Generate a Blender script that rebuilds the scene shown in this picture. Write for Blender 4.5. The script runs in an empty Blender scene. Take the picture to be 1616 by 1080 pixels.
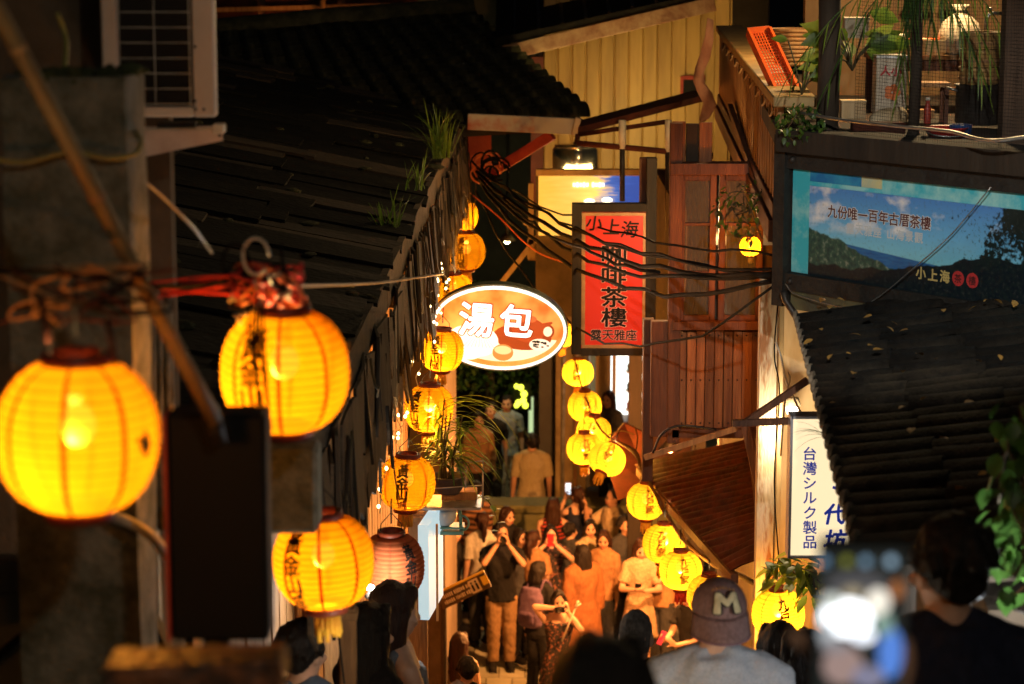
import bpy, bmesh, math, random
from math import sin, cos, tan, pi, radians, atan2, sqrt
from mathutils import Vector, Matrix, Quaternion, noise as mnoise

S = bpy.context.scene
C = S.collection
R = random.Random(7)

# ------------------------------------------------------------------ camera
F = 3815.0                       # focal length in photograph pixels (85 mm on full frame)
CZ = 8.7
PITCH = radians(10)
cam = bpy.data.cameras.new('camera')
cam.lens = 85.0
cam.sensor_width = 36.0
cam.clip_start = 0.05
cam.clip_end = 500
cam.dof.use_dof = True
cam.dof.focus_distance = 13.3
cam.dof.aperture_fstop = 3.7
cam.dof.aperture_blades = 0
camo = bpy.data.objects.new('camera', cam)
C.objects.link(camo)
camo.location = (0, 0, CZ)
camo.rotation_euler = (radians(90) - PITCH, 0, 0)
S.camera = camo

# ------------------------------------------------------------------ night sky, faint moon
W = bpy.data.worlds.new('World')
S.world = W
W.use_nodes = True
nt = W.node_tree
sky = nt.nodes.new('ShaderNodeTexSky')
sky.sky_type = 'NISHITA'
sky.sun_disc = False
sky.sun_elevation = radians(14)
sky.sun_rotation = radians(200)
nt.nodes['Background'].inputs[1].default_value = 0.0010
nt.links.new(sky.outputs[0], nt.nodes['Background'].inputs[0])
sun = bpy.data.lights.new('moon', 'SUN')
sun.energy = 0.004
sun.angle = radians(0.5)
sun.color = (1.0, 0.93, 0.8)
suno = bpy.data.objects.new('moon', sun)
C.objects.link(suno)
suno.rotation_euler = (radians(50), 0, radians(20))

vs = S.view_settings
vs.view_transform = 'Standard'
vs.look = 'None'
vs.exposure = 1.0
vs.gamma = 1.0
vs.use_curve_mapping = False
S.cycles.use_denoising = True
S.cycles.max_bounces = 4
S.cycles.diffuse_bounces = 2
S.cycles.glossy_bounces = 2
S.cycles.transmission_bounces = 4
S.cycles.transparent_max_bounces = 6
S.cycles.use_adaptive_sampling = True
S.cycles.adaptive_threshold = 0.02
S.cycles.sample_clamp_indirect = 4.0
S.cycles.caustics_reflective = False
S.cycles.caustics_refractive = False

# ------------------------------------------------------------------ pixel helpers (photograph pixels -> place)
def at(px, py, Y):
    dx = (px - 808) / F
    dy = (540 - py) / F
    yc = cos(PITCH) + dy * sin(PITCH)
    zc = -sin(PITCH) + dy * cos(PITCH)
    t = Y / yc
    return Vector((dx * t, Y, CZ + zc * t))

def ground_z(Y):
    if Y >= 24: return 0.0
    return (24 - Y) * 0.296

# ------------------------------------------------------------------ materials
MATS = {}
def mat(name, col, col2=None, scale=6.0, rough=0.7, metal=0.0, bump=0.0, bscale=None, stretch=(1, 1, 1), detail=4.0, lo=0.35, hi=0.65, spec=0.4, emit=None, estr=0.0, rvar=0.0, vary=0.0):
    """procedural material: two colours mixed by noise in object space, optional fine relief"""
    if name in MATS: return MATS[name]
    m = bpy.data.materials.new(name)
    m.use_nodes = True
    n = m.node_tree.nodes; l = m.node_tree.links
    b = n['Principled BSDF']
    b.inputs['Roughness'].default_value = rough
    b.inputs['Metallic'].default_value = metal
    b.inputs['Specular IOR Level'].default_value = spec
    b.inputs['Base Color'].default_value = (*col, 1)
    if col2 is not None or bump > 0:
        tc = n.new('ShaderNodeTexCoord'); mp = n.new('ShaderNodeMapping')
        mp.inputs['Scale'].default_value = stretch
        l.new(tc.outputs['Object'], mp.inputs[0])
        oi = n.new('ShaderNodeObjectInfo')
        ad = n.new('ShaderNodeVectorMath'); ad.operation = 'ADD'
        mu = n.new('ShaderNodeVectorMath'); mu.operation = 'SCALE'
        cb = n.new('ShaderNodeCombineXYZ')
        for k in range(3): l.new(oi.outputs['Random'], cb.inputs[k])
        l.new(cb.outputs[0], mu.inputs[0]); mu.inputs['Scale'].default_value = 37.0
        l.new(mp.outputs[0], ad.inputs[0]); l.new(mu.outputs[0], ad.inputs[1])
    if col2 is not None:
        t = n.new('ShaderNodeTexNoise'); t.inputs['Scale'].default_value = scale; t.inputs['Detail'].default_value = detail
        t.inputs['Roughness'].default_value = 0.65
        l.new(ad.outputs[0], t.inputs['Vector'])
        rp = n.new('ShaderNodeMapRange'); rp.inputs[1].default_value = lo; rp.inputs[2].default_value = hi
        l.new(t.outputs['Fac'], rp.inputs[0])
        mx = n.new('ShaderNodeMix'); mx.data_type = 'RGBA'
        mx.inputs[6].default_value = (*col, 1); mx.inputs[7].default_value = (*col2, 1)
        l.new(rp.outputs[0], mx.inputs[0])
        if vary:
            vr = n.new('ShaderNodeMapRange'); vr.inputs[3].default_value = 1 - vary; vr.inputs[4].default_value = 1 + vary * .6
            l.new(oi.outputs['Random'], vr.inputs[0])
            vm = n.new('ShaderNodeVectorMath'); vm.operation = 'SCALE'
            l.new(mx.outputs[2], vm.inputs[0]); l.new(vr.outputs[0], vm.inputs['Scale']); l.new(vm.outputs[0], b.inputs['Base Color'])
        else:
            l.new(mx.outputs[2], b.inputs['Base Color'])
        if rvar:
            rr = n.new('ShaderNodeMapRange'); rr.inputs[3].default_value = rough - rvar; rr.inputs[4].default_value = rough + rvar
            l.new(t.outputs['Fac'], rr.inputs[0]); l.new(rr.outputs[0], b.inputs['Roughness'])
    if bump > 0:
        t2 = n.new('ShaderNodeTexNoise'); t2.inputs['Scale'].default_value = bscale or scale * 4; t2.inputs['Detail'].default_value = 5
        l.new(ad.outputs[0], t2.inputs['Vector'])
        bp = n.new('ShaderNodeBump'); bp.inputs['Strength'].default_value = bump; bp.inputs['Distance'].default_value = 0.02
        l.new(t2.outputs['Fac'], bp.inputs['Height']); l.new(bp.outputs[0], b.inputs['Normal'])
    if emit is not None:
        b.inputs['Emission Color'].default_value = (*emit, 1)
        b.inputs['Emission Strength'].default_value = estr
    MATS[name] = m
    return m

def glow(name, col, strength):
    if name in MATS: return MATS[name]
    m = bpy.data.materials.new(name); m.use_nodes = True
    n = m.node_tree.nodes
    b = n['Principled BSDF']
    b.inputs['Base Color'].default_value = (*[min(1, c) * 0.6 for c in col], 1)
    b.inputs['Roughness'].default_value = 0.35
    b.inputs['Emission Color'].default_value = (*col, 1)
    b.inputs['Emission Strength'].default_value = strength * 0.62
    MATS[name] = m
    return m

# ------------------------------------------------------------------ mesh builder
class MB:
    def __init__(self): self.v = []; self.f = []; self.s = []
    def add(self, vs_, fs_, smooth=False):
        o = len(self.v)
        self.v += [tuple(p) for p in vs_]
        self.f += [tuple(i + o for i in f) for f in fs_]
        self.s += [smooth] * len(fs_)
        return self
    def box(self, c, s, M=None):
        c = Vector(c); h = Vector(s) / 2
        pts = []
        for z in (-1, 1):
            for y in (-1, 1):
                for x in (-1, 1):
                    p = Vector((x * h.x, y * h.y, z * h.z))
                    if M is not None: p = M @ p
                    pts.append(p + c)
        return self.add(pts, [(0, 2, 3, 1), (4, 5, 7, 6), (0, 1, 5, 4), (2, 6, 7, 3), (0, 4, 6, 2), (1, 3, 7, 5)])
    def bar(self, p, q, w, h, up=(0, 0, 1)):
        p = Vector(p); q = Vector(q); d = q - p
        L = d.length; d = d / L
        u = Vector(up)
        if abs(d.dot(u)) > 0.98: u = Vector((0, 1, 0))
        sx = d.cross(u).normalized(); uz = sx.cross(d).normalized()
        M = Matrix((sx, d, uz)).transposed()
        return self.box((p + q) / 2, (w, L, h), M)
    def tube(self, pts, r, n=8, caps=True, smooth=True):
        pts = [Vector(p) for p in pts]
        rs = r if isinstance(r, (list, tuple)) else [r] * len(pts)
        t0 = (pts[1] - pts[0]).normalized()
        u = t0.orthogonal().normalized()
        V = []; fs = []
        for i, p in enumerate(pts):
            t = (pts[min(i + 1, len(pts) - 1)] - pts[max(i - 1, 0)])
            t = t.normalized() if t.length > 1e-9 else t0
            u = (u - t * u.dot(t))
            u = u.normalized() if u.length > 1e-6 else t.orthogonal().normalized()
            w = t.cross(u)
            for k in range(n):
                a = 2 * pi * k / n
                V.append(p + (u * cos(a) + w * sin(a)) * rs[i])
        for i in range(len(pts) - 1):
            for k in range(n):
                a = i * n + k; b = i * n + (k + 1) % n
                fs.append((a, b, b + n, a + n))
        self.add(V, fs, smooth)
        if caps:
            o = len(self.v) - len(V)
            self.f.append(tuple(o + k for k in range(n))[::-1]); self.s.append(False)
            self.f.append(tuple(o + (len(pts) - 1) * n + k for k in range(n))); self.s.append(False)
        return self
    def lathe(self, prof, n=24, c=(0, 0, 0), smooth=True, caps=True, M=None):
        c = Vector(c); V = []; fs = []
        for (r, z) in prof:
            for k in range(n):
                a = 2 * pi * k / n
                p = Vector((r * cos(a), r * sin(a), z))
                if M is not None: p = M @ p
                V.append(p + c)
        for i in range(len(prof) - 1):
            for k in range(n):
                a = i * n + k; b = i * n + (k + 1) % n
                fs.append((a, b, b + n, a + n))
        o = len(self.v)
        self.add(V, fs, smooth)
        if caps:
            if prof[0][0] > 1e-4: self.f.append(tuple(o + k for k in range(n))[::-1]); self.s.append(False)
            if prof[-1][0] > 1e-4: self.f.append(tuple(o + (len(prof) - 1) * n + k for k in range(n))); self.s.append(False)
        return self
    def ball(self, c, r, n=12, m=8, M=None):
        c = Vector(c)
        rr = r if isinstance(r, (tuple, list, Vector)) else (r, r, r)
        V = []; fs = []
        for i in range(m + 1):
            th = pi * i / m
            for k in range(n):
                a = 2 * pi * k / n
                p = Vector((rr[0] * sin(th) * cos(a), rr[1] * sin(th) * sin(a), -rr[2] * cos(th)))
                if M is not None: p = M @ p
                V.append(p + c)
        for i in range(m):
            for k in range(n):
                a = i * n + k; b = i * n + (k + 1) % n
                fs.append((a, b, b + n, a + n))
        return self.add(V, fs, True)
    def prism(self, poly, dvec):
        """polygon (list of points) extruded along dvec"""
        n = len(poly); d = Vector(dvec)
        V = [Vector(p) for p in poly] + [Vector(p) + d for p in poly]
        fs = [tuple(range(n))[::-1], tuple(range(n, 2 * n))]
        for k in range(n):
            fs.append((k, (k + 1) % n, n + (k + 1) % n, n + k))
        return self.add(V, fs)
    def quad(self, a, b, c, d):
        return self.add([a, b, c, d], [(0, 1, 2, 3)])
    def mesh(self, name):
        me = bpy.data.meshes.new(name)
        me.from_pydata(self.v, [], self.f)
        me.polygons.foreach_set('use_smooth', self.s)
        me.update()
        return me
    def build(self, name, material, parent=None, bevel=0.0):
        me = self.mesh(name)
        if material is not None: me.materials.append(material)
        return link(name, me, parent, bevel)

def link(name, me, parent=None, bevel=0.0):
    o = bpy.data.objects.new(name, me)
    C.objects.link(o)
    if parent is not None:
        o.parent = parent
        o.matrix_parent_inverse = Matrix.Identity(4)
    if bevel:
        md = o.modifiers.new('bevel', 'BEVEL'); md.width = bevel; md.segments = 1; md.limit_method = 'ANGLE'
    return o

def tag(o, label, cat, group=None):
    o['label'] = label; o['category'] = cat
    if group: o['group'] = group
    return o

def thing(name, label, cat, loc=(0, 0, 0), rz=0.0, group=None):
    o = bpy.data.objects.new(name, None)
    o.empty_display_size = 0.1
    C.objects.link(o)
    o.location = loc; o.rotation_euler = (0, 0, rz)
    return tag(o, label, cat, group)

def struct(o, kind='structure'):
    o['kind'] = kind
    return o

def inst(name, me, parent, loc=(0, 0, 0), rot=(0, 0, 0), scale=(1, 1, 1)):
    o = link(name, me, parent)
    o.location = loc; o.rotation_euler = rot; o.scale = scale
    return o

# ------------------------------------------------------------------ lettering
_TXT = {}
def text_mesh(s, bold=0.012, depth=0.0):
    """flat outline of a string one unit high, centred on the origin, in the XY plane"""
    k = (s, bold, depth)
    if k in _TXT: return _TXT[k]
    c = bpy.data.curves.new('lettering', 'FONT')
    c.body = s; c.size = 1.0; c.offset = bold; c.resolution_u = 2; c.extrude = depth
    c.align_x = 'CENTER'; c.align_y = 'CENTER'
    o = bpy.data.objects.new('lettering', c); C.objects.link(o)
    me = bpy.data.meshes.new_from_object(o)
    bpy.data.objects.remove(o); bpy.data.curves.remove(c)
    vs_ = [v.co.copy() for v in me.vertices]; fs_ = [tuple(p.vertices) for p in me.polygons]
    bpy.data.meshes.remove(me)
    if vs_:
        x0 = min(v.x for v in vs_); x1 = max(v.x for v in vs_); y0 = min(v.y for v in vs_); y1 = max(v.y for v in vs_)
        cx, cy = (x0 + x1) / 2, (y0 + y1) / 2
        vs_ = [Vector((v.x - cx, v.y - cy, v.z)) for v in vs_]
    _TXT[k] = (vs_, fs_)
    return _TXT[k]

def spread(bold, n=None):
    """offsets of the copies that thicken a stroke"""
    if bold <= .004: return [(0, 0)]
    n = n or (8 if bold > .028 else 4)
    return [(0, 0)] + [(bold * cos(2 * pi * k / n + .4), bold * sin(2 * pi * k / n + .4)) for k in range(n)]

def put_text(mb, s, origin, right, up, size, out=0.003, bold=0.012, sx=1.0, shear=0.0):
    """string laid on a plane: origin = centre, right/up = unit axes of the plane"""
    vs_, fs_ = text_mesh(s, 0.0)
    r = Vector(right); u = Vector(up); nrm = r.cross(u)
    for k, (ox, oy) in enumerate(spread(bold)):
        o = Vector(origin) + nrm * (out + k * .00012)
        mb.add([o + r * (((v.x + ox) * sx + v.y * shear) * size) + u * ((v.y + oy) * size) for v in vs_], fs_)

def column_text(mb, s, origin, right, up, size, pitch, out=0.003, bold=0.012, sx=1.0, shear=0.0):
    n = len(s)
    for i, ch in enumerate(s):
        put_text(mb, ch, Vector(origin) + Vector(up) * ((n - 1) / 2 - i) * pitch, right, up, size, out, bold, sx, shear)

def catenary(p, q, sag, n=14, wob=0.0, seed=0):
    rr = random.Random(seed)
    p = Vector(p); q = Vector(q); out = []
    for i in range(n + 1):
        t = i / n
        a = p.lerp(q, t)
        a.z -= sag * 4 * t * (1 - t)
        if wob and 0 < i < n: a += Vector((rr.uniform(-wob, wob), rr.uniform(-wob, wob), rr.uniform(-wob, wob)))
        out.append(a)
    return out
# ------------------------------------------------------------------ paper lanterns
def paper_mat(name, trans, refl, tint, stripe, tfac=0.5, nstripe=8):
    m = bpy.data.materials.new(name); m.use_nodes = True
    n = m.node_tree.nodes; l = m.node_tree.links
    for x in list(n): n.remove(x)
    out = n.new('ShaderNodeOutputMaterial')
    tc = n.new('ShaderNodeTexCoord'); sp = n.new('ShaderNodeSeparateXYZ')
    l.new(tc.outputs['Object'], sp.inputs[0])
    an = n.new('ShaderNodeMath'); an.operation = 'ARCTAN2'
    l.new(sp.outputs[1], an.inputs[0]); l.new(sp.outputs[0], an.inputs[1])
    mu = n.new('ShaderNodeMath'); mu.operation = 'MULTIPLY'; mu.inputs[1].default_value = nstripe
    l.new(an.outputs[0], mu.inputs[0])
    co = n.new('ShaderNodeMath'); co.operation = 'COSINE'; l.new(mu.outputs[0], co.inputs[0])
    st = n.new('ShaderNodeMapRange'); st.inputs[1].default_value = 0.93; st.inputs[2].default_value = 0.975
    l.new(co.outputs[0], st.inputs[0])
    nz = n.new('ShaderNodeTexNoise'); nz.inputs['Scale'].default_value = 9; nz.inputs['Detail'].default_value = 5
    l.new(tc.outputs['Object'], nz.inputs['Vector'])
    nr = n.new('ShaderNodeMapRange'); nr.inputs[1].default_value = .3; nr.inputs[2].default_value = .7
    nr.inputs[3].default_value = .88; nr.inputs[4].default_value = 1.05
    l.new(nz.outputs['Fac'], nr.inputs[0])
    rz_ = n.new('ShaderNodeMath'); rz_.operation = 'MULTIPLY'; rz_.inputs[1].default_value = pi * 15 / .276
    l.new(sp.outputs[2], rz_.inputs[0])
    rs_ = n.new('ShaderNodeMath'); rs_.operation = 'SINE'; l.new(rz_.outputs[0], rs_.inputs[0])
    ra_ = n.new('ShaderNodeMath'); ra_.operation = 'ABSOLUTE'; l.new(rs_.outputs[0], ra_.inputs[0])
    rr2 = n.new('ShaderNodeMapRange'); rr2.inputs[1].default_value = .80; rr2.inputs[2].default_value = 1.0; rr2.inputs[3].default_value = 1.0; rr2.inputs[4].default_value = .66
    l.new(ra_.outputs[0], rr2.inputs[0])
    rm_ = n.new('ShaderNodeMath'); rm_.operation = 'MULTIPLY'; l.new(rr2.outputs[0], rm_.inputs[0]); l.new(nr.outputs[0], rm_.inputs[1])
    def tinted(base, dark):
        mx = n.new('ShaderNodeMix'); mx.data_type = 'RGBA'
        mx.inputs[6].default_value = (*base, 1); mx.inputs[7].default_value = (*dark, 1)
        l.new(st.outputs[0], mx.inputs[0])
        m2 = n.new('ShaderNodeVectorMath'); m2.operation = 'SCALE'
        l.new(mx.outputs[2], m2.inputs[0]); l.new(rm_.outputs[0], m2.inputs['Scale'])
        return m2.outputs[0]
    tr = n.new('ShaderNodeBsdfTranslucent'); l.new(tinted(trans, stripe), tr.inputs[0])
    df = n.new('ShaderNodeBsdfDiffuse'); l.new(tinted(refl, stripe), df.inputs[0])
    a = n.new('ShaderNodeAddShader'); l.new(tr.outputs[0], a.inputs[0]); l.new(df.outputs[0], a.inputs[1])
    tp = n.new('ShaderNodeBsdfTransparent'); l.new(tinted(tint, (tint[0] * .5, tint[1] * .3, tint[2] * .2)), tp.inputs[0])
    lw = n.new('ShaderNodeLayerWeight'); lw.inputs[0].default_value = 0.6
    fr = n.new('ShaderNodeMapRange'); fr.inputs[3].default_value = tfac; fr.inputs[4].default_value = 0.02
    l.new(lw.outputs['Facing'], fr.inputs[0])
    ms = n.new('ShaderNodeMixShader')
    l.new(fr.outputs[0], ms.inputs[0]); l.new(a.outputs[0], ms.inputs[1]); l.new(tp.outputs[0], ms.inputs[2])
    l.new(ms.outputs[0], out.inputs[0])
    return m

def sc3(c, k): return tuple(x * k for x in c)
WN, WA, WB = 17.0, 75.0, 60.0                 # bulbs: near lanterns, eave row, right string
_A = ((1.7, .66, .013), (4.1, 2.1, .04), (.60, .09, .007))
PAPER_N = paper_mat('amber_paper', sc3(_A[0], 1.2 / WN), sc3(_A[1], 1.35 / WN), (1, .58, .16), sc3(_A[2], 1 / WN), tfac=.38)
PAPER_A = paper_mat('amber_paper_far', sc3(_A[0], 1 / WA), sc3(_A[1], 1 / WA), (1, .58, .16), sc3(_A[2], 1 / WA), tfac=.38)
PAPER_B = paper_mat('yellow_paper', sc3((3.0, 1.75, .08), 1 / WB), sc3((5.2, 3.5, .4), 1 / WB), (1, .62, .18), sc3((1.9, .85, .05), 1 / WB), tfac=.36)
PAPER_D = paper_mat('unlit_paper', (.030, .0080, .0006), (.50, .13, .05), (1, .5, .2), (.32, .07, .03), tfac=.1)
M_COLLAR = mat('lantern_collar', (.22, .035, .012), (.10, .015, .006), 20, rough=.5)
M_INK = mat('ink', (.012, .006, .003), rough=.8)
M_INK2 = mat('red_ink', (.10, .02, .006), rough=.8)
M_TASSEL = mat('tassel_yellow', (.75, .42, .03), (.6, .25, .02), 30, rough=.8)
M_TASSEL_R = mat('tassel_red', (.45, .03, .02), rough=.8)
M_WIRE = mat('black_wire', (.008, .007, .006), rough=.85, spec=.12)
M_SOCKET = mat('white_socket', (.6, .58, .5), rough=.5)

def lantern_profile(r, hh, rc, ribs=15):
    pr = []
    N = ribs * 4
    for i in range(N + 1):
        t = i / N
        z = -hh + 2 * hh * t
        u = abs(z / hh)
        # fat, slightly squared outline meeting the collars
        rad = rc + (r - rc) * (max(0.0, 1 - u ** 2.3) ** 0.60)
        rad *= 1 - 0.026 * (abs(cos(pi * t * ribs)) ** 3)
        pr.append((rad, z))
    return pr

_LAN = {}
def lantern_meshes(kind):
    if kind in _LAN: return _LAN[kind]
    r, hh, rc, P = {'A': (.15, .138, .058, PAPER_A), 'B': (.15, .130, .045, PAPER_B), 'N': (.15, .138, .058, PAPER_N), 'D': (.15, .138, .058, PAPER_D)}[kind]
    m = MB().lathe(lantern_profile(r, hh, rc), 40, caps=False).mesh('paper'); m.materials.append(P)
    cms = []
    for s in (1, -1):
        z0 = hh * s
        col = MB()
        col.lathe([(rc + .004, z0 - .012 * s), (rc + .007, z0 + .004 * s), (rc + .006, z0 + .02 * s), (rc - .004, z0 + .02 * s), (rc - .006, z0 - .01 * s)], 24, caps=False)
        cm = col.mesh('collar'); cm.materials.append(M_COLLAR); cms.append(cm)
    _LAN[kind] = (m, cms, r, hh, rc)
    return _LAN[kind]

def curved_text(mb, s, phi, r, hh, rc, size, pitch, z0, bold=.02, jitter=0.0, seed=0):
    rr = random.Random(seed)
    for i, ch in enumerate(s):
        vs_, fs_ = text_mesh(ch, 0.0)
        zc = z0 - i * pitch
        k = 1 + rr.uniform(-.06, .06); sh = rr.uniform(-.12, .05)
        for ci, (ox, oy) in enumerate(spread(bold, 5)):
            out = []
            for v in vs_:
                z = zc + (v.y + oy) * size * k + v.x * size * .08
                u = min(1, abs(z / hh))
                rad = rc + (r - rc) * (max(0.0, 1 - u ** 2.3) ** 0.60) + .0045 + ci * .0002
                a = phi + (v.x + ox + v.y * sh) * size * k / r
                out.append((rad * cos(a), rad * sin(a), z))
            mb.add(out, fs_)

LANTERN_N = 0
def lantern(p, size, kind, label, group, watts, text='黃金山城', phi=-1.75, rz=0.0, tilt=(0, 0), tassel='yellow', colour=(1, .63, .26), loops=True, radius=.04):
    """p = centre of the paper body, size = body diameter"""
    global LANTERN_N
    LANTERN_N += 1
    me, cm, r, hh, rc = lantern_meshes(kind)
    k = size / .30
    t = thing('paper_lantern', label, 'lantern', p, rz, group)
    rt_ = random.Random(LANTERN_N + 91); t.rotation_euler = (tilt[0] + rt_.uniform(-.05, .05), tilt[1] + rt_.uniform(-.06, .06), rz)
    t.scale = (k, k, k * rt_.uniform(.94, 1.05))
    pm_ = me.copy(); sd = LANTERN_N * 3.7
    for v in pm_.vertices:
        f = mnoise.noise(Vector((v.co.x * 9 + sd, v.co.y * 9, v.co.z * 7))) * .030 + mnoise.noise(Vector((v.co.x * 28, v.co.y * 28 + sd, v.co.z * 20))) * .008
        v.co.x *= 1 + f; v.co.y *= 1 + f
    link('paper_body', pm_, t); [link('collar', c_, t) for c_ in cm]
    if text:
        tm = MB(); curved_text(tm, text, phi - rz, r, hh, rc, .066, .060, .088, seed=LANTERN_N, bold=.026)
        tm.build('lettering', M_INK if kind != 'B' else M_INK2, t)
        tm = MB()
        re_ = random.Random(LANTERN_N + 50)                       # small brushed emblem on the other side
        for q in range(5):
            a0, z_, s_ = phi - rz + 2.35 + re_.uniform(-.10, .10), re_.uniform(-.03, .05), re_.uniform(.005, .010)
            tm.add([((r + .005 + q * .0003) * cos(a0 + s_ / r * cos(k * pi / 4) * (1.4 if k % 2 else .7)), (r + .005 + q * .0003) * sin(a0 + s_ / r * cos(k * pi / 4) * (1.4 if k % 2 else .7)), z_ + s_ * sin(k * pi / 4) * (1.0 if k % 2 else 1.6)) for k in range(8)], [tuple(range(8))])
        tm.build('emblem', M_INK if kind != 'B' else M_INK2, t)
    if tassel:
        b = MB()
        n = 16
        for i in range(n):
            a = 2 * pi * i / n
            x, y = .03 * cos(a), .03 * sin(a)
            L = .07 + .02 * sin(i * 2.7)
            b.tube([(x, y, -hh - .018), (x * 1.1, y * 1.1, -hh - .02 - L * .5), (x * 1.15, y * 1.1, -hh - .02 - L)], .008, 5)
        b.lathe([(.04, -hh - .005), (.042, -hh - .02), (.034, -hh - .035)], 12)
        b.build('tassel', M_TASSEL if tassel == 'yellow' else M_TASSEL_R, t)
    if loops:
        b = MB()
        b.tube([(-.05, 0, hh + .01), (-.045, 0, hh + .05), (0, 0, hh + .10), (.045, 0, hh + .05), (.05, 0, hh + .01)], .0025, 5)
        b.tube([(0, 0, hh + .16), (0, 0, hh + .05)], .004, 5)
        b.build('hanging_wire', M_WIRE, t)
    s = MB().lathe([(.0, .10), (.016, .10), (.018, .062), (.012, .055)], 12)
    s.build('socket', M_SOCKET, t)
    if watts > 0:
        bl = MB().ball((0, 0, .02), (.034, .034, .042), 12, 8)
        bl.build('bulb', glow('warm_bulb', (1, .62, .18), 1.5), t)
        lp = bpy.data.lights.new('lantern_light', 'POINT')
        rl = random.Random(LANTERN_N * 7); dx_, dy_, dz_ = rl.uniform(-.025, .025), rl.uniform(-.03, .01), rl.uniform(-.06, .02)
        lp.energy = watts * rl.uniform(.8, 1.2); lp.color = colour; lp.shadow_soft_size = radius
        lo = bpy.data.objects.new('lantern_light', lp); C.objects.link(lo); lo.parent = t
        lo.location = (dx_, dy_, dz_)
    return t

GA = 'lanterns under the left eave'; GB = 'lanterns strung on the right'; GF = 'large lanterns near the camera'
# near lanterns on the left
lantern(at(123, 688, 4.15), .285, 'N', 'largest glowing amber lantern, at the left edge beside the bamboo pole', GF, WN, phi=-2.9, tassel='')
lantern(at(449, 585, 5.5), .30, 'N', 'glowing amber lantern hung under the tangle of red wires', GF, WN, phi=-2.0, tassel='')
lantern(at(511, 886, 6.9), .30, 'N', 'glowing amber lantern partly behind the grey concrete block, above the wooden post', GF, WN, phi=-2.15)
lantern(at(618, 893, 10.6), .30, 'D', 'unlit terracotta lantern beside the white spot lamp', GF, 0, phi=-.9)
# row under the left eave
EAVE = [(642, 762, 11.6, 'frontmost of the amber lanterns in the row under the left eave'),
        (677, 645, 13.4, 'second amber lantern from the front under the left eave, above the potted plant'),
        (697, 553, 15.4, 'amber lantern overlapping the left end of the oval lightbox'),
        (716, 462, 17.6, 'amber lantern just above the upper rim of the oval lightbox'),
        (736, 397, 19.4, 'second farthest amber lantern under the left eave, with dark lettering'),
        (728, 340, 21.4, 'farthest amber lantern, half hidden behind the dark eave')]
for i, (x, y, Y, lab) in enumerate(EAVE):
    lantern(at(x, y, Y), [.285, .285, .29, .30, .31, .30][i], 'A', lab, GA, WA, phi=[-1.70, -2.15, -1.85, -1.9, -1.85, -1.9][i])
# string on the right
RIGHT = [(912, 588, 22.5, .30, 'topmost yellow lantern of the string beside the red sign'),
         (923, 641, 21.5, .31, 'second yellow lantern down the string below the red sign'),
         (937, 682, 20.7, .31, 'yellow lantern behind the tilted one in the cluster on the string'),
         (922, 708, 20.3, .30, 'lower left yellow lantern of the cluster on the string'),
         (958, 725, 19.4, .31, 'tilted yellow lantern at the branch end of the string'),
         (1020, 791, 18.4, .31, 'yellow lantern hanging alone beside the rusty awning'),
         (1047, 858, 17.6, .32, 'yellow lantern between the awning and the tasselled lantern'),
         (1074, 900, 16.8, .31, 'yellow lantern with a long red tassel'),
         (1119, 940, 16.0, .31, 'yellow lantern half hidden behind the man in the cap'),
         (1228, 968, 12.7, .29, 'yellow lantern behind green leaves under the white sign')]
for i, (x, y, Y, s, lab) in enumerate(RIGHT):
    lantern(at(x, y, Y), s, 'B', lab, GB, WB, text='九戶家', phi=-1.45 if i % 2 else -1.75,
            tilt=(0, 0) if i != 4 else (radians(-32), radians(24)), tassel='red' if i in (7,) else 'yellow')
# pale lamps farther back, and one small one on the terrace edge
lantern(at(886, 472, 24.5), .30, 'B', 'pale yellow lantern hanging left of the red sign', GB, WB * 1.3, text='', colour=(1, .75, .4))
lantern(at(888, 528, 24.8), .28, 'B', 'pale yellow lantern below another, behind the right end of the oval lightbox', GB, WB, text='', colour=(1, .75, .4))
lantern(at(1184, 389, 14.5), .13, 'B', 'tiny orange lantern in the creeper beside the billboard', GB, 34, text='', colour=(1, .45, .10))
# ------------------------------------------------------------------ shared surface materials
M_CONC = mat('mossy_concrete', (.19, .185, .15), (.065, .068, .045), 11, rough=.95, bump=.6, bscale=40)
M_CONC2 = mat('grey_concrete', (.26, .25, .21), (.14, .13, .10), 9, rough=.95, bump=.5, bscale=50)
M_WOODD = mat('dark_wood', (.045, .030, .018), (.020, .014, .009), 5, vary=.4, rough=.85, bump=.5, bscale=24, stretch=(1, 1, .15))
M_WOODR = mat('red_brown_wood', (.17, .062, .025), (.075, .026, .012), 3, vary=.3, rough=.6, bump=.4, bscale=18, stretch=(6, 6, .5))
M_WOODP = mat('weathered_plank', (.44, .17, .055), (.15, .045, .016), 3.2, vary=.45, rough=.62, bump=.45, bscale=14, stretch=(7, 7, .45), lo=.3, hi=.7)
M_WOODT = mat('tan_wood', (.42, .23, .09), (.24, .12, .05), 5, rough=.75, bump=.3, bscale=20, stretch=(4, 4, .5))
M_WOODG = mat('grey_wood', (.085, .06, .038), (.035, .026, .018), 5, vary=.4, rough=.9, bump=.5, bscale=22, stretch=(1, 4, 4))
M_TILE = mat('black_roof_tile', (.095, .088, .048), (.035, .034, .02), 7, spec=.3, vary=.35, rough=.72, bump=.5, bscale=30, rvar=.12)
M_BOARD = mat('tarred_board', (.012, .0105, .0075), (.0045, .004, .0035), 6, spec=.15, vary=.45, rough=.8, bump=.5, bscale=26)
M_RUST = mat('rusty_sheet', (.105, .026, .013), (.035, .013, .009), 5, vary=.3, spec=.15, rough=.8, bump=.4, bscale=24)
M_YELLOW = mat('yellow_wall_sheet', (.46, .30, .09), (.24, .14, .045), 2.2, stretch=(3, 3, .35), lo=.4, hi=.8, vary=.12, rough=.55, bump=.15, bscale=12)
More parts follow.
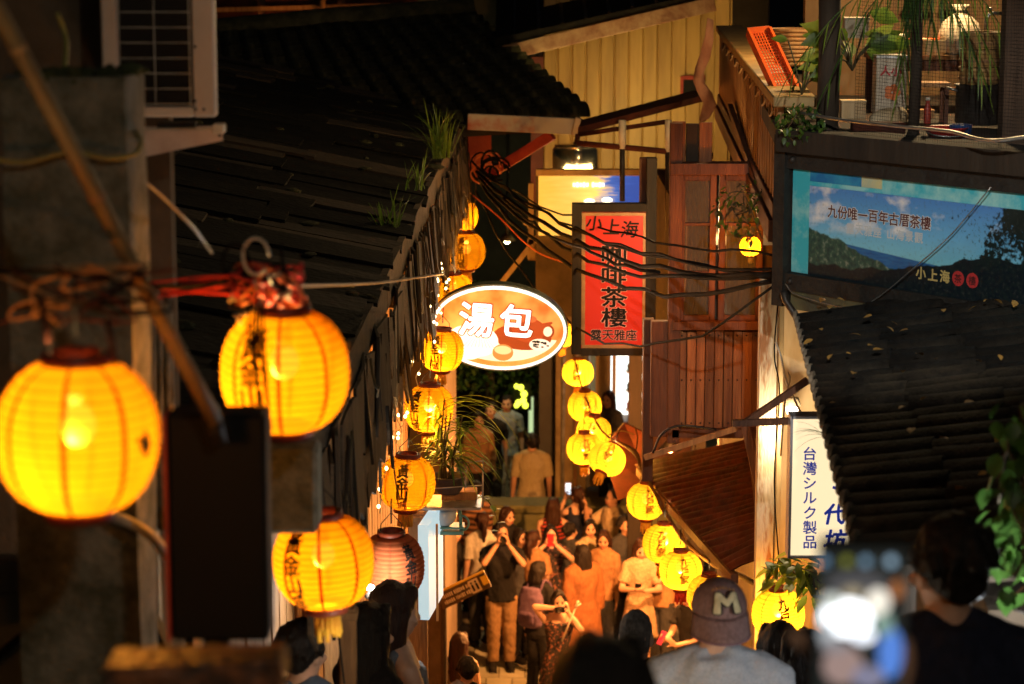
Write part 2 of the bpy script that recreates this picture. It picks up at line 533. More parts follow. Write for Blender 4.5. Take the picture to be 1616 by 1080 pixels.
M_CREAM = mat('cream_paint', (.62, .50, .32), (.40, .28, .14), 5, rough=.7, bump=.3, bscale=20, stretch=(1, 1, .3))
M_WHITE = mat('old_white_paint', (.62, .56, .45), (.42, .33, .20), 8, rough=.6, bump=.2, bscale=24, lo=.45, hi=.75)
M_STEEL = mat('galvanised_steel', (.5, .5, .48), (.32, .3, .27), 10, rough=.38, metal=.85)
M_DMETAL = mat('dark_metal', (.05, .045, .04), (.03, .02, .015), 12, rough=.5, metal=.5)
M_REDP = mat('red_paint', (.42, .05, .025), (.25, .03, .018), 8, rough=.5)
M_ORANGE = mat('orange_plastic', (.75, .13, .02), (.6, .09, .02), 4, rough=.4)
M_STONE = mat('stone_step', (.20, .17, .13), (.11, .095, .07), 5, rough=.85, bump=.5, bscale=26)
M_PAVER = mat('paver', (.48, .46, .34), (.34, .32, .22), 3, vary=.2, rough=.75, bump=.35, bscale=30)
M_EARTH = mat('earth', (.06, .05, .03), (.03, .026, .018), 3, rough=1)
M_BLACK = mat('black_paint', (.006, .0055, .005), rough=.7, spec=.2)
M_WALLD = mat('dim_wall', (.12, .085, .055), (.07, .05, .03), 3, rough=.9, bump=.3, bscale=20)
M_GLASSD = mat('dark_glass', (.02, .018, .015), rough=.08, spec=.6)
def leaf_mat(name, a, b):
    m = mat(name, a, b, 14, rough=.42)
    n = m.node_tree.nodes; l = m.node_tree.links
    bs_ = n['Principled BSDF']; src = bs_.inputs['Base Color'].links[0].from_socket
    t = n.new('ShaderNodeBsdfTranslucent'); g_ = n.new('ShaderNodeVectorMath'); g_.operation = 'SCALE'; g_.inputs['Scale'].default_value = 1.6
    l.new(src, g_.inputs[0]); l.new(g_.outputs[0], t.inputs[0])
    x = n.new('ShaderNodeMixShader'); x.inputs[0].default_value = .45
    l.new(bs_.outputs[0], x.inputs[1]); l.new(t.outputs[0], x.inputs[2]); l.new(x.outputs[0], n['Material Output'].inputs[0])
    return m
M_LEAF = [leaf_mat('leaf_green_%s' % k, a, b) for k, a, b in (('mid', (.07, .14, .02), (.11, .18, .03)), ('deep', (.03, .075, .014), (.05, .11, .02)), ('pale', (.18, .24, .04), (.13, .18, .03)))]
M_STEM = mat('plant_stem', (.10, .075, .03), (.06, .045, .02), 12, rough=.8)
M_CLAY = mat('clay_pot', (.07, .05, .045), (.04, .03, .028), 9, rough=.7, bump=.3)

# ------------------------------------------------------------------ ground, pavement, stairs
g = struct(MB().quad((-150, -60, -.6), (150, -60, -.6), (150, 300, -.6), (-150, 300, -.6)).build('ground', M_EARTH))
pv = struct(MB().box((.3, 33, -.06), (7.5, 18.4, .1)).build('pavement', M_STONE))
pm = None
for i in range(15):
    for j in range(22):
        x = -1.35 + i * .30 + (.15 if j % 2 else 0); y = 25.0 + j * .42
        if x > 2.9 or (i + j) % 1: continue
        if pm is None:
            b = MB(); b.prism([(-.144, -.204, 0), (.144, -.204, 0), (.144, .204, 0), (-.144, .204, 0)], (0, 0, .024)); pm = b.mesh('paver'); pm.materials.append(M_PAVER)
        if len(pv.children) < 300:
            inst('paver', pm, pv, (x, y, -.012 + R.uniform(-.002, .002)), (R.uniform(-.004, .004), R.uniform(-.004, .004), R.uniform(-.006, .006)))
st = struct(MB().prism([(0, -3.9, 5.2), (0, -3.9, 8.0), (0, -.5, 7.05), (0, 23.6, -.1), (0, 23.6, -.3), (0, 10, -.3)], (3.4, 0, 0)).build('stairs', M_STONE))
st.location = (-1.4, 0, -.03)
sm = MB().box((0, 0, 0), (3.4, .54, .17)); sm = sm.mesh('step'); sm.materials.append(M_STONE)
for k in range(49):
    Y = -.25 + k * .5
    o = link('step', sm, st); o.location = (1.7 + R.uniform(-.01, .01), Y, ground_z(Y + .25) + .03 - .085 + .074)

# low parapet across the lower street
pw = thing('parapet_wall', 'low mossy plaster wall across the lower street behind the crowd', 'wall', (.2, 30.6, 0))
MB().box((.68, 0, .55), (2.5, .26, 1.1)).build('wall', mat('green_plaster', (.24, .23, .10), (.15, .15, .06), 4, rough=.9, bump=.4), pw)
MB().box((.68, -.02, 1.155), (2.56, .5, .10)).build('coping', mat('mossy_coping', (.20, .19, .08), (.13, .13, .05), 5, rough=.9, bump=.4), pw, .01)

# ------------------------------------------------------------------ left house: wall, board roof, ragged eave
def eave_x(Y): return -.64 + .02 * (Y - 10)
lh = thing('eave_house', 'dark wooden house whose long ragged eave carries the amber lantern row', 'house', (0, 0, 0))
b = MB()
for Y0, Y1 in ((7.6, 21.6),):
    b.prism([(-1.15, Y0, 0), (-1.3, Y0, 0), (-1.3, Y0, 6.7), (-1.15, Y0, 6.5)], (.1, Y1 - Y0, 0))
b.build('wall', M_WALLD, lh)
# wall planks, upright
pk = MB().box((0, 0, 0), (.03, .27, 1.0)).mesh('wall_plank'); pk.materials.append(M_WOODT)
for k in range(46):
    Y = 7.75 + k * .3
    o = link('wall_plank', pk, lh); o.location = (-1.028 + (Y - 7.75) * .0072, Y, (ground_z(Y) + 6.5) / 2); o.scale = (1, 1, 6.4 - ground_z(Y))
    o.rotation_euler = (0, R.uniform(-.006, .006), 0)
# lapped roof sheets and boards, patched and uneven, each running down the slope to the eave
Yc = 7.85
while Yc < 21.7:
    w = R.choice((.17, .22, .26, .31, .38))
    x0 = eave_x(Yc); L = 2.6 + R.uniform(-.1, .1)
    parts_ = [0, L] if R.random() < .35 else [0, R.uniform(.5, 1.1), R.uniform(1.4, 2.0), L]
    for q in range(len(parts_) - 1):
        b = MB(); a0, a1 = parts_[q], parts_[q + 1] + (.05 if q < len(parts_) - 2 else 0)
        e = [R.uniform(-.012, .012) for _ in range(4)]
        b.prism([(-a0 + e[0], -.02, a0 * .19), (-a0 + e[1], w + .02, a0 * .19 + R.uniform(0, .015)), (-a1 + e[2], w + .02, a1 * .19 + R.uniform(0, .012)), (-a1 + e[3], -.02, a1 * .19)], (0, 0, .018))
        o = b.build('roof_board', M_BOARD if R.random() < .8 else M_WOODD, lh); o.location = (x0 + .02 + R.uniform(-.04, .03), Yc, 6.99 + R.uniform(-.008, .02) + q * .008)
        o.rotation_euler = (R.uniform(-.035, .035), 0, R.uniform(-.012, .012))
    Yc += w
for k in range(60):
    Y = R.uniform(8, 21); u = R.random() ** 1.5 * 2.0
    mb = MB(); mb.ball((0, 0, 0), (R.uniform(.02, .09), R.uniform(.02, .08), R.uniform(.008, .03)), 7, 5)
    o = mb.build('moss_clump', mat('roof_moss', (.035, .036, .012), (.018, .018, .008), 18, rough=1, bump=.8, bscale=60), lh); o.location = (eave_x(Y) - u, Y, 7.02 + u * .19)
# fascia plank and hanging shingles
for k in range(4):
    Ya, Yb = 7.9 + k * 3.5, 7.9 + (k + 1) * 3.5 - .02
    MB().bar((eave_x(Ya), Ya, 6.93), (eave_x(Yb), Yb, 6.93 + R.uniform(-.01, .01)), .035, .17).build('fascia_plank', M_WOODG, lh)
sh = MB(); sh.prism([(0, -.06, 0), (0, .06, 0), (0, .056, -.40), (0, .03, -.50), (0, -.02, -.46), (0, -.056, -.52)], (.012, 0, 0))
sh = sh.mesh('shingle'); sh.materials.append(M_WOODD)
sh2 = MB(); sh2.prism([(0, -.05, 0), (0, .06, 0), (0, .05, -.30), (0, .0, -.47), (0, -.045, -.36)], (.012, 0, 0))
sh2 = sh2.mesh('shingle'); sh2.materials.append(M_WOODG)
for k in range(84):
    Y = 7.95 + k * .166
    for row in range(3):
        if row == 2 and R.random() < .35: continue
        o = link('shingle', sh if R.random() < .6 else sh2, lh)
        o.location = (eave_x(Y) + (.008, .018, .028)[2 - row] + R.uniform(-.008, .008), Y + R.uniform(-.05, .05), 6.87 - row * .15 + R.uniform(-.05, .04))
        o.rotation_euler = (R.uniform(-.16, .16), R.uniform(-.10, .02), R.uniform(-.16, .16))
        o.scale = (1, R.uniform(1.1, 2.3), R.uniform(.62, .98))
# dead creeper stems tangled along the eave
for k in range(34):
    Y = R.uniform(8.6, 20.5); x = eave_x(Y) + R.uniform(.03, .07)
    pts = [Vector((x, Y, 6.9 + R.uniform(-.2, .05)))]
    for q in range(4): pts.append(pts[-1] + Vector((R.uniform(-.02, .03), R.uniform(-.18, .18), R.uniform(-.24, .02))))
    MB().tube([p for p in catenary(pts[0], pts[2], .05, 4)] + pts[3:], R.uniform(.003, .007), 5).build('dead_stem', M_STEM if k % 2 else M_WOODD, lh)
for k in range(6):
    Y = 8.8 + k * 2.5
    MB().bar((-1.1, Y, 6.62), (eave_x(Y) - .02, Y, 6.52), .07, .1).build('rafter', M_WOODD, lh)

# ------------------------------------------------------------------ tiled roof house farther back on the left
th = thing('tiled_roof_house', 'house with a black barrel tile roof and red painted beam end', 'house')
A0, A1 = at(318, 222, 19.6), at(930, 186, 20.4)
B0, B1 = at(318, 66, 25.0), at(748, 30, 25.4)
NC, NT = 17, 15
tl = MB(); n = 7
V = []; Fc = []
for e, (xx, rr_) in enumerate(((0, .118), (1.06, .100))):
    for k in range(n + 1):
        a = pi * k / n
        V.append((xx, cos(a) * rr_, sin(a) * rr_ * .9))
    for k in range(n + 1):
        a = pi * k / n
        V.append((xx, cos(a) * (rr_ - .022), sin(a) * (rr_ * .9 - .022)))
m_ = 2 * (n + 1)
for k in range(n):
    Fc.append((k, k + 1, m_ + k + 1, m_ + k)); Fc.append((n + 1 + k + 1, n + 1 + k, m_ + n + 1 + k, m_ + n + 1 + k + 1))
    Fc.append((k + 1, k, n + 1 + k, n + 1 + k + 1)); Fc.append((m_ + k, m_ + k + 1, m_ + n + 1 + k + 1, m_ + n + 1 + k))
tl.add(V, Fc, True); tm_ = tl.mesh('roof_tile'); tm_.materials.append(M_TILE)
nrm = (A1 - A0).cross(B0 - A0).normalized()
bs = MB()
def rp(i, j):
    u = i / NC
    return A0.lerp(B0, u).lerp(A1.lerp(B1, u), j)
bs.add([rp(0, 0) - nrm * .02, rp(0, .985) - nrm * .02, rp(NC, .985) - nrm * .02, rp(NC, 0) - nrm * .02, rp(0, 0) - nrm * .1, rp(0, .985) - nrm * .1, rp(NC, .985) - nrm * .1, rp(NC, 0) - nrm * .1],
       [(0, 1, 2, 3), (7, 6, 5, 4), (0, 4, 5, 1), (1, 5, 6, 2), (2, 6, 7, 3), (3, 7, 4, 0)])
bs.build('roof_deck', M_WOODD, th)
for i in range(NC):
    a, b_ = rp(i + .5, 0), rp(i + .5, 1)
    dd = (b_ - a); L = dd.length; d = dd / L
    # laid from the low (street) end upwards so that each tile overlaps the next
    yy = nrm.cross(-d).normalized(); M3 = Matrix((-d, yy, nrm)).transposed()
    wv = ((rp(i + 1, .5) - rp(i, .5)).length) / .235
    for j in range(NT):
        p = a + d * (L * (j + 1) / NT)
        o = link('roof_tile', tm_, th)
        mm = M3.to_4x4()
        q = Matrix.Rotation(R.uniform(-.025, .025), 4, 'Z') @ Matrix.Rotation(R.uniform(-.02, .035), 4, 'Y')
        mm = Matrix.Translation(p + nrm * R.uniform(-.006, .014)) @ mm @ q @ Matrix.Diagonal((L / NT, wv, 1.0 , 1))
        o.matrix_world = mm
rb = MB(); rb.tube([B0 + nrm * .08, B0.lerp(B1, .5) + nrm * .1, B1 + nrm * .08], .14, 10); rb.build('ridge', M_TILE, th)
bw = mat('beam_paint', (.42, .40, .36), (.34, .07, .03), 2.2, rough=.55, lo=.45, hi=.6, bump=.2)
MB().bar(at(738, 192, 20.1), at(912, 200, 20.1), .06, .135).build('eave_beam', bw, th, .004)
MB().bar(at(905, 199, 20.05), at(914, 201, 20.05), .07, .15).build('beam_end', M_WHITE, th, .004)
MB().bar(at(872, 213, 20.15), at(772, 275, 20.35), .07, .085).build('brace', M_REDP, th, .004)
MB().box((-2.15, 23.2, 3.3), (3.1, 4.6, 6.6)).build('wall', M_WALLD, th)
MB().box(at(757, 240, 20.75), (.2, .05, .32)).build('red_panel', mat('red_board', (.55, .10, .03), (.4, .06, .02), 5, rough=.5), th, .004)

# dim building above the ridge
bh = thing('brown_building', 'dim brown building glimpsed above the black tiled roof', 'building')
MB().box((-3.1, 29.5, 4.2), (3.6, 1.0, 9.0)).build('wall', mat('brown_plaster', (.20, .10, .06), (.12, .06, .04), 2, rough=.9), bh)
for k in range(4):
    MB().box((-4.4 + k * .95, 28.97, 7.55 + .02 * k), (.86, .05, .42)).build('shutter', M_RUST, bh, .01)
MB().bar(at(330, 16, 28.9), at(640, 8, 28.9), .08, .05).build('gutter', M_WOODT, bh)
MB().tube([at(508, -20, 28.7), at(511, 48, 28.7)], .035, 8).build('drain_pipe', M_WOODT, bh)
# ------------------------------------------------------------------ foreground left: pillar, wall, beam, boxes
pl = thing('concrete_pillar', 'rough mossy concrete pillar behind the bamboo pole', 'pillar')
c = at(120, 260, 5.6)
pp = MB()
prf = [(-.145, -.12), (.14, -.125), (.146, .12), (-.14, .12)]
NZ = 14; V = []; Fc = []
z0, z1 = 5.3, at(120, 118, 5.6).z
for i in range(NZ + 1):
    z = z0 + (z1 - z0) * (i / NZ) ** .7
    for (x, y) in prf:
        for q in range(3):
            nx, ny = prf[(prf.index((x, y)) + 1) % 4]
            u = q / 3; X = x + (nx - x) * u; Yy = y + (ny - y) * u
            k = 1 + mnoise.noise(Vector((X * 9, Yy * 9, z * 7))) * .06
            V.append((c.x + X * k, c.y + Yy * k, z + (mnoise.noise(Vector((X * 20, Yy * 20, 3))) * .02 if i == NZ else 0)))
for i in range(NZ):
    for q in range(12):
        a = i * 12 + q; b_ = i * 12 + (q + 1) % 12
        Fc.append((a, b_, b_ + 12, a + 12))
Fc.append(tuple(range(NZ * 12, NZ * 12 + 12)))
pp.add(V, Fc).build('shaft', M_CONC, pl)
ms = MB()
for k in range(26):
    ms.ball((c.x + R.uniform(-.13, .14), c.y + R.uniform(-.12, .08), z1 + R.uniform(-.015, .012)), (R.uniform(.015, .04), R.uniform(.015, .035), R.uniform(.008, .018)), 7, 5)
o = ms.build('moss', mat('moss', (.06, .07, .02), (.03, .035, .012), 20, rough=1, bump=.8), pl); o['kind'] = 'stuff'

ww = thing('lean_to_wall', 'dark shed wall with grey corrugated panel and window behind the largest lantern', 'wall')
MB().box((-1.75, 7.45, 6.6), (1.4, .1, 5.0)).build('wall', M_WALLD, ww)
for k in range(9):
    pa = at(176 + k * 11, 470, 7.2); pb = at(178 + k * 11, 700, 7.2)
    MB().tube([pa, pb], .011, 6).build('corrugation', M_CONC2, ww)
MB().box((at(222, 590, 7.25).x, 7.26, at(222, 590, 7.25).z), (.20, .03, .48)).build('grey_panel', M_CONC2, ww)
fx0, fx1 = at(-30, 900, 6.0).x, at(140, 900, 6.0).x
for nm, (x, z, sx, sz) in {'window_head': (at(70, 900, 6.0).x, at(70, 905, 6.0).z, .36, .09), 'jamb': (at(150, 900, 6.0).x, at(150, 1000, 6.0).z, .05, .6)}.items():
    MB().box((x, 6.0, z), (sx, .06, sz)).build(nm, mat('slate_frame', (.05, .055, .065), (.035, .036, .04), 8, rough=.6), ww, .004)
MB().box((at(60, 1040, 6.05).x, 6.06, at(60, 1040, 6.05).z), (.34, .02, .42)).build('window_pane', mat('grey_pane', (.13, .12, .09), (.09, .08, .06), 4, rough=.35), ww)
MB().bar(at(-20, 1050, 5.97), at(180, 880, 5.97), .015, .02).build('stay_rod', M_BLACK, ww)
MB().box((at(215, 950, 6.3).x, 6.4, at(215, 950, 6.3).z), (.10, .05, .5)).build('pale_panel', M_CONC2, ww)
MB().bar(at(175, 850, 6.1), at(260, 1040, 6.1), .07, .05).build('slanted_board', M_BLACK, ww)

bb = thing('concrete_beam', 'grey concrete beam end poking out above the wooden post', 'beam')
p0, p1 = at(250, 768, 6.35), at(503, 768, 6.35)
MB().box(((p0.x + p1.x) / 2, 6.38, (at(0, 705, 6.35).z + at(0, 836, 6.35).z) / 2), (p1.x - p0.x, .16, at(0, 705, 6.35).z - at(0, 836, 6.35).z)).build('beam', M_CONC, bb, .012)

db = thing('dark_sign_box', 'black sign box mounted at the lower end of the bamboo pole', 'sign')
p0, p1 = at(262, 655, 4.75), at(425, 1012, 4.75)
MB().box(((p0.x + p1.x) / 2, 4.80, (p0.z + p1.z) / 2), (p1.x - p0.x, .10, p0.z - p1.z)).build('box', M_BLACK, db, .008)
MB().box((p0.x - .004, 4.80, (p0.z + p1.z) / 2), (.007, .11, p0.z - p1.z)).build('edge_trim', M_REDP, db)
MB().tube([at(330, 640, 4.66), at(345, 700, 4.66)], .018, 10).build('clamp', M_DMETAL, db)
MB().bar(at(343, 1000, 4.8), at(343, 1500, 4.8), .05, .05).build('stand_pole', M_BLACK, db)

bp = thing('bamboo_pole', 'blurred bamboo pole slanting down across the upper left corner', 'pole')
pts = [at(-60, -90, 4.25).lerp(at(340, 665, 4.62), t / 10) for t in range(11)]
MB().tube(pts, .0155, 12).build('cane', mat('bamboo', (.24, .15, .06), (.16, .09, .035), 6, rough=.55), bp)
for t in (2, 5, 8):
    d = (pts[t + 1] - pts[t]).normalized()
    MB().tube([pts[t] - d * .006, pts[t], pts[t] + d * .006], [.0155, .018, .0155], 12).build('node', M_WOODT, bp)

rl = thing('weathered_trough', 'blurred weathered wooden trough edge along the bottom left', 'trough')
p0, p1 = at(170, 1030, 3.3), at(450, 1020, 3.3)
rw = mat('flaking_red_wood', (.30, .10, .035), (.05, .025, .015), 16, rough=.45, bump=.6, bscale=40, lo=.42, hi=.58)
MB().bar(p0 - Vector((.0, 0, .03)), p1 - Vector((0, 0, .03)), .10, .045).build('rim', rw, rl, .006)
MB().bar(p0 - Vector((.0, 0, .12)), p1 - Vector((0, 0, .12)), .07, .13).build('side', rw, rl, .006)
for k in range(5):
    q = p0.lerp(p1, .1 + k * .2)
    MB().box((q.x, q.y - .055, q.z - .08), (.035, .02, .10)).build('batten', rw, rl, .004)
MB().bar(p0.lerp(p1, .5) - Vector((0, 0, .18)), p0.lerp(p1, .5) - Vector((0, 0, 1.3)), .06, .06).build('post', M_WOODD, rl)

# air conditioner and bracket
ac = thing('air_conditioner', 'white outdoor air conditioner unit showing its wire coil guard', 'air conditioner')
Ya = 6.8
x0, x1 = at(163, 100, Ya).x, at(341, 100, Ya).x
zt, zb = at(200, -110, Ya).z, at(200, 184, Ya).z
acm = mat('ac_enamel', (.62, .55, .48), (.5, .42, .36), 3, rough=.38)
xa, xb = at(188, 100, Ya).x, at(305, 100, Ya).x
zi = at(200, 168, Ya).z
MB().box(((x0 + xa) / 2, Ya, (zt + zb) / 2), (xa - x0, .05, zt - zb)).build('corner_panel', acm, ac, .006)
MB().box(((xb + x1) / 2, Ya, (zt + zb) / 2), (x1 - xb, .05, zt - zb)).build('corner_panel', acm, ac, .006)
MB().box(((xa + xb) / 2, Ya, (zi + zb) / 2), (xb - xa - .001, .046, zi - zb)).build('base_pan', acm, ac, .004)
MB().prism([(x0 + .004, Ya + .02, zb + .002), (x1 - .004, Ya + .02, zb + .002), (x1 - .085, Ya + .6, zb + .002), (x0 - .08, Ya + .6, zb + .002)], (0, 0, zt - zb - .004)).build('casing', acm, ac)
MB().box(((xa + xb) / 2, Ya + .018, (zt + zi) / 2), (xb - xa, .02, zt - zi)).build('coil', M_BLACK, ac)
for k in range(60):
    z = zi + (zt - zi) * (k + .5) / 60
    MB().box(((xa + xb) / 2, Ya + .004, z), (xb - xa - .002, .012, .0022)).build('fin', mat('coil_fin', (.05, .04, .035), rough=.4, metal=.6), ac)
for k in range(13):
    z = zi + .008 + k * .0425
    if z < zt: MB().box(((xa + xb) / 2, Ya - .022, z), (xb - xa - .004, .0028, .0028)).build('guard_wire', M_STEEL, ac)
for fx in (.03, .5, .97):
    MB().box((xa + (xb - xa) * fx, Ya - .0255, (zt + zi) / 2), (.003, .003, zt - zi)).build('guard_wire', M_STEEL, ac)
sc_ = MB().lathe([(.0045, 0), (.004, .003), (0, .004)], 8, M=Matrix.Rotation(pi / 2, 3, 'X')).mesh('screw'); sc_.materials.append(M_DMETAL)
for (x, y) in ((308, 74), (308, 160), (309, 173), (322, 173)):
    inst('screw', sc_, ac, at(x, y, Ya - .027))
br = thing('wall_bracket', 'tapered galvanised bracket arm under the air conditioner', 'bracket')
Yb = 6.86
poly = [at(190, 207, Yb), at(350, 205, Yb), at(352, 222, Yb), at(190, 256, Yb)]
MB().prism(poly, (0, .006, 0)).build('web', mat('bracket_zinc', (.55, .46, .42), (.42, .32, .28), 8, rough=.45, metal=.3), br)
MB().bar(at(190, 204, Yb + .03), at(352, 202, Yb + .03), .07, .006).build('flange', M_STEEL, br)
MB().box(at(346, 203, Yb + .01), (.034, .06, .028)).build('rubber_foot', M_WHITE, br, .004)
MB().box(at(280, 197, Yb + .05), (.11, .05, .018)).build('spacer', M_WOODD, br)
bl_ = MB().lathe([(.005, 0), (.0045, .004)], 8, M=Matrix.Rotation(pi / 2, 3, 'X')).build('bolt', M_BLACK, br); bl_.location = at(347, 214, Yb - .001)

# loose lines near the left lanterns
def line(name, pts, r, m, label, cat, n=6, group=None):
    return tag(MB().tube(pts, r, n).build(name, m), label, cat, group)
def smooth_path(ctrl, n=6):
    """Catmull-Rom through control points"""
    c_ = [Vector(p) for p in ctrl]; c_ = [c_[0] * 2 - c_[1]] + c_ + [c_[-1] * 2 - c_[-2]]
    out = []
    for i in range(1, len(c_) - 2):
        for k in range(n):
            t = k / n
            a, b_, c, d = c_[i - 1], c_[i], c_[i + 1], c_[i + 2]
            out.append(.5 * ((2 * b_) + (c - a) * t + (2 * a - 5 * b_ + 4 * c - d) * t * t + (3 * b_ - a - 3 * c + d) * t ** 3))
    out.append(c_[-2])
    return out
line('hose', smooth_path([at(-20, 250, 5.4), at(40, 256, 5.4), at(110, 240, 5.42), at(170, 250, 5.42), at(212, 244, 5.45), at(222, 226, 5.5), at(214, 208, 5.6)]), .0058, mat('yellow_green_hose', (.30, .26, .06), (.22, .18, .05), 9, rough=.5), 'yellow green hose looped around the concrete pillar', 'hose')
line('hose', smooth_path([at(90, 20, 5.9), at(104, 60, 5.9), at(102, 112, 5.8)]), .007, MATS['yellow_green_hose'], 'short yellow green hose standing above the concrete pillar', 'hose')
line('pipe', smooth_path([at(165, 812, 5.4), at(205, 825, 5.3), at(240, 848, 5.3), at(264, 878, 5.35)]), .0125, M_WHITE, 'pale curved pipe end below the largest lantern', 'pipe', 10)
line('cable', smooth_path([at(160, 250, 5.7), at(232, 290, 5.8), at(300, 355, 5.9), at(335, 400, 6.0)]), .004, M_STEEL, 'thin grey cable slanting from the concrete pillar to the red wires', 'cable')
line('cable', smooth_path([at(-10, 428, 5.0), at(120, 430, 5.1), at(230, 452, 5.3), at(330, 448, 5.5), at(400, 430, 5.5)]), .006, M_WIRE, 'black cable sagging above the largest lantern', 'cable')
line('cable', smooth_path([at(430, 452, 5.5), at(520, 450, 7.5), at(610, 445, 9.5), at(700, 432, 11.5)]), .006, M_DMETAL, 'long dark cable running from the red wires to the eave', 'cable')
wt = thing('wire_tangle', 'tangle of red and black wires with white ties above the second lantern', 'wires')
cols = [mat('red_wire', (.50, .03, .02), rough=.4), M_WIRE, mat('orange_wire', (.6, .14, .04), rough=.4)]
c0 = at(428, 455, 5.5)
for k in range(16):
    pts = [c0 + Vector((R.uniform(-.10, .07), R.uniform(-.06, .06), R.uniform(-.04, .06))) for _ in range(5)]
    if k % 3 == 0: pts[0] = c0 + Vector((-.30, 0, R.uniform(-.03, .03)))
    MB().tube(smooth_path(pts, 5), R.uniform(.0025, .0045), 5).build('wire', cols[k % 3] if k % 4 else cols[0], wt)
for k in range(9):
    a = c0 + Vector((R.uniform(-.12, .06), -.05, R.uniform(-.09, .03)))
    MB().tube([a, a + Vector((R.uniform(-.02, .02), 0, .02)), a + Vector((R.uniform(-.03, .03), 0, R.uniform(-.01, .035)))], .0035, 5).build('cable_tie', M_WHITE, wt)
for (x, y) in ((372, 415), (404, 405)):
    q = at(x, y, 5.45)
    MB().tube([q + Vector((cos(a * pi / 8) * .03, 0, sin(a * pi / 8) * .042)) for a in range(15)], .004, 6).build('wire_loop', M_WHITE if x > 390 else M_WIRE, wt)
for k in range(5):
    a = at(395 + 6 * k, 470 + 8 * (k % 2), 5.33)
    MB().tube(smooth_path([a, a + Vector((-.006, 0, -.08)), a + Vector((.015 - .01 * (k % 3), 0, -.2 - .03 * k))], 5), .003, 5).build('wire', M_WIRE, wt)
lt = thing('wire_tangle', 'rusty wire and dried stems hanging over the largest lantern', 'wires')
c1 = at(90, 470, 4.4)
for k in range(11):
    pts = [c1 + Vector((R.uniform(-.12, .22), R.uniform(-.04, .04), R.uniform(-.05, .07))) for _ in range(4)]
    MB().tube(smooth_path(pts, 5), R.uniform(.002, .005), 5).build('wire', [M_RUST, M_WOODT, M_WIRE][k % 3], lt)
for (x, y, dx) in ((65, 470, .02), (170, 505, -.02)):
    MB().tube([at(x, y, 4.2), at(x + 12, y + 70, 4.15)], .006, 6).build('hanging_wire', M_RUST, lt)
# ------------------------------------------------------------------ left side, middle distance: posts, planter, panel
def post(x0, x1, ytop, Y, m, label, zb=None):
    a, b_ = at(x0, ytop, Y), at(x1, ytop, Y)
    z = ground_z(Y) if zb is None else zb
    t = thing('wooden_post', label, 'post', ((a.x + b_.x) / 2, Y, z), group='posts under the left eave')
    MB().box((0, 0, (a.z - z) / 2), (b_.x - a.x, .07, a.z - z)).build('shaft', m, t, .005)
    MB().box((0, -.004, (a.z - z) * .985), (b_.x - a.x + .012, .085, .03)).build('cap', m, t, .003)
    return t
post(535, 562, 958, 8.6, M_WOODT, 'tan wooden post directly below the third amber lantern')
post(505, 552, 590, 10.5, M_WOODT, 'broad tan post behind the second amber lantern')
post(644, 674, 808, 13.2, M_WOODT, 'slender post under the frontmost lantern of the eave row')
pb = thing('panel_board', 'tan boards leaning on the wall beside the broad post', 'boards')
for k in range(3):
    p = at(480 + k * 20, 720, 10.8)
    MB().box((p.x, p.y, p.z - .3), (.045, .02, 1.1)).build('board', M_WOODT if k != 1 else M_WOODG, pb)

# planter shelf with pot
ps = thing('plant_shelf', 'pale metal bracket shelf holding the potted plant', 'shelf')
a, b_ = at(668, 800, 13.1), at(760, 800, 13.1)
MB().box(((a.x + b_.x) / 2, 13.2, a.z), (b_.x - a.x, .3, .018)).build('plate', M_STEEL, ps, .003)
MB().tube([at(672, 772, 13.06), at(762, 766, 13.06)], .004, 6).build('rail', M_STEEL, ps)
for (x, y0, y1) in ((762, 728, 800), (735, 730, 770), (672, 735, 800)):
    MB().tube([at(x, y0, 13.06), at(x, y1, 13.06)], .005, 6).build('upright', M_STEEL, ps)
MB().tube([at(735, 730, 13.06), at(762, 728, 13.06)], .004, 6).build('rail', M_STEEL, ps)
MB().bar(at(668, 806, 13.3), at(640, 806, 13.3), .03, .03).build('wall_arm', M_STEEL, ps)
tb = MB()
c = at(700, 784, 13.2)
tb = thing('wooden_trough', 'small brown wooden trough standing on the plant shelf', 'trough')
MB().box((at(725, 786, 13.28).x, 13.28, at(725, 783, 13.28).z), (.20, .12, .075)).build('box', M_WOODT, tb, .004)
pot = thing('flower_pot', 'dark round flower pot with a crumpled rim on the shelf', 'pot', at(708, 778, 13.15))
MB().lathe([(.06, 0), (.075, .02), (.095, .085), (.104, .09), (.104, .10), (.092, .10), (.085, .07)], 20).build('bowl', M_CLAY, pot)
MB().lathe([(0, .078), (.087, .075)], 16, caps=False).build('soil', M_EARTH, pot)

def blade(mb, base, d, L, w, droop, n=6, twist=0.0):
    """arching strap leaf: narrow, tapering, folded along its middle"""
    base = Vector(base); d = Vector(d).normalized()
    side = d.cross(Vector((0, 0, 1)))
    side = side.normalized() if side.length > 1e-4 else Vector((1, 0, 0))
    V = []; p = base.copy(); dirv = d.copy()
    for i in range(n + 1):
        t = i / n
        ww = w * (sin(pi * min(1, .12 + t * .88)) ** .7) * (1 - t * .3)
        if i == n: ww = .0008
        V += [p - side * ww, p - Vector((0, 0, ww * .35)), p + side * ww]
        dirv = (dirv + Vector((0, 0, -droop / n))).normalized()
        p = p + dirv * (L / n)
    fs = []
    for i in range(n):
        a = i * 3
        fs += [(a, a + 1, a + 4, a + 3), (a + 1, a + 2, a + 5, a + 4)]
    mb.add(V, fs, True)

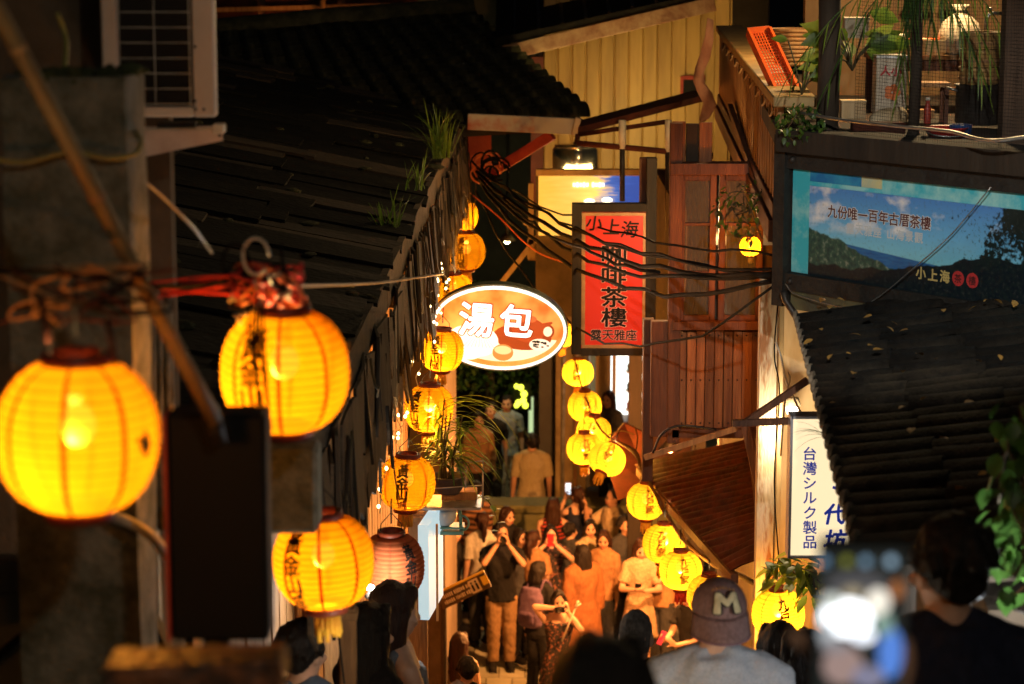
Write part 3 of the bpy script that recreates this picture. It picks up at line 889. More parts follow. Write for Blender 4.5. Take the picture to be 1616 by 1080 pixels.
def leaf_shape(mb, base, d, L, w, up=(0, 0, 1), curl=.15):
    """single broad leaf with midrib fold"""
    base = Vector(base); d = Vector(d).normalized(); s = d.cross(Vector(up))
    s = s.normalized() if s.length > 1e-3 else Vector((1, 0, 0))
    u = s.cross(d)
    V = [base]; prof = [(.2, .62), (.45, 1.0), (.72, .72)]
    for (t, k) in prof:
        c = base + d * (L * t) - u * (curl * L * t * t)
        V += [c - s * (w * k) + u * (w * .18), c, c + s * (w * k) + u * (w * .18)]
    V.append(base + d * L - u * (curl * L))
    fs = [(0, 2, 1), (0, 3, 2), (1, 2, 5, 4), (2, 3, 6, 5), (4, 5, 8, 7), (5, 6, 9, 8), (7, 8, 10), (8, 9, 10)]
    mb.add(V, fs, True)

pt = thing('potted_plant', 'tall grassy plant with long drooping leaves in the dark pot', 'plant', at(708, 764, 13.15))
for k in range(7):
    x, y = R.uniform(-.04, .05), R.uniform(-.04, .04)
    h = R.uniform(.18, .5)
    lean = Vector((R.uniform(-.15, .3), R.uniform(-.2, .2), 1))
    MB().tube([(x, y, 0), Vector((x, y, 0)) + lean * h * .5, Vector((x, y, 0)) + lean * h + Vector((.03, 0, 0))], [.007, .006, .004], 6).build('stem', M_STEM, pt)
    mb = MB()
    for q in range(15):
        t = R.uniform(.35, 1.0)
        bpt = Vector((x, y, 0)) + lean * h * t
        a = R.uniform(-2.2, 2.2) if R.random() < .75 else R.uniform(0, 6.3)
        blade(mb, bpt, (cos(a), sin(a) * .8, R.uniform(.2, 1.1)), R.uniform(.14, .40), R.uniform(.005, .011), R.uniform(.6, 2.2))
    mb.build('foliage', M_LEAF[[0, 2, 1][k % 3]], pt)
for k in range(9):
    mb = MB(); blade(mb, (R.uniform(0, .08), 0, R.uniform(.25, .5)), (1, R.uniform(-.5, .2), R.uniform(.2, .8)), R.uniform(.4, .62), .006, R.uniform(1.6, 2.6), 9)
    mb.build('long_leaf', M_LEAF[2 if k % 2 else 0], pt)
vn = thing('trailing_vine', 'small yellow green vine trailing below the plant shelf', 'vine', at(757, 792, 13.1))
mb = MB(); mb.tube(smooth_path([(0, 0, .04), (.05, 0, .0), (.09, 0, -.08), (.11, 0, -.17)]), .0025, 5); mb.build('stem', M_STEM, vn)
for k in range(9):
    t = k / 8; mb = MB()
    leaf_shape(mb, (.02 + .09 * t, 0, .03 - .2 * t * t), (R.uniform(-1, 1), -.5, R.uniform(-.3, .4)), .055, .02)
    mb.build('leaf', M_LEAF[2], vn)

# items below the shelf
tr = thing('teal_rack', 'teal enamel rack with a curled handle under the plant shelf', 'rack')
tm2 = mat('teal_enamel', (.12, .30, .26), (.08, .2, .18), 8, rough=.35)
a, b_ = at(684, 838, 13.3), at(732, 838, 13.3)
MB().box(((a.x + b_.x) / 2, 13.3, a.z), (b_.x - a.x, .12, .02)).build('shelf_plate', tm2, tr, .003)
MB().box(((a.x + b_.x) / 2, 13.3, a.z + .03), (b_.x - a.x + .01, .12, .012)).build('shelf_plate', tm2, tr, .003)
MB().tube([at(726, 805, 13.3), at(728, 838, 13.3)], .010, 8).build('upright', tm2, tr)
MB().tube([at(728 + 12 * sin(k * pi / 8), 826 - 12 * cos(k * pi / 8), 13.28) for k in range(9)], .006, 8).build('handle', tm2, tr)
bo = thing('porcelain_bowl', 'pale blue porcelain bowl on the teal rack', 'bowl', at(701, 829, 13.28))
MB().lathe([(.03, 0), (.05, .012), (.072, .05), (.068, .085), (.05, .1), (.046, .1), (.06, .08)], 18).build('bowl', mat('pale_porcelain', (.45, .5, .55), (.35, .4, .45), 6, rough=.2), bo)
wp = thing('panel_lamp', 'pale blue lit panel sign seen edge on beneath the shelf', 'sign')
a, b_ = at(673, 826, 12.9), at(690, 975, 12.9)
MB().box(((a.x + b_.x) / 2 - .012, 13.1, (a.z + b_.z) / 2), (.06, .5, a.z - b_.z), Matrix.Rotation(-.13, 3, 'Z')).build('lit_box', glow('pale_blue_light', (.55, .78, .85), .62), wp, .004)
MB().box(((a.x + b_.x) / 2 + .03, 12.86, (a.z + b_.z) / 2), (.012, .02, a.z - b_.z + .01)).build('frame', M_WHITE, wp)
sl = thing('spot_lamp', 'small white spot lamp shining beside the unlit lantern', 'lamp', at(584, 930, 10.3))
MB().lathe([(.0, .05), (.022, .05), (.03, 0), (.028, 0)], 14, M=Matrix.Rotation(1.9, 3, 'X')).build('housing', M_DMETAL, sl)
MB().ball((0, -.02, .0), .027, 12, 8).build('bulb', glow('white_bulb', (1, .95, .85), 40), sl)
lp = bpy.data.lights.new('spot_glow', 'POINT'); lp.energy = 9; lp.color = (1, .93, .8); lp.shadow_soft_size = .03
lo = bpy.data.objects.new('spot_glow', lp); C.objects.link(lo); lo.parent = sl; lo.location = (.03, -.07, -.01)

ds = thing('direction_sign', 'brown plank direction sign with white lettering and a yellow tip', 'sign')
a, b_ = at(694, 950, 20.5), at(770, 914, 20.5)
d = (b_ - a).normalized(); up = Vector((0, 1, 0)).cross(d) * -1
MB().bar(a, b_, .03, .15).build('plank', mat('sign_brown', (.09, .055, .025), (.06, .035, .015), 9, rough=.6), ds, .004)
MB().bar(a + up * .082, b_ + up * .082, .032, .014).build('edge', mat('sign_yellow', (.65, .45, .05), rough=.5), ds)
MB().bar(b_ - d * .06 + Vector((0, -.018, .01)), b_ + d * .0 + Vector((0, -.018, .01)), .008, .08).build('tip', MATS['sign_yellow'], ds)
q = a.lerp(b_, .73) + Vector((0, -.02, 0))
MB().bar(q - d * .045, q + d * .045, .006, .12).build('pictogram_plate', M_WHITE, ds)
pg = MB()
for s_ in (-1, 1):
    pg.bar(q + d * (.02 * s_) - up * .04 + Vector((0, -.006, 0)), q + d * (.02 * s_) + up * .02 + Vector((0, -.006, 0)), .004, .018)
    pg.ball(q + d * (.02 * s_) + up * .036 + Vector((0, -.006, 0)), .010, 8, 6)
pg.build('pictogram', M_INK, ds)
sg = MB()
for row, n_ in ((.028, 17), (-.028, 15)):
    x = .04
    for k in range(n_):
        w = R.choice((.008, .011, .013)); p = a + d * x + up * row + Vector((0, -.017, 0))
        sg.bar(p, p + d * w, .002, R.uniform(.026, .04)); x += w + .006
        if k % 6 == 5: x += .01
sg.build('lettering', M_WHITE, ds)
MB().tube([at(700, 930, 20.6), Vector((at(700, 930, 20.6).x, 20.6, ground_z(20.6)))], .03, 10).build('pole', M_WOODD, ds)

# weeds on the board roof
def weed(px, py, Y, n, h, label):
    t = thing('weed_tuft', label, 'weed', at(px, py, Y), group='weeds on the left roof')
    mb = MB()
    for k in range(n):
        a = R.uniform(0, 6.3); sp = R.uniform(.1, .5)
        blade(mb, (R.uniform(-.06, .06), R.uniform(-.05, .05), 0), (cos(a) * sp, sin(a) * sp, 1), h * R.uniform(.5, 1.15), .006, R.uniform(.3, 1.4), 7)
    mb.build('blades', M_LEAF[0], t)
weed(697, 250, 16.5, 42, .42, 'tall green grass tuft growing at the top of the left eave')
weed(615, 372, 13.0, 26, .26, 'low dark weeds sprouting halfway down the left eave')
weed(655, 300, 14.6, 16, .24, 'thin weeds between the grass tuft and the dark weeds')

# fairy light strings
fb = MB().ball((0, 0, 0), (.008, .008, .0095), 8, 6).mesh('fairy_bulb'); fb.materials.append(glow('fairy_glow', (1, .74, .32), 9))
FL = [(612, 640, 690, 12.2), (622, 560, 700, 12.6), (634, 530, 660, 13.2), (640, 520, 600, 13.4), (652, 490, 575, 14.0), (660, 470, 650, 14.2), (676, 440, 545, 14.8),
      (684, 425, 520, 15.2), (693, 400, 500, 15.6), (703, 430, 455, 16.0), (628, 630, 770, 12.0), (606, 690, 810, 11.2)]
wm = mat('fairy_wire', (.30, .26, .2), rough=.4)
ORD = 'first second third fourth fifth sixth seventh eighth ninth tenth eleventh twelfth'.split()
order = sorted(range(len(FL)), key=lambda k: FL[k][3])
for i, (x, ya, yb, Y) in enumerate(FL):
    t = thing('fairy_light_string', '', 'fairy lights', at(x, ya, Y), group='fairy light strings under the left eave')
    t['label'] = '%s fairy light string from the near end of the ragged left eave' % ORD[order.index(i)]
    top = Vector((0, 0, 0)); bot = at(x + R.uniform(-6, 10), yb, Y) - at(x, ya, Y)
    pts = [top.lerp(bot, k / 7) + Vector((R.uniform(-.025, .03), R.uniform(-.03, .03), R.uniform(-.01, .01))) for k in range(8)]
    pts = [Vector((R.uniform(-.08, -.02), 0, -.10))] + [Vector((R.uniform(-.05, 0), 0, .02))] + pts
    pp = smooth_path(pts, 4)
    MB().tube(pp, .0022, 5).build('wire', wm, t)
    MB().tube([p + Vector((.004 * sin(k * 2), .004 * cos(k * 2), 0)) for k, p in enumerate(pp)], .0016, 4).build('wire', wm, t)
    for k in range(6, len(pp), 7):
        inst('bulb', fb, t, pp[k] + Vector((R.uniform(-.012, .012), -.01, R.uniform(-.01, .01))))
# ------------------------------------------------------------------ right side: near tile roof
rr_ = thing('right_tile_house', 'low house with a dark leaf-strewn tile roof on the right', 'house')
E0, E1 = Vector((1.40, 11.6, 6.80)), Vector((1.065, 7.0, 6.80))      # eave, far to near
U0, U1 = E0 + Vector((2.6, -.45, .42)), E1 + Vector((2.6, -.8, .42))
nrm2 = (E1 - E0).cross(U0 - E0).normalized()
if nrm2.z < 0: nrm2 = -nrm2
NC2, NT2 = 26, 8
tm2_ = tm_.copy(); tm2_.materials[0] = mat('sooty_tile', (.026, .021, .015), (.011, .009, .007), 8, spec=.2, rough=.85, bump=.4, bscale=30, vary=.35)
def rp2(i, j):
    u = i / NC2
    return E0.lerp(E1, u).lerp(U0.lerp(U1, u), j)
MB().add([rp2(0, .01) - nrm2 * .02, rp2(0, 1) - nrm2 * .02, rp2(NC2, 1) - nrm2 * .02, rp2(NC2, .01) - nrm2 * .02,
          rp2(0, .01) - nrm2 * .09, rp2(0, 1) - nrm2 * .09, rp2(NC2, 1) - nrm2 * .09, rp2(NC2, .01) - nrm2 * .09],
         [(0, 3, 2, 1), (4, 5, 6, 7), (0, 1, 5, 4), (1, 2, 6, 5), (2, 3, 7, 6), (3, 0, 4, 7)]).build('roof_deck', M_WOODD, rr_)
disc = MB().lathe([(.0, .006), (.085, .006), (.1, 0), (.1, -.012)], 14, M=Matrix.Rotation(pi / 2, 3, 'Y')).mesh('end_disc')
disc.materials.append(mat('pale_mortar', (.30, .24, .17), (.2, .15, .1), 14, rough=.9))
for i in range(NC2):
    a, b_ = rp2(i + .5, 0), rp2(i + .5, 1)
    dd = b_ - a; L = dd.length; d = dd / L
    yy = nrm2.cross(d).normalized(); M3 = Matrix((d, yy, nrm2)).transposed()
    wv = ((rp2(i + 1, .5) - rp2(i, .5)).length) / .235
    for j in range(NT2):
        p = a + d * (L * j / NT2 - .02)
        o = link('roof_tile', tm2_, rr_)
        q = Matrix.Rotation(R.uniform(-.03, .03), 4, 'Z') @ Matrix.Rotation(R.uniform(-.035, .02), 4, 'Y')
        o.matrix_world = Matrix.Translation(p + nrm2 * (R.uniform(-.006, .012) - .02)) @ M3.to_4x4() @ q @ Matrix.Diagonal((L / NT2, wv, .30, 1))
    o = link('end_disc', disc, rr_)
    o.matrix_world = Matrix.Translation(a - d * .028 + nrm2 * .0) @ M3.to_4x4() @ Matrix.Diagonal((-1, .9 * wv, .26, 1))
MB().bar(E0 + Vector((.12, 0, -.14)), E1 + Vector((.12, 0, -.14)), .05, .12).build('eave_beam', M_WOODD, rr_)
MB().prism([(1.75, 11.9, 0), (1.45, 7.1, 0), (4.0, 7.1, 0), (4.0, 12.2, 0)], (0, 0, 6.62)).build('wall', M_WALLD, rr_)
lm = MB(); leaf_shape(lm, (0, 0, 0), (1, 0, 0), 1, .33, curl=.25); lm = lm.mesh('fallen_leaf'); lm.materials.append(mat('dry_leaf', (.50, .30, .07), (.3, .14, .03), 8, rough=.6))
for k in range(64):
    u, v = R.random(), R.random() ** 1.3 * .75
    if k < 22: u = R.random() * .45
    p = rp2(u * NC2, v)
    o = thing('fallen_leaf', 'dry yellow leaf lying on the dark tile roof', 'leaf', p + nrm2 * .055, 0, 'dry leaves on the right roof')
    o2 = link('blade', lm, o); s_ = R.uniform(.022, .06); o2.scale = (s_, s_, s_); o2.rotation_euler = (R.uniform(-.4, .4), R.uniform(-.3, .3), R.uniform(0, 6.3))

# ------------------------------------------------------------------ billboard of the tea house
bd = Vector((-.637, .771, 0))                       # runs away to the left
BL = at(1250, 352, 12.0); BR = BL - bd * 1.75       # left end (far), right end (near)
rt = -bd; up = Vector((0, 0, 1)); outn = rt.cross(up)   # faces the street
if outn.y > 0: outn = -outn
H0 = .555
board = thing('tea_house_billboard', 'weathered tea house billboard printed with a seaside panorama, blue sky and clouds', 'billboard')
def onb(u, v, out=0.0):
    """u metres from the left end, v metres above the centre line"""
    return BL + rt * u + up * v + outn * out
def bpanel(name, u0, u1, v0, v1, out, thick, m):
    V = [onb(u0, v0, out), onb(u1, v0, out), onb(u1, v1, out), onb(u0, v1, out)]
    return MB().prism(V, -outn * thick).build(name, m, board)
# printed panorama
def pano():
    m = bpy.data.materials.new('printed_panorama'); m.use_nodes = True
    n = m.node_tree.nodes; l = m.node_tree.links; b = n['Principled BSDF']; b.inputs['Roughness'].default_value = .38
    tc = n.new('ShaderNodeTexCoord'); sp = n.new('ShaderNodeSeparateXYZ'); l.new(tc.outputs['Object'], sp.inputs[0])
    def ramp(src, stops):
        r = n.new('ShaderNodeValToRGB'); l.new(src, r.inputs[0])
        e = r.color_ramp.elements
        while len(e) < len(stops): e.new(.5)
        for k, (p, c) in enumerate(stops): e[k].position = p; e[k].color = (*c, 1)
        return r.outputs[0]
    def math_(op, a, b_):
        x = n.new('ShaderNodeMath'); x.operation = op
        for k, q in enumerate((a, b_)):
            if isinstance(q, (int, float)): x.inputs[k].default_value = q
            else: l.new(q, x.inputs[k])
        return x.outputs[0]
    def nz(scale, det=5, st=(1, 1, 1)):
        mp = n.new('ShaderNodeMapping'); mp.inputs['Scale'].default_value = st; l.new(tc.outputs['Object'], mp.inputs[0])
        t = n.new('ShaderNodeTexNoise'); t.inputs['Scale'].default_value = scale; t.inputs['Detail'].default_value = det; l.new(mp.outputs[0], t.inputs['Vector']); return t.outputs['Fac']
    def mix(f, a, b_):
        x = n.new('ShaderNodeMix'); x.data_type = 'RGBA'; l.new(f, x.inputs[0])
        for k, q in ((6, a), (7, b_)):
            if isinstance(q, tuple): x.inputs[k].default_value = (*q, 1)
            else: l.new(q, x.inputs[k])
        return x.outputs[2]
    def step(v, a, b_):
        r = n.new('ShaderNodeMapRange'); r.inputs[1].default_value = a; r.inputs[2].default_value = b_; l.new(v, r.inputs[0]); return r.outputs[0]
    X, Z = sp.outputs[0], sp.outputs[2]             # local: X 0..1.6 along the board, Z -.23..+.23
    # sky fading to the sea line
    skyc = ramp(step(Z, -.08, .22), [(0, (.22, .60, .74)), (.45, (.14, .45, .76)), (1, (.08, .26, .64))])
    cl = step(math_('ADD', nz(5.5, 6, (1, 1, 1.6)), math_('MULTIPLY', math_('SUBTRACT', .45, X), .16)), .50, .66)
    cl = math_('MULTIPLY', cl, step(Z, .0, .06))
    skyc = mix(cl, skyc, (.78, .80, .82))
    sea = ramp(step(nz(16, 3, (1, 1, 6)), .3, .7), [(0, (.012, .09, .30)), (1, (.03, .17, .40))])
    hz = math_('ADD', math_('MULTIPLY', X, -.075), -.015)
    c = mix(step(math_('SUBTRACT', Z, hz), .0, -.006), skyc, sea)
    # far ridge at the left, running down into the sea
    rid = math_('ADD', math_('ADD', math_('MULTIPLY', X, -.26), .025), math_('MULTIPLY', math_('SUBTRACT', nz(7, 5), .5), .10))
    land = ramp(nz(34, 8), [(.35, (.014, .045, .045)), (.55, (.04, .10, .07)), (.7, (.20, .25, .20))])
    c = mix(step(math_('SUBTRACT', Z, rid), .004, -.004), c, land)
    # near dark ridge
    r2 = math_('ADD', math_('ADD', -.155, math_('MULTIPLY', step(X, .35, 1.2), .15)), math_('MULTIPLY', math_('SUBTRACT', nz(5, 5), .5), .12))
    dark = ramp(nz(40, 4), [(.4, (.006, .012, .018)), (.7, (.012, .022, .022))])
    c = mix(step(math_('SUBTRACT', Z, r2), .004, -.004), c, dark)
    # overhanging tree, upper right
    big_ = math_('ADD', math_('MULTIPLY', nz(5, 3), .55), math_('MULTIPLY', nz(48, 6), .45))
    tr_ = math_('ADD', big_, math_('MULTIPLY', math_('ADD', math_('SUBTRACT', X, 1.05), math_('MULTIPLY', math_('ABSOLUTE', math_('SUBTRACT', Z, .10), 0), -1.4)), .45))
    c = mix(math_('MULTIPLY', step(tr_, .46, .53), step(Z, -.08, -.03)), c, (.008, .02, .02))
    # foxing and grime
    c = mix(step(nz(60, 3), .55, 1.1), c, (.10, .10, .09))
    l.new(c, b.inputs['Base Color'])
    return m
fm = mat('board_frame', (.022, .020, .016), (.010, .009, .008), 10, rough=.7, bump=.5, bscale=30)
# poster as its own local frame so that the print follows the board
def local_panel(name, u0, v0, w, h, out, m, sub=None):
    o = MB().add([(0, 0, -h / 2), (w, 0, -h / 2), (w, 0, h / 2), (0, 0, h / 2), (0, .012, -h / 2), (w, .012, -h / 2), (w, .012, h / 2), (0, .012, h / 2)],
                 [(0, 1, 2, 3), (5, 4, 7, 6), (0, 4, 5, 1), (1, 5, 6, 2), (2, 6, 7, 3), (3, 7, 4, 0)]).build(name, m, board)
    M4 = Matrix((rt, -outn, up)).transposed().to_4x4()
    o.matrix_world = Matrix.Translation(onb(u0, v0 + 0, out)) @ M4
    return o
teal = mat('old_teal_poster', (.05, .46, .58), (.32, .66, .66), 7, rough=.4, lo=.42, hi=.62, detail=7)
local_panel('old_poster', .0, .015, 1.75, .52, .0, teal)
local_panel('blue_strip', .12, .245, .34, .05, .004, mat('blue_print', (.02, .16, .42), (.04, .3, .5), 9, rough=.4))
local_panel('cream_strip', .46, .245, .13, .05, .004, mat('cream_print', (.55, .55, .3), (.4, .5, .4), 14, rough=.4))
local_panel('panorama_sheet', .125, -.03, 1.36, .455, .010, pano())
tx = MB()
def btext(s, u, v, size, pitch, mm, bold=.02, out=.0145, dz=0.0, sh=0.0):
    tb_ = MB()
    for i, ch in enumerate(s):
        put_text(tb_, ch, onb(u + i * pitch, v + dz * i, out), rt, up, size, 0, bold, sx=1.0)
    return tb_.build('lettering', mm, board)
WH = mat('print_white', (.75, .75, .72), rough=.5); BRN = mat('print_maroon', (.09, .02, .02), rough=.5); GR = mat('print_grey', (.55, .62, .66), rough=.5)
GOLD = mat('print_gold', (.55, .42, .15), rough=.5); REDC = mat('print_red', (.50, .04, .04), rough=.5)
btext('九份唯一百年古厝茶樓', .285, .085, .066, .066, WH, bold=.06, out=.0126)
btext('九份唯一百年古厝茶樓', .285, .085, .066, .066, BRN, bold=.018)
btext('露天雅座', .405, .012, .055, .058, GR, bold=.02)
btext('山海景觀', .665, .012, .055, .058, GR, bold=.02)
btext('小上海', .86, -.155, .062, .073, GOLD, bold=.03)
for (u, ch) in ((1.085, '茶'), (1.17, '樓')):
    mb = MB(); c0_ = onb(u, -.155, .0135)
    mb.add([c0_ + (rt * cos(k * pi / 8) + up * sin(k * pi / 8)) * .036 for k in range(16)], [tuple(range(16))]); mb.build('seal', REDC, board)
    mb = MB(); put_text(mb, ch, onb(u, -.155, .015), rt, up, .045, 0, .02); mb.build('lettering', BRN, board)
# frame
bpanel('frame_top', -.06, 1.78, .275, .36, .035, .07, fm)
bpanel('frame_bottom', -.02, 1.78, -.335, -.25, .035, .07, fm)
bpanel('frame_end', -.085, -.012, -.42, .44, .05, .09, fm)
gm = mat('mossy_beam', (.12, .12, .055), (.06, .05, .03), 5, rough=.95, bump=.5)
bpanel('mossy_beam', .02, 1.78, -.43, -.337, .02, .08, gm)
bpanel('ledge', -.03, 1.78, .362, .47, .10, .30, M_WOODD)
bt = MB().lathe([(.018, 0), (.014, .008), (0, .01)], 10, M=Matrix.Rotation(pi / 2, 3, 'X')).mesh('bolt'); bt.materials.append(M_DMETAL)
for (u, v) in ((.03, -.29), (.03, .32)): inst('bolt', bt, board, onb(u, v, .036))
line('wire', smooth_path([onb(.02, -.30, .06), onb(.1, -.345, .06), onb(.45, -.365, .08), onb(.62, -.31, .08), onb(.85, -.14, .08), onb(1.1, .06, .09), onb(1.33, .30, .1)]), .003, M_STEEL, 'thin grey wire hanging loosely across the billboard', 'wire')
line('drain_pipe', [at(1236, 460, 11.9), at(1240, 475, 11.9), at(1266, 515, 11.8), at(1268, 545, 11.8)], .018, M_DMETAL, 'short dark drain pipe at the lower left corner of the billboard', 'pipe', 8)

# ------------------------------------------------------------------ white sign in Japanese under the eave
js = thing('silk_shop_sign', 'tall cream lightbox sign reading in blue Japanese letters, cut off by the roof edge', 'sign')
a, b_ = at(1250, 660, 10.9), at(1352, 880, 10.9)
cx_, cz_ = (a.x + b_.x) / 2, (a.z + b_.z) / 2; w_, h_ = b_.x - a.x, a.z - b_.z
MB().box((cx_, 10.97, cz_), (w_, .10, h_)).build('face', glow('cream_lightbox', (1.0, .80, .48), .85), js, .002)
fr_ = mat('pale_frame', (.42, .42, .46), rough=.4, metal=.3)
for (dx, dz, sx, sz) in ((-w_ / 2, 0, .012, h_ + .012), (w_ / 2, 0, .012, h_ + .012), (0, h_ / 2, w_, .012), (0, -h_ / 2, w_, .012)):
    MB().box((cx_ + dx, 10.965, cz_ + dz), (sx, .12, sz)).build('frame', fr_, js)
BLUE = mat('blue_letter', (.02, .05, .40), rough=.4, emit=(.01, .03, .30), estr=.30)
tb_ = MB(); ra, ua = Vector((1, 0, 0)), Vector((0, 0, 1))
for i, ch in enumerate('台灣シルク製品'):
    put_text(tb_, ch, at(1278, 716 + i * 23.3, 10.915), ra, ua, .068, 0, .018)
tb_.build('lettering', BLUE, js)
tb_ = MB()
for i, ch in ((3, '代'), (4, '坊')):
    put_text(tb_, ch, at(1318, 690 + i * 40.5, 10.915), ra, ua, .105, 0, .03, shear=.18)
tb_.build('lettering', BLUE, js)
MB().bar(at(1314, 769, 10.914), at(1324, 772, 10.914), .001, .014).build('brush_stroke', BLUE, js)
MB().bar(at(1156, 668, 11.0), at(1262, 664, 11.0), .03, .03).build('hanger', M_WOODR, js)
MB().bar(at(1175, 668, 11.02), at(1275, 600, 11.05), .03, .03).build('hanger', M_WOODR, js)
# ------------------------------------------------------------------ wooden bay house
wh = thing('wooden_bay_house', 'old red-brown wooden house with glazed bay behind the cables', 'house')
Yw = 15.0
def wbox(name, x0, y0, x1, y1, Y, th, m, par=wh, bev=.004):
    a, b_ = at(x0, y0, Y), at(x1, y1, Y)
    return MB().box(((a.x + b_.x) / 2, Y + th / 2, (a.z + b_.z) / 2), (b_.x - a.x, th, a.z - b_.z)).build(name, m, par, bev)
wbox('panel_post', 1028, 508, 1066, 690, Yw, .08, M_WOODR)
wbox('corner_post', 1058, 195, 1072, 700, Yw - .03, .07, M_WOODR)
for k in range(9):
    x0 = 1069 + k * 14.6
    o = wbox('plank', x0 + 1.2, 522 + R.uniform(0, 3), x0 + 13.2 + R.uniform(-.9, .2), 676 + R.uniform(-5, 4), Yw + .01 + R.uniform(0, .022), .03, M_WOODP, bev=.003)
    for q in range(3):
        MB().lathe([(.006, 0), (.005, .004), (0, .005)], 7, M=Matrix.Rotation(pi / 2, 3, 'X'), c=at(x0 + 7, (530, 600, 668)[q], Yw - .001)).build('nail', M_DMETAL, o)
wbox('panel_back', 1066, 520, 1204, 682, Yw + .07, .03, M_BLACK)
wbox('sill', 1062, 508, 1206, 522, Yw - .05, .12, M_WOODR)
wbox('bottom_rail', 1060, 678, 1206, 692, Yw - .03, .09, M_WOODR)
# windows: two casements with glass and curtains
gl = bpy.data.materials.new('window_glass'); gl.use_nodes = True
gb = gl.node_tree.nodes['Principled BSDF']; gb.inputs['Base Color'].default_value = (.8, .75, .6, 1); gb.inputs['Roughness'].default_value = .06; gb.inputs['Transmission Weight'].default_value = .9; gb.inputs['IOR'].default_value = 1.05
for (x0, x1) in ((1072, 1128), (1136, 1202)):
    w = wbox('window', x0, 275, x0 + 7, 508, Yw, .05, M_WOODR)
    for (a0, b0, a1, b1) in ((x1 - 7, 275, x1, 508), (x0 + 7, 275, x1 - 7, 286), (x0 + 7, 498, x1 - 7, 508)):
        wbox('frame', a0, b0, a1, b1, Yw, .048, M_WOODR, w)
    xm = (x0 + x1) / 2
    for yb in (352, 428): wbox('glazing_bar', x0 + 7, yb, x1 - 7, yb + 5, Yw + .006, .03, M_WOODR, w, .002)
    for (ya_, yb_) in ((286, 352), (357, 428), (433, 498)): wbox('glass', x0 + 7, ya_, x1 - 7, yb_, Yw + .02, .006, gl, w, 0)
    cu = MB(); NV = 26; V = []
    for k in range(NV + 1):
        px = x0 + 6 + (x1 - x0 - 12) * k / NV
        for py in (284, 360, 440, 500):
            p = at(px + (6 * sin(py * .02)), py, Yw + .10); p.y += .016 * sin(k * 1.5 + py * .006); V.append(p)
    cu.add(V, [(4 * k + r, 4 * k + 4 + r, 4 * k + 5 + r, 4 * k + 1 + r) for k in range(NV) for r in range(3)], True)
    cu.build('curtain', mat('old_curtain', (.52, .38, .20), (.36, .23, .10), 5, rough=.9), w)
wbox('head_beam', 1058, 258, 1212, 277, Yw - .05, .14, M_WOODR)
for k in range(3):
    x0 = 1062 + k * 21
    wbox('upper_plank', x0, 196 + R.uniform(-6, 4), x0 + 19.4, 258, Yw + .04 + R.uniform(0, .025), .03, M_WOODD if k % 3 == 1 else M_WOODP, bev=.003)
MB().box((2.12, 17.45, 6.05), (1.9, 4.6, 1.2)).build('upper_storey', M_WALLD, wh)
MB().box((2.5, 17.4, 2.7), (1.5, 4.5, 5.5)).build('lower_wall', M_WALLD, wh)
wbox('left_return', 1016, 505, 1030, 760, Yw + .1, .1, M_WOODR)
lp_ = thing('wall_lamp', 'shaded wall lamp behind the window of the wooden house', 'lamp', at(1100, 330, Yw + .55))
MB().lathe([(.02, .10), (.10, 0), (.098, 0), (.018, .096)], 16).build('shade', M_CREAM, lp_)
MB().ball((0, 0, .0), .03, 10, 8).build('bulb', glow('house_bulb', (1, .7, .35), 8), lp_)
ll = bpy.data.lights.new('house_light', 'POINT'); ll.energy = 30; ll.color = (1, .62, .26); ll.shadow_soft_size = .05
lo = bpy.data.objects.new('house_light', ll); C.objects.link(lo); lo.parent = lp_; lo.location = (0, 0, -.08)

# struts and broken planks below the bay
st_ = thing('lean_to_frame', 'bent bamboo batten and crooked struts above the rusty awning', 'frame')
MB().bar(at(1018, 722, 14.8), at(1162, 676, 14.6), .035, .035).build('batten', M_WOODT, st_)
MB().bar(at(1176, 672, 14.4), at(1200, 780, 14.4), .045, .05).build('strut', M_WOODR, st_)
MB().bar(at(1184, 690, 14.6), at(1204, 850, 14.4), .04, .04).build('strut', M_WOODR, st_)
MB().tube(smooth_path([at(1030, 715, 14.7), at(1045, 685, 14.7), at(1075, 672, 14.7), at(1130, 678, 14.7)]), .008, 6).build('bent_pipe', M_DMETAL, st_)

wp2 = thing('white_post', 'tall peeling white post beside the wooden house', 'post', (at(1213, 440, 13.0).x, 13.0, 0))
a, b_ = at(1200, 436, 13.0), at(1228, 436, 13.0)
z0 = ground_z(13.0)
pe = mat('peeling_white', (.60, .50, .36), (.34, .15, .06), 5, rough=.65, bump=.35, bscale=26, stretch=(3, 3, .6), lo=.5, hi=.62)
MB().box((0, 0, (z0 + a.z) / 2), (b_.x - a.x, .09, a.z - z0)).build('shaft', pe, wp2, .004)
MB().box((.075, .02, (z0 + a.z) / 2 + .2), (.028, .05, a.z - z0 - .4)).build('conduit', M_CREAM, wp2, .004)
cw = thing('cream_wall', 'cream painted wall strip between the white post and the roof', 'wall')
wbox('wall', 1236, 430, 1300, 1100, 13.4, .1, M_CREAM, cw)
line('cable', smooth_path([at(1228, 470, 12.8), at(1222, 560, 12.8), at(1230, 620, 12.8), at(1222, 760, 12.8), at(1230, 900, 12.8)]), .004, M_WIRE, 'black cable running down the white post', 'cable')
line('rope', smooth_path([at(1224, 540, 12.7), at(1233, 566, 12.7), at(1240, 600, 12.7), at(1258, 640, 12.6), at(1270, 664, 12.5)]), .006, M_WHITE, 'knotted white rope beside the white post', 'rope')
line('rope', smooth_path([at(1243, 588, 12.6), at(1246, 600, 12.6), at(1238, 640, 12.6), at(1232, 720, 12.6)]), .005, M_CREAM, 'yellowish rope end hanging beside the white post', 'rope')

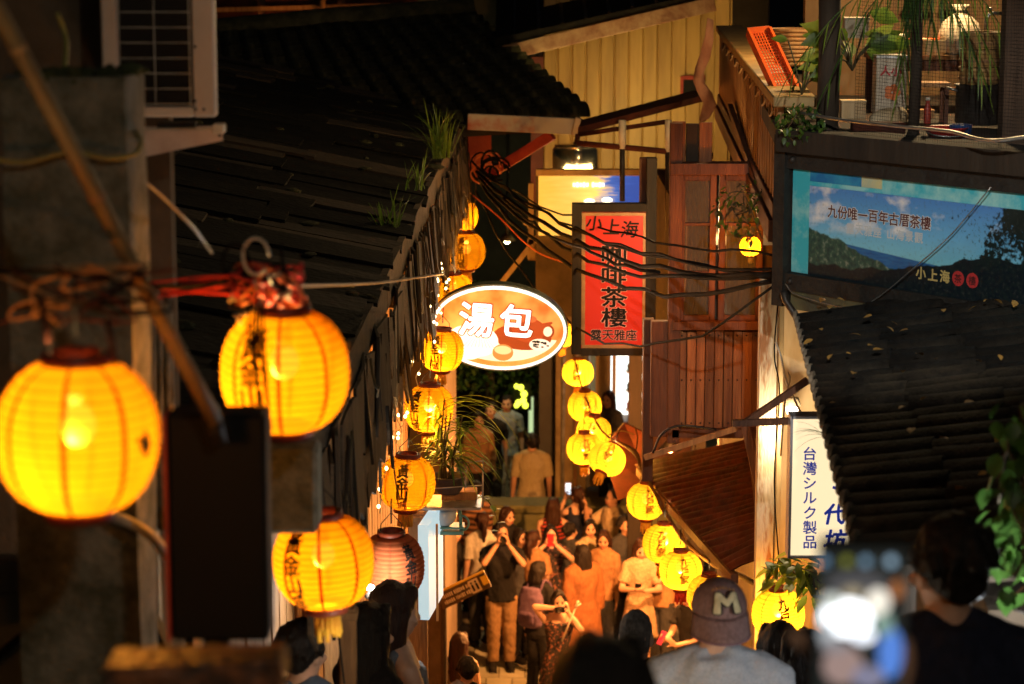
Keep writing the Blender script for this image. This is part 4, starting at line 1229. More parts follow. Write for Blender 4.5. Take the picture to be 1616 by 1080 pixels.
# rusty corrugated awning
aw = thing('rusty_awning', 'rusty corrugated metal awning behind the lantern string', 'awning')
Aa, Ab, Ac, Ad = at(1003, 735, 19.3), at(1152, 902, 15.2), at(1225, 868, 15.1), at(1196, 690, 17.3)
def corr_patch(name, P, nr, amp, m, par, n2=4, sub=6):
    A, B, Cc, D = P
    nn = (B - A).cross(D - A).normalized()
    V = []; fs = []; N = nr * sub
    for i in range(N + 1):
        u = i / N
        for j in range(n2 + 1):
            v = j / n2
            p = A.lerp(B, u).lerp(D.lerp(Cc, u), v) + nn * (amp * sin(2 * pi * u * nr) + .01 * sin(v * 5 + u * 7))
            V.append(p)
    for i in range(N):
        for j in range(n2):
            a = i * (n2 + 1) + j
            fs.append((a, a + 1, a + n2 + 2, a + n2 + 1))
    mb = MB(); mb.add(V, fs, True)
    o = mb.build(name, m, par)
    md = o.modifiers.new('thickness', 'SOLIDIFY'); md.thickness = .004
    return o
for s_ in range(4):
    u0, u1 = s_ / 4, (s_ + 1) / 4 + .012
    P = [Aa.lerp(Ab, u0), Aa.lerp(Ab, u1), Ad.lerp(Ac, u1), Ad.lerp(Ac, u0)]
    P = [p + Vector((0, 0, .012 * (s_ % 2))) for p in P]
    corr_patch('sheet', P, 6, .017, M_RUST, aw)
MB().bar(Aa + Vector((.03, 0, -.05)), Ab + Vector((.03, 0, -.05)), .05, .06).build('edge_batten', M_WOODR, aw)
MB().bar(Ad + Vector((0, 0, -.05)), Ac + Vector((0, 0, -.05)), .05, .06).build('edge_batten', M_WOODR, aw)
dr = thing('draped_awning', 'dark red fabric awning edge behind the lantern cluster', 'awning')
mb = MB(); P = [at(950, 712, 20.5), at(985, 668, 20.9), at(1030, 690, 20.5), at(1030, 770, 20.0), at(975, 790, 20.0)]
mb.prism(P, (0, .06, 0)); mb.build('cloth', mat('dark_red_cloth', (.16, .03, .02), (.09, .02, .015), 6, rough=.8), dr)

# branch that carries the lantern string
bn = thing('lantern_branch', 'crooked bare branch carrying the yellow lantern string', 'branch')
ctrl = [at(905, 560, 22.6), at(918, 610, 21.8), at(938, 660, 20.6), at(958, 688, 19.8), at(1000, 712, 19.0), at(1013, 742, 18.6), at(1034, 778, 18.2), at(1052, 812, 17.8), at(1085, 858, 17.2), at(1125, 890, 16.6), at(1160, 905, 16.0), at(1200, 925, 15.0), at(1232, 935, 13.8)]
pth = smooth_path(ctrl, 5)
MB().tube(pth, [.008 if i < 18 else .018 + .004 * sin(i) for i in range(len(pth))], 7).build('branch', mat('bark', (.16, .10, .05), (.09, .05, .03), 14, rough=.9, bump=.5), bn)
for (x, y, Y, pts) in ((1003, 716, 19, [(1006, 690), (1001, 672)]), (1012, 740, 18.6, [(1022, 700), (1018, 690)]), (958, 688, 19.8, [(980, 680), (1002, 686)]), (1085, 858, 17.2, [(1078, 838), (1086, 830)]), (1130, 892, 16.6, [(1128, 870), (1140, 862)])):
    MB().tube(smooth_path([at(x, y, Y)] + [at(a, b_, Y) for a, b_ in pts]), [.006] * 6 + [.0055] * 6 + [.003], 5).build('twig', MATS['bark'], bn)

# ------------------------------------------------------------------ red tea house sign
rs = thing('red_tea_house_sign', 'tall red sign with black characters in a dark wooden frame', 'sign')
Yr = 16.6
def rbox(name, x0, y0, x1, y1, Y, th, m, bev=.004): return wbox(name, x0, y0, x1, y1, Y, th, m, rs, bev)
rbox('face', 918, 336, 1020, 550, Yr, .05, glow('red_lightbox', (.78, .030, .010), .36), 0)
gd = mat('gilt_trim', (.55, .30, .13), (.4, .2, .08), 9, rough=.5)
for q in ((918, 336, 1020, 341), (918, 545, 1020, 550), (918, 341, 923, 545), (1015, 341, 1020, 545)): rbox('trim', *q, Yr - .012, .012, gd, .001)
for q in ((903, 322, 917, 560), (1021, 250, 1034, 560), (917, 322, 1021, 335), (917, 551, 1021, 562)): rbox('frame', *q, Yr - .03, .10, M_WOODD)
tb_ = MB()
for ch, x, y, s_ in (('小', 938, 352, .115), ('上', 966, 358, .12), ('海', 994, 362, .125)): put_text(tb_, ch, at(x, y, Yr - .005), ra, ua, s_, 0, .02, shear=.15)
tb_.build('lettering', M_INK, rs)
halo = MB(); tb_ = MB()
for ch, y, s_ in (('咖', 402, .150), ('啡', 436, .145), ('茶', 469, .150), ('樓', 501, .145)):
    put_text(halo, ch, at(969, y, Yr - .003), ra, ua, s_, 0, .045, sx=1.28); put_text(tb_, ch, at(969, y, Yr - .006), ra, ua, s_, 0, .024, sx=1.28)
for i, ch in enumerate('露天雅座'):
    put_text(halo, ch, at(941 + i * 18.3, 529, Yr - .003), ra, ua, .083, 0, .045); put_text(tb_, ch, at(941 + i * 18.3, 529, Yr - .006), ra, ua, .083, 0, .02)
halo.build('lettering_outline', mat('salmon_outline', (.75, .32, .2), rough=.5, emit=(.75, .25, .14), estr=.25), rs)
tb_.build('lettering', M_INK, rs)

# ------------------------------------------------------------------ oval soup dumpling lightbox
ov = thing('oval_lightbox', 'oval glowing dumpling shop lightbox with a teapot picture', 'sign')
oc = at(788, 518, 16.2); OW, OH = .458, .288; tilt = radians(-4)
orr = Vector((cos(tilt), 0, sin(tilt))); ou = Vector((-sin(tilt), 0, cos(tilt)))
def oval(name, kx, kz, y0, y1, m, n=48, cx=0, cz=0):
    pts = [oc + orr * (cx + cos(2 * pi * k / n) * kx) + ou * (cz + sin(2 * pi * k / n) * kz) + Vector((0, y0, 0)) for k in range(n)]
    return MB().prism(pts, (0, y1 - y0, 0)).build(name, m, ov)
oval('case', OW + .012, OH + .012, .01, .16, mat('sign_case', (.06, .08, .06), rough=.4))
oval('white_rim', OW, OH, -.002, .009, glow('white_lightbox', (1, .97, .86), 1.15))
def oval_print():
    m = bpy.data.materials.new('dumpling_print'); m.use_nodes = True
    n = m.node_tree.nodes; l = m.node_tree.links; b = n['Principled BSDF']
    tc = n.new('ShaderNodeTexCoord'); nz = n.new('ShaderNodeTexNoise'); nz.inputs['Scale'].default_value = 5; nz.inputs['Detail'].default_value = 3
    l.new(tc.outputs['Object'], nz.inputs['Vector'])
    rp_ = n.new('ShaderNodeValToRGB'); e = rp_.color_ramp.elements
    e[0].position = .35; e[0].color = (.75, .16, .03, 1); e[1].position = .62; e[1].color = (.95, .42, .12, 1)
    l.new(nz.outputs['Fac'], rp_.inputs[0]); l.new(rp_.outputs[0], b.inputs['Base Color']); l.new(rp_.outputs[0], b.inputs['Emission Color']); b.inputs['Emission Strength'].default_value = .42
    return m
oval('print', OW - .020, OH - .024, -.006, -.001, oval_print())
GW = glow('dumpling_white', (1, .93, .76), 1.15)
# lower part of the picture: pale cloth, dumplings, teapot, cup, tray
def oflat(name, poly, out, m):
    pts = [oc + orr * x + ou * z + Vector((0, -out, 0)) for x, z in poly]
    return MB().add(pts, [tuple(range(len(pts)))]).build(name, m, ov)
def ell(cx, cz, a, b_, n=24, t0=0, t1=2 * pi): return [(cx + a * cos(t0 + (t1 - t0) * k / (n - (0 if t1 - t0 > 6.2 else 1))), cz + b_ * sin(t0 + (t1 - t0) * k / (n - (0 if t1 - t0 > 6.2 else 1)))) for k in range(n)]
cloth = []
for k in range(33):
    t = pi * 1.06 + k / 32 * pi * .86
    cloth.append(((OW - .05) * cos(t), (OH - .06) * sin(t)))
oflat('pale_cloth', cloth, .0075, glow('print_cream', (.98, .80, .52), 1.0))
oflat('teapot_shadow', ell(.16, -.05, .20, .09), .0085, glow('print_brown', (.35, .06, .012), .6))
for (x, z, a, b_, m) in ((-.24, -.075, .095, .075, GW), (-.13, -.10, .13, .105, GW), (-.20, -.17, .10, .06, GW)):
    oflat('dumpling', ell(x, z, a, b_), .0100 + abs(x) * .001, m)
for k in range(-4, 5):
    oflat('dumpling_fold', [(-.13 + .004 * k, -.03), (-.13 + .026 * k - .003, -.14), (-.13 + .026 * k + .003, -.14)], .0112, glow('fold_line', (.9, .66, .36), .9))
oflat('cup', ell(.035, -.165, .072, .058), .0104, glow('print_cup', (.55, .24, .06), .8))
oflat('cup_tea', ell(.035, -.148, .058, .03), .0112, glow('print_tea', (.85, .60, .30), .9))
oflat('teapot', ell(.20, .0, .115, .085), .0106, glow('print_teapot', (.42, .07, .015), .7))
oflat('teapot_lid', ell(.19, .078, .06, .026), .0114, glow('print_lid', (.62, .14, .04), .8))
oflat('teapot_spout', [(.29, .0), (.36, .06), (.35, .07), (.27, .05)], .0110, MATS['print_teapot'])
oflat('handle_ring', ell(.33, .0, .045, .05), .0102, MATS['print_brown'])
oflat('handle_hole', ell(.33, .0, .03, .034), .0116, MATS['print_cream'])
oflat('tray', ell(.285, -.095, .075, .042), .0118, glow('print_tray', (.9, .8, .6), 1.0))
for k in range(22):
    a = R.uniform(0, 6.3); q = R.random() ** .5
    oflat('tea_leaf', ell(.285 + .055 * q * cos(a), -.09 + .028 * q * sin(a), .011, .006, 6), .0124 + k * .00003, M_INK)
hb, tb_ = MB(), MB()
for ch, x, y, s_ in (('湯', 752, 504, .245), ('包', 815, 506, .235)):
    put_text(hb, ch, at(x, y, 16.2) + Vector((0, -.0135, 0)), orr, ou, s_, 0, .06)
    put_text(tb_, ch, at(x, y, 16.2) + Vector((0, -.0165, 0)), orr, ou, s_, 0, .026)
hb.build('lettering_outline', glow('letter_brown', (.36, .05, .01), .5), ov); tb_.build('lettering', glow('letter_white', (1, .98, .9), 1.8), ov)
MB().bar(oc + Vector((-.5, .2, .1)), oc + Vector((-1.0, .5, .1)), .03, .03).build('arm', M_DMETAL, ov)
MB().bar(oc + Vector((-.3, .1, .0)), oc + Vector((-1.0, .4, .0)), .03, .03).build('arm', M_DMETAL, ov)
al = bpy.data.lights.new('oval_glow', 'AREA'); al.shape = 'ELLIPSE'; al.size = .85; al.size_y = .5; al.energy = 7; al.color = (1, .72, .45)
ao = bpy.data.objects.new('oval_glow', al); C.objects.link(ao); ao.parent = ov; ao.location = oc + Vector((0, -.03, 0)); ao.rotation_euler = (-pi / 2, 0, 0)
# ------------------------------------------------------------------ yellow sheet-metal house farther back
yh = thing('yellow_sheet_house', 'house clad in yellow corrugated sheet under a dark sloping roof', 'house')
def ybox(name, x0, y0, x1, y1, Y, th, m, par=yh, bev=.0): return wbox(name, x0, y0, x1, y1, Y, th, m, par, bev)
Yy = 24.0
xs = 858
while xs < 1140:
    a, b_ = at(xs, 20, Yy), at(xs + 22.5, 330, Yy)
    w_ = b_.x - a.x; zt_, zb_ = at(xs, -30, Yy).z, at(xs, 330, Yy).z
    mb = MB()
    prof = [(0, 0), (.012, -.018), (w_ - .03, -.018), (w_ - .018, 0), (w_, 0)]
    V = [(a.x + x, Yy + y, z) for x, y in prof for z in (zb_, zt_)]
    mb.add(V, [(2 * k, 2 * k + 2, 2 * k + 3, 2 * k + 1) for k in range(4)])
    mb.build('wall_sheet', M_YELLOW, yh)
    xs += 22.5
MB().box((1.35, 26.1, 6.3), (2.1, 4.0, 2.4)).build('wall', M_WALLD, yh)
for (x, y) in ((2.2, 24.3), (2.2, 27.9), (1.45, 27.9)): MB().box((x, y, 2.55), (.16, .16, 5.1)).build('pillar', M_WOODD, yh)
ybox('door_post', 838, 90, 857, 330, Yy - .05, .1, mat('oxblood_paint', (.16, .035, .02), (.1, .02, .015), 5, rough=.6))
p, q = at(795, 84, 23.2), at(1128, 6, 23.2)
MB().bar(p, q, .06, .14).build('barge_board', mat('worn_barge', (.40, .26, .14), (.22, .10, .05), 6, rough=.7, bump=.3), yh, .004)
d = (q - p)
mb = MB(); mb.prism([p + Vector((-.08, -.02, .07)), q + Vector((.08, -.02, .07)), q + Vector((.08, -.02, .14)), p + Vector((-.08, -.02, .14))], (0, 3.6, .75)); mb.build('roof', M_BOARD, yh)
for k in range(9):
    s_ = p.lerp(q, (k + .5) / 9) + Vector((0, .0, .145))
    MB().bar(s_, s_ + Vector((0, 3.5, .74)), .03, .025).build('roof_rib', M_DMETAL, yh)
ybox('vent_hole', 1078, 126, 1112, 152, Yy - .03, .02, M_BLACK); ybox('vent_frame', 1074, 121, 1078, 156, Yy - .04, .04, M_REDP); ybox('vent_frame', 1078, 120, 1112, 126, Yy - .04, .04, M_REDP)

# balcony with metal tank and lightbox below the yellow wall
tk = thing('steel_tank', 'shiny round steel tank standing above the blue and yellow lightbox', 'tank', at(909, 272, 23.0))
MB().lathe([(.0, .0), (.22, 0), (.225, .02), (.225, .22), (.20, .25), (.21, .26), (.0, .27)], 28).build('drum', mat('polished_steel', (.62, .55, .42), rough=.16, metal=1.0), tk)
MB().lathe([(.03, .26), (.03, .29), (0, .295)], 12).build('knob', M_DMETAL, tk)
ad = thing('ad_lightbox', 'big yellow and blue advertising lightbox behind the red sign', 'sign')
def adprint():
    m = bpy.data.materials.new('ad_print'); m.use_nodes = True
    n = m.node_tree.nodes; l = m.node_tree.links; b = n['Principled BSDF']
    tc = n.new('ShaderNodeTexCoord'); sp = n.new('ShaderNodeSeparateXYZ'); l.new(tc.outputs['Generated'], sp.inputs[0])
    nz = n.new('ShaderNodeTexNoise'); nz.inputs['Scale'].default_value = 6; nz.inputs['Detail'].default_value = 4
    mp = n.new('ShaderNodeMapping'); mp.inputs['Scale'].default_value = (1, 1, 3); l.new(tc.outputs['Generated'], mp.inputs[0]); l.new(mp.outputs[0], nz.inputs['Vector'])
    a = n.new('ShaderNodeMath'); a.operation = 'MULTIPLY_ADD'; l.new(nz.outputs['Fac'], a.inputs[0]); a.inputs[1].default_value = .55; l.new(sp.outputs[0], a.inputs[2])
    r = n.new('ShaderNodeValToRGB'); l.new(a.outputs[0], r.inputs[0]); e = r.color_ramp.elements
    for _ in range(2): e.new(.5)
    for k, (p_, c_) in enumerate(((.3, (.9, .58, .09)), (.72, (.95, .72, .2)), (.84, (.05, .16, .62)), (.96, (.03, .10, .5)))): e[k].position = p_; e[k].color = (*c_, 1)
    l.new(r.outputs[0], b.inputs['Base Color']); l.new(r.outputs[0], b.inputs['Emission Color']); b.inputs['Emission Strength'].default_value = .36
    return m
wbox('face', 850, 278, 1052, 372, 22.2, .06, adprint(), ad, 0)
wbox('cap_rail', 846, 268, 1060, 278, 22.15, .1, M_CREAM, ad, .003)
wbox('teal_face', 1024, 376, 1056, 425, 22.15, .05, glow('teal_light', (.25, .75, .55), 1.0), ad, 0)
wbox('yellow_band', 1024, 425, 1056, 442, 22.15, .05, glow('yellow_light', (.85, .70, .12), 1.0), ad, 0)
wbox('white_band', 1024, 442, 1056, 470, 22.15, .05, glow('pale_light', (.75, .78, .62), 1.1), ad, 0)
wbox('back_box', 846, 278, 1060, 500, 22.28, .3, M_WALLD, ad, 0)
tb_ = MB()
put_text(tb_, 'Pe', at(1040, 325, 22.19), ra, ua, .24, 0, .03); tb_.build('lettering', glow('ad_white', (1, .97, .85), 1.6), ad)
tb_ = MB()
for k in range(9):
    q = at(906 + k * 5.2 + (4 if k > 4 else 0), 292, 22.185); tb_.box(q, (.022, .002, .034 + .008 * (k % 2)))
tb_.build('small_print', MATS['ad_white'], ad)
for (x, y) in ((930, 318), (958, 316)):
    MB().ball(at(x, y, 22.1), (.05, .03, .025), 10, 6).build('lamp', glow('ad_lamp', (1, .9, .6), 3), ad)
al = bpy.data.lights.new('ad_glow', 'AREA'); al.shape = 'RECTANGLE'; al.size = 1.1; al.size_y = .2; al.energy = 19; al.color = (1, .72, .28)
ao = bpy.data.objects.new('ad_glow', al); C.objects.link(ao); ao.parent = ad; ao.location = at(950, 283, 22.6) + Vector((0, .1, .05)); ao.rotation_euler = (radians(150), 0, 0)

bk = thing('balcony_frame', 'cream painted metal balcony with crossed braces left of the red sign', 'balcony')
for (x0, y0, x1, y1, w) in ((838, 290, 838, 405, .05), (862, 290, 862, 400, .035), (884, 290, 884, 400, .035), (832, 356, 905, 350, .05), (832, 382, 905, 378, .05), (832, 402, 912, 400, .07), (866, 352, 790, 448, .045), (880, 372, 826, 352, .03), (902, 352, 842, 402, .03)):
    MB().bar(at(x0, y0, 22.6), at(x1, y1, 22.6), w, w).build('bar', M_CREAM, bk)
MB().box(at(868, 392, 22.9), (.42, .4, .18)).build('floor_slab', M_CREAM, bk)

# awning frame with pipes
af = thing('awning_frame', 'rusty pipe awning frame over the red sign', 'awning')
P = [at(912, 212, 18.4), at(1112, 160, 18.4), at(1112, 148, 20.5), at(920, 198, 20.5)]
MB().prism(P, (0, 0, .05)).build('roof_sheet', M_RUST, af)
for (x0, y0, x1, y1, Y, r, m) in ((910, 226, 1125, 246, 18.3, .022, M_RUST), (912, 212, 910, 226, 18.35, .02, M_RUST), (982, 190, 982, 235, 18.3, .028, M_WHITE), (982, 232, 982, 318, 18.3, .020, M_DMETAL), (1055, 190, 1055, 240, 18.3, .028, M_WHITE), (1055, 240, 1055, 480, 18.3, .026, M_DMETAL), (912, 213, 1055, 192, 18.35, .018, M_RUST)):
    MB().tube([at(x0, y0, Y), at(x1, y1, Y)], r, 8).build('pipe', m, af)
wbox('hanger_post', 1010, 250, 1025, 325, 16.7, .08, M_WOODR, af)
dc = thing('twisted_cloth', 'twisted strip of reddish cloth hanging at the end of the balustrade', 'cloth')
V = []; fs = []
for k, (x, y, w) in enumerate(((1121, 30, 6), (1119, 60, 8), (1112, 90, 9), (1104, 112, 7), (1103, 130, 10), (1112, 146, 14), (1120, 165, 12), (1112, 185, 7), (1106, 192, 2))):
    for s_ in (-1, 0, 1):
        p = at(x + s_ * w * .9, y + s_ * 2, 17.8); p.y += .03 * sin(k * 1.3 + s_ * 2); V.append(p)
for k in range(8):
    for s_ in range(2):
        a = k * 3 + s_; fs.append((a, a + 1, a + 4, a + 3))
o = MB().add(V, fs, True).build('strip', mat('faded_cloth', (.34, .17, .10), (.24, .10, .06), 8, rough=.9), dc)
md = o.modifiers.new('thickness', 'SOLIDIFY'); md.thickness = .006

# ------------------------------------------------------------------ balustrade of the terrace
bu = thing('terrace_balustrade', 'wooden batten balustrade with a broad yellow cap rail running back from the billboard', 'balustrade')
def bal(t, v):
    """t 0 near .. 1 far along the rail; v 0 bottom .. 1 top"""
    Y = 12.6 + (20.5 - 12.6) * t
    X = 1.395 + (Y - 12.6) * .047
    return Vector((X, Y, 7.17 + .56 * v))
for k in range(34):
    t = k / 33
    a, b_ = bal(t, 0), bal(t, 1)
    MB().box(((a.x), a.y, (a.z + b_.z) / 2), (.03, .085, b_.z - a.z)).build('batten', M_WOODT, bu, .003)
    if k % 3 == 1 and k < 30:
        c_ = bal(t + .016, .93)
        MB().tube([c_ + Vector((-.02 - .012 * sin(q * pi / 8), (q - 4) * .028, -.045 * sin(q * pi / 8))) for q in range(9)], .007, 6).build('hook', M_CREAM, bu)
a, b_ = bal(-.03, 1.06), bal(1, 1.06)
MB().bar(a + Vector((.06, 0, 0)), b_ + Vector((.06, 0, 0)), .22, .055).build('cap_rail', mat('yellow_rail', (.42, .28, .10), (.28, .17, .06), 5, rough=.6, bump=.3), bu, .006)
MB().bar(bal(0, .0), bal(1, .0), .06, .09).build('bottom_rail', M_WOODR, bu, .004)
MB().bar(bal(0, -.18) , bal(1, -.18), .10, .12).build('floor_beam', M_WOODR, bu, .004)
MB().bar(bal(.02, -.25), bal(.62, .30) + Vector((-.05, 0, 0)), .035, .05).build('diagonal', M_WOODR, bu)

# ------------------------------------------------------------------ terrace with its kitchen clutter
tf = thing('terrace', 'dark timber terrace above the billboard', 'terrace')
MB().prism([onb(-.05, .36, .06), onb(1.85, .36, .06), Vector((4.2, 12.0, BL.z + .36)), Vector((4.2, 16.5, BL.z + .36)), Vector((1.6, 16.5, BL.z + .36))], (0, 0, .09)).build('floor', M_WOODD, tf)
TZ = BL.z + .45
ky = thing('kitchen_wall', 'warm lit back wall of the terrace kitchen', 'wall')
MB().box((2.9, 14.6, TZ + .75), (2.3, .1, 1.9)).build('wall', mat('kitchen_plaster', (.20, .115, .05), (.10, .055, .025), 4, rough=.8, stretch=(1, 1, .4)), ky)
MB().box((3.02, 14.5, TZ + 1.0), (.18, .04, 1.6)).build('tile_strip', M_CREAM, ky)
MB().box((at(1595, 100, 11.4).x + .10, 11.4, TZ + .5), (.28, .12, 1.3)).build('pier', mat('brown_pier', (.10, .055, .03), (.06, .035, .02), 4, rough=.8), ky)
for (x0, x1, Y, lab) in ((1287, 1322, 12.0, 'thick black post rising from the terrace beside the banana leaf'), (1432, 1450, 11.7, 'slender black trunk-like post in the middle of the terrace')):
    a, b_ = at(x0, 215, Y), at(x1, 215, Y)
    t = thing('terrace_post', lab, 'post', ((a.x + b_.x) / 2, Y, TZ), group='terrace posts')
    MB().tube([(0, 0, 0), (.006, 0, .4), (-.004, 0, .8), (.01, 0, 1.3)], [(b_.x - a.x) / 2] * 4, 12).build('shaft', M_WOODD, t)
    MB().lathe([((b_.x - a.x) * .62, 0), ((b_.x - a.x) * .56, .03), ((b_.x - a.x) * .5, .035)], 12).build('foot', M_WOODD, t)
pd = thing('added_pendant', 'added warm pendant lamp, out of view over the terrace kitchen', 'lamp', (2.35, 13.2, TZ + 1.18))  # added above the frame to light the terrace
MB().lathe([(.015, .12), (.03, .1), (.14, 0), (.137, 0), (.026, .095)], 20).build('shade', M_REDP, pd)
MB().ball((0, 0, .0), .035, 12, 8).build('bulb', glow('added_pendant_bulb', (1, .78, .45), 20), pd)
MB().tube([(0, 0, .12), (0, 0, .9)], .004, 5).build('cord', M_WIRE, pd)
ll = bpy.data.lights.new('added_pendant_light', 'POINT'); ll.energy = 62; ll.color = (1, .70, .34); ll.shadow_soft_size = .05
lo = bpy.data.objects.new('added_pendant_light', ll); C.objects.link(lo); lo.parent = pd; lo.location = (0, 0, -.06)
pd2 = thing('added_pendant', 'second added pendant lamp, out of view over the balustrade end of the terrace', 'lamp', (1.95, 15.6, TZ + 1.3))  # another lamp added above the frame for the terrace
MB().lathe([(.015, .12), (.03, .1), (.14, 0), (.137, 0), (.026, .095)], 20).build('shade', M_REDP, pd2)
MB().ball((0, 0, .0), .035, 12, 8).build('bulb', MATS['added_pendant_bulb'], pd2)
ll = bpy.data.lights.new('added_pendant_light', 'POINT'); ll.energy = 60; ll.color = (1, .66, .30); ll.shadow_soft_size = .05
lo = bpy.data.objects.new('added_pendant_light', ll); C.objects.link(lo); lo.parent = pd2; lo.location = (0, 0, -.06)

# orange crate leaning on the rail
oc_ = thing('plastic_crate', 'bright orange plastic crate leaning on the terrace rail', 'crate')
pA, pB, pC, pD = at(1193, 62, 13.6), at(1214, 48, 13.6), at(1262, 150, 13.1), at(1248, 152, 13.1)
ex = (pC - pB); ln = ex.length; ex = ex / ln; ey = Vector((.93, .2, .1)); ey = (ey - ex * ey.dot(ex)).normalized(); ez = ex.cross(ey)
def cr(u, v, w): return pB + ex * u + ey * v + ez * w
wd = .125
for (u0, v0, w0, u1, v1, w1, t_) in ((0, 0, 0, ln, 0, 0, .015), (0, -wd, 0, ln, -wd, 0, .015), (0, 0, 0, 0, -wd, 0, .015), (ln, 0, 0, ln, -wd, 0, .015)):
    MB().bar(cr(u0, v0, w0), cr(u1, v1, w1), t_, .05).build('rim', M_ORANGE, oc_)
for k in range(22):
    u = ln * (k + .5) / 22; MB().bar(cr(u, -.005, .0), cr(u, -wd + .005, .0), .008, .006).build('slat', M_ORANGE, oc_)
for k in range(8):
    v = -wd * (k + .5) / 8; MB().bar(cr(.01, v, -.002), cr(ln - .01, v, -.002), .006, .006).build('slat', M_ORANGE, oc_)

# white tin with red print
tn = thing('white_tin', 'tall white oil tin with red lettering and an orange blossom print', 'tin')
a, b_ = at(1384, 92, 12.3), at(1430, 182, 12.3)
MB().box(((a.x + b_.x) / 2, 12.38, (a.z + b_.z) / 2), (b_.x - a.x, .15, a.z - b_.z)).build('can', mat('tin_white', (.55, .47, .35), (.45, .36, .25), 5, rough=.4), tn, .006)
MB().box(((a.x + b_.x) / 2, 12.38, a.z + .006), (b_.x - a.x + .006, .155, .012)).build('lid', M_STEEL, tn)
tb_ = MB(); put_text(tb_, '人小', at(1406, 112, 12.29), ra, ua, .055, 0, .03); tb_.build('lettering', REDC, tn)
mb = MB()
for k in range(5):
    c_ = at(1408, 146, 12.29) + Vector((.024 * cos(k * 1.257), 0, .024 * sin(k * 1.257)))
    mb.add([c_ + Vector((.019 * cos(q * pi / 6), -.0005 * k, .019 * sin(q * pi / 6))) for q in range(12)], [tuple(range(12))[::-1]])
mb.build('blossom_print', mat('orange_print', (.65, .16, .03), rough=.5), tn)
tb_ = MB(); put_text(tb_, '....', at(1408, 124, 12.29), ra, ua, .03, 0, .0); tb_.build('small_print', M_INK, tn)
sk = thing('paper_sack', 'pale sack slumped below the white tin', 'sack', at(1402, 200, 12.2))
MB().ball((0, 0, .035), (.09, .06, .06), 12, 8).ball((.05, .01, .05), (.05, .05, .05), 10, 7).ball((-.05, 0, .03), (.05, .05, .045), 10, 7).build('sack', M_CREAM, sk)
# bamboo steamers on a pot
spn = thing('steel_stock_pot', 'dark steel stock pot under the bamboo steamers', 'pot', at(1545, 196, 12.2))
MB().lathe([(.115, 0), (.122, .01), (.122, .19), (.13, .195), (.13, .2), (.115, .2)], 24).build('pot', M_DMETAL, spn)
for s_ in (-1, 1):
    MB().tube([(s_ * .12, -.03, .17), (s_ * .16, -.025, .18), (s_ * .16, .025, .18), (s_ * .12, .03, .17)], .007, 6).build('handle', M_STEEL, spn)
for k, nm in enumerate(('lowest', 'middle', 'topmost')):
    sb = thing('bamboo_steamer', '%s of the three stacked bamboo steamers' % nm, 'steamer', at(1543, 196, 12.2) + Vector((0, 0, .202 + k * .088)), group='stacked steamers')
    MB().lathe([(.095, 0), (.10, .004), (.10, .066), (.103, .068), (.103, .085), (.094, .085), (.094, .01)], 28).build('ring', mat('steamer_bamboo', (.42, .25, .09), (.3, .16, .05), 9, rough=.6), sb)
    MB().lathe([(.103, .022), (.105, .024), (.105, .036), (.103, .038)], 28, caps=False).build('hoop', M_WOODT, sb)
# basin and bucket
bs_ = thing('red_basin', 'red plastic basin with a wire handle at the terrace edge', 'basin', at(1492, 226, 11.6))
MB().lathe([(.07, 0), (.10, .07), (.108, .072), (.108, .078), (.095, .075), (.07, .012)], 24).build('bowl', mat('red_plastic', (.42, .02, .015), rough=.35), bs_)
MB().tube([(.1 * cos(a_ / 8 * pi), -.02 - .09 * sin(a_ / 8 * pi), .06 - .02 * sin(a_ / 8 * pi)) for a_ in range(9)], .004, 5).build('handle', M_STEEL, bs_)
bl2 = thing('blue_bowl', 'dark blue plastic bowl set in the red basin', 'bowl', at(1516, 208, 11.62))
MB().lathe([(.04, -.03), (.052, .0), (.056, .035), (.05, .035), (.045, 0)], 20).build('bowl', mat('blue_plastic', (.02, .05, .16), rough=.35), bl2)
# table with boxes, lamp-lit
tbk = thing('work_table', 'wooden work table with trays at the back of the terrace kitchen', 'table', (at(1470, 90, 13.2).x, 13.4, TZ))
MB().box((0, 0, .30), (.62, .4, .03)).build('top', M_WOODT, tbk)
MB().box((0, -.19, .26), (.6, .02, .06)).build('apron', M_WOODR, tbk)
for (x, y) in ((-.28, -.17), (.28, -.17), (-.28, .17), (.28, .17)): MB().box((x, y, .143), (.04, .04, .285)).build('leg', M_WOODR, tbk)
tray = thing('bread_tray', 'shallow tray of red and cream packets on the work table', 'tray', (at(1440, 60, 13.2).x, 13.35, TZ + .315))
MB().box((0, 0, .01), (.36, .25, .02)).build('base', M_CREAM, tray)
for (x, y, sx, sy) in ((0, -.13, .36, .012), (0, .13, .36, .012), (-.18, 0, .012, .25), (.18, 0, .012, .25)): MB().box((x, y, .045), (sx, sy, .07)).build('side', M_CREAM, tray)
for k in range(6): MB().box((-.13 + k * .052, -.02, .055), (.045, .14, .06), Matrix.Rotation(R.uniform(-.3, .3), 3, 'Z')).build('packet', [M_REDP, M_CREAM, M_ORANGE][k % 3], tray)
sk2 = thing('white_sack', 'bulging white sack standing on the work table', 'sack', (at(1520, 60, 13.2).x, 13.3, TZ + .315))
MB().lathe([(.09, 0), (.115, .03), (.12, .1), (.10, .17), (.045, .22), (.03, .24), (.05, .27), (.0, .262)], 20).build('sack', mat('sack_cloth', (.55, .46, .34), (.42, .33, .22), 9, rough=.9, bump=.4), sk2)
fa = thing('water_tap', 'steel water tap at the kitchen pier', 'tap', at(1562, 40, 12.4))
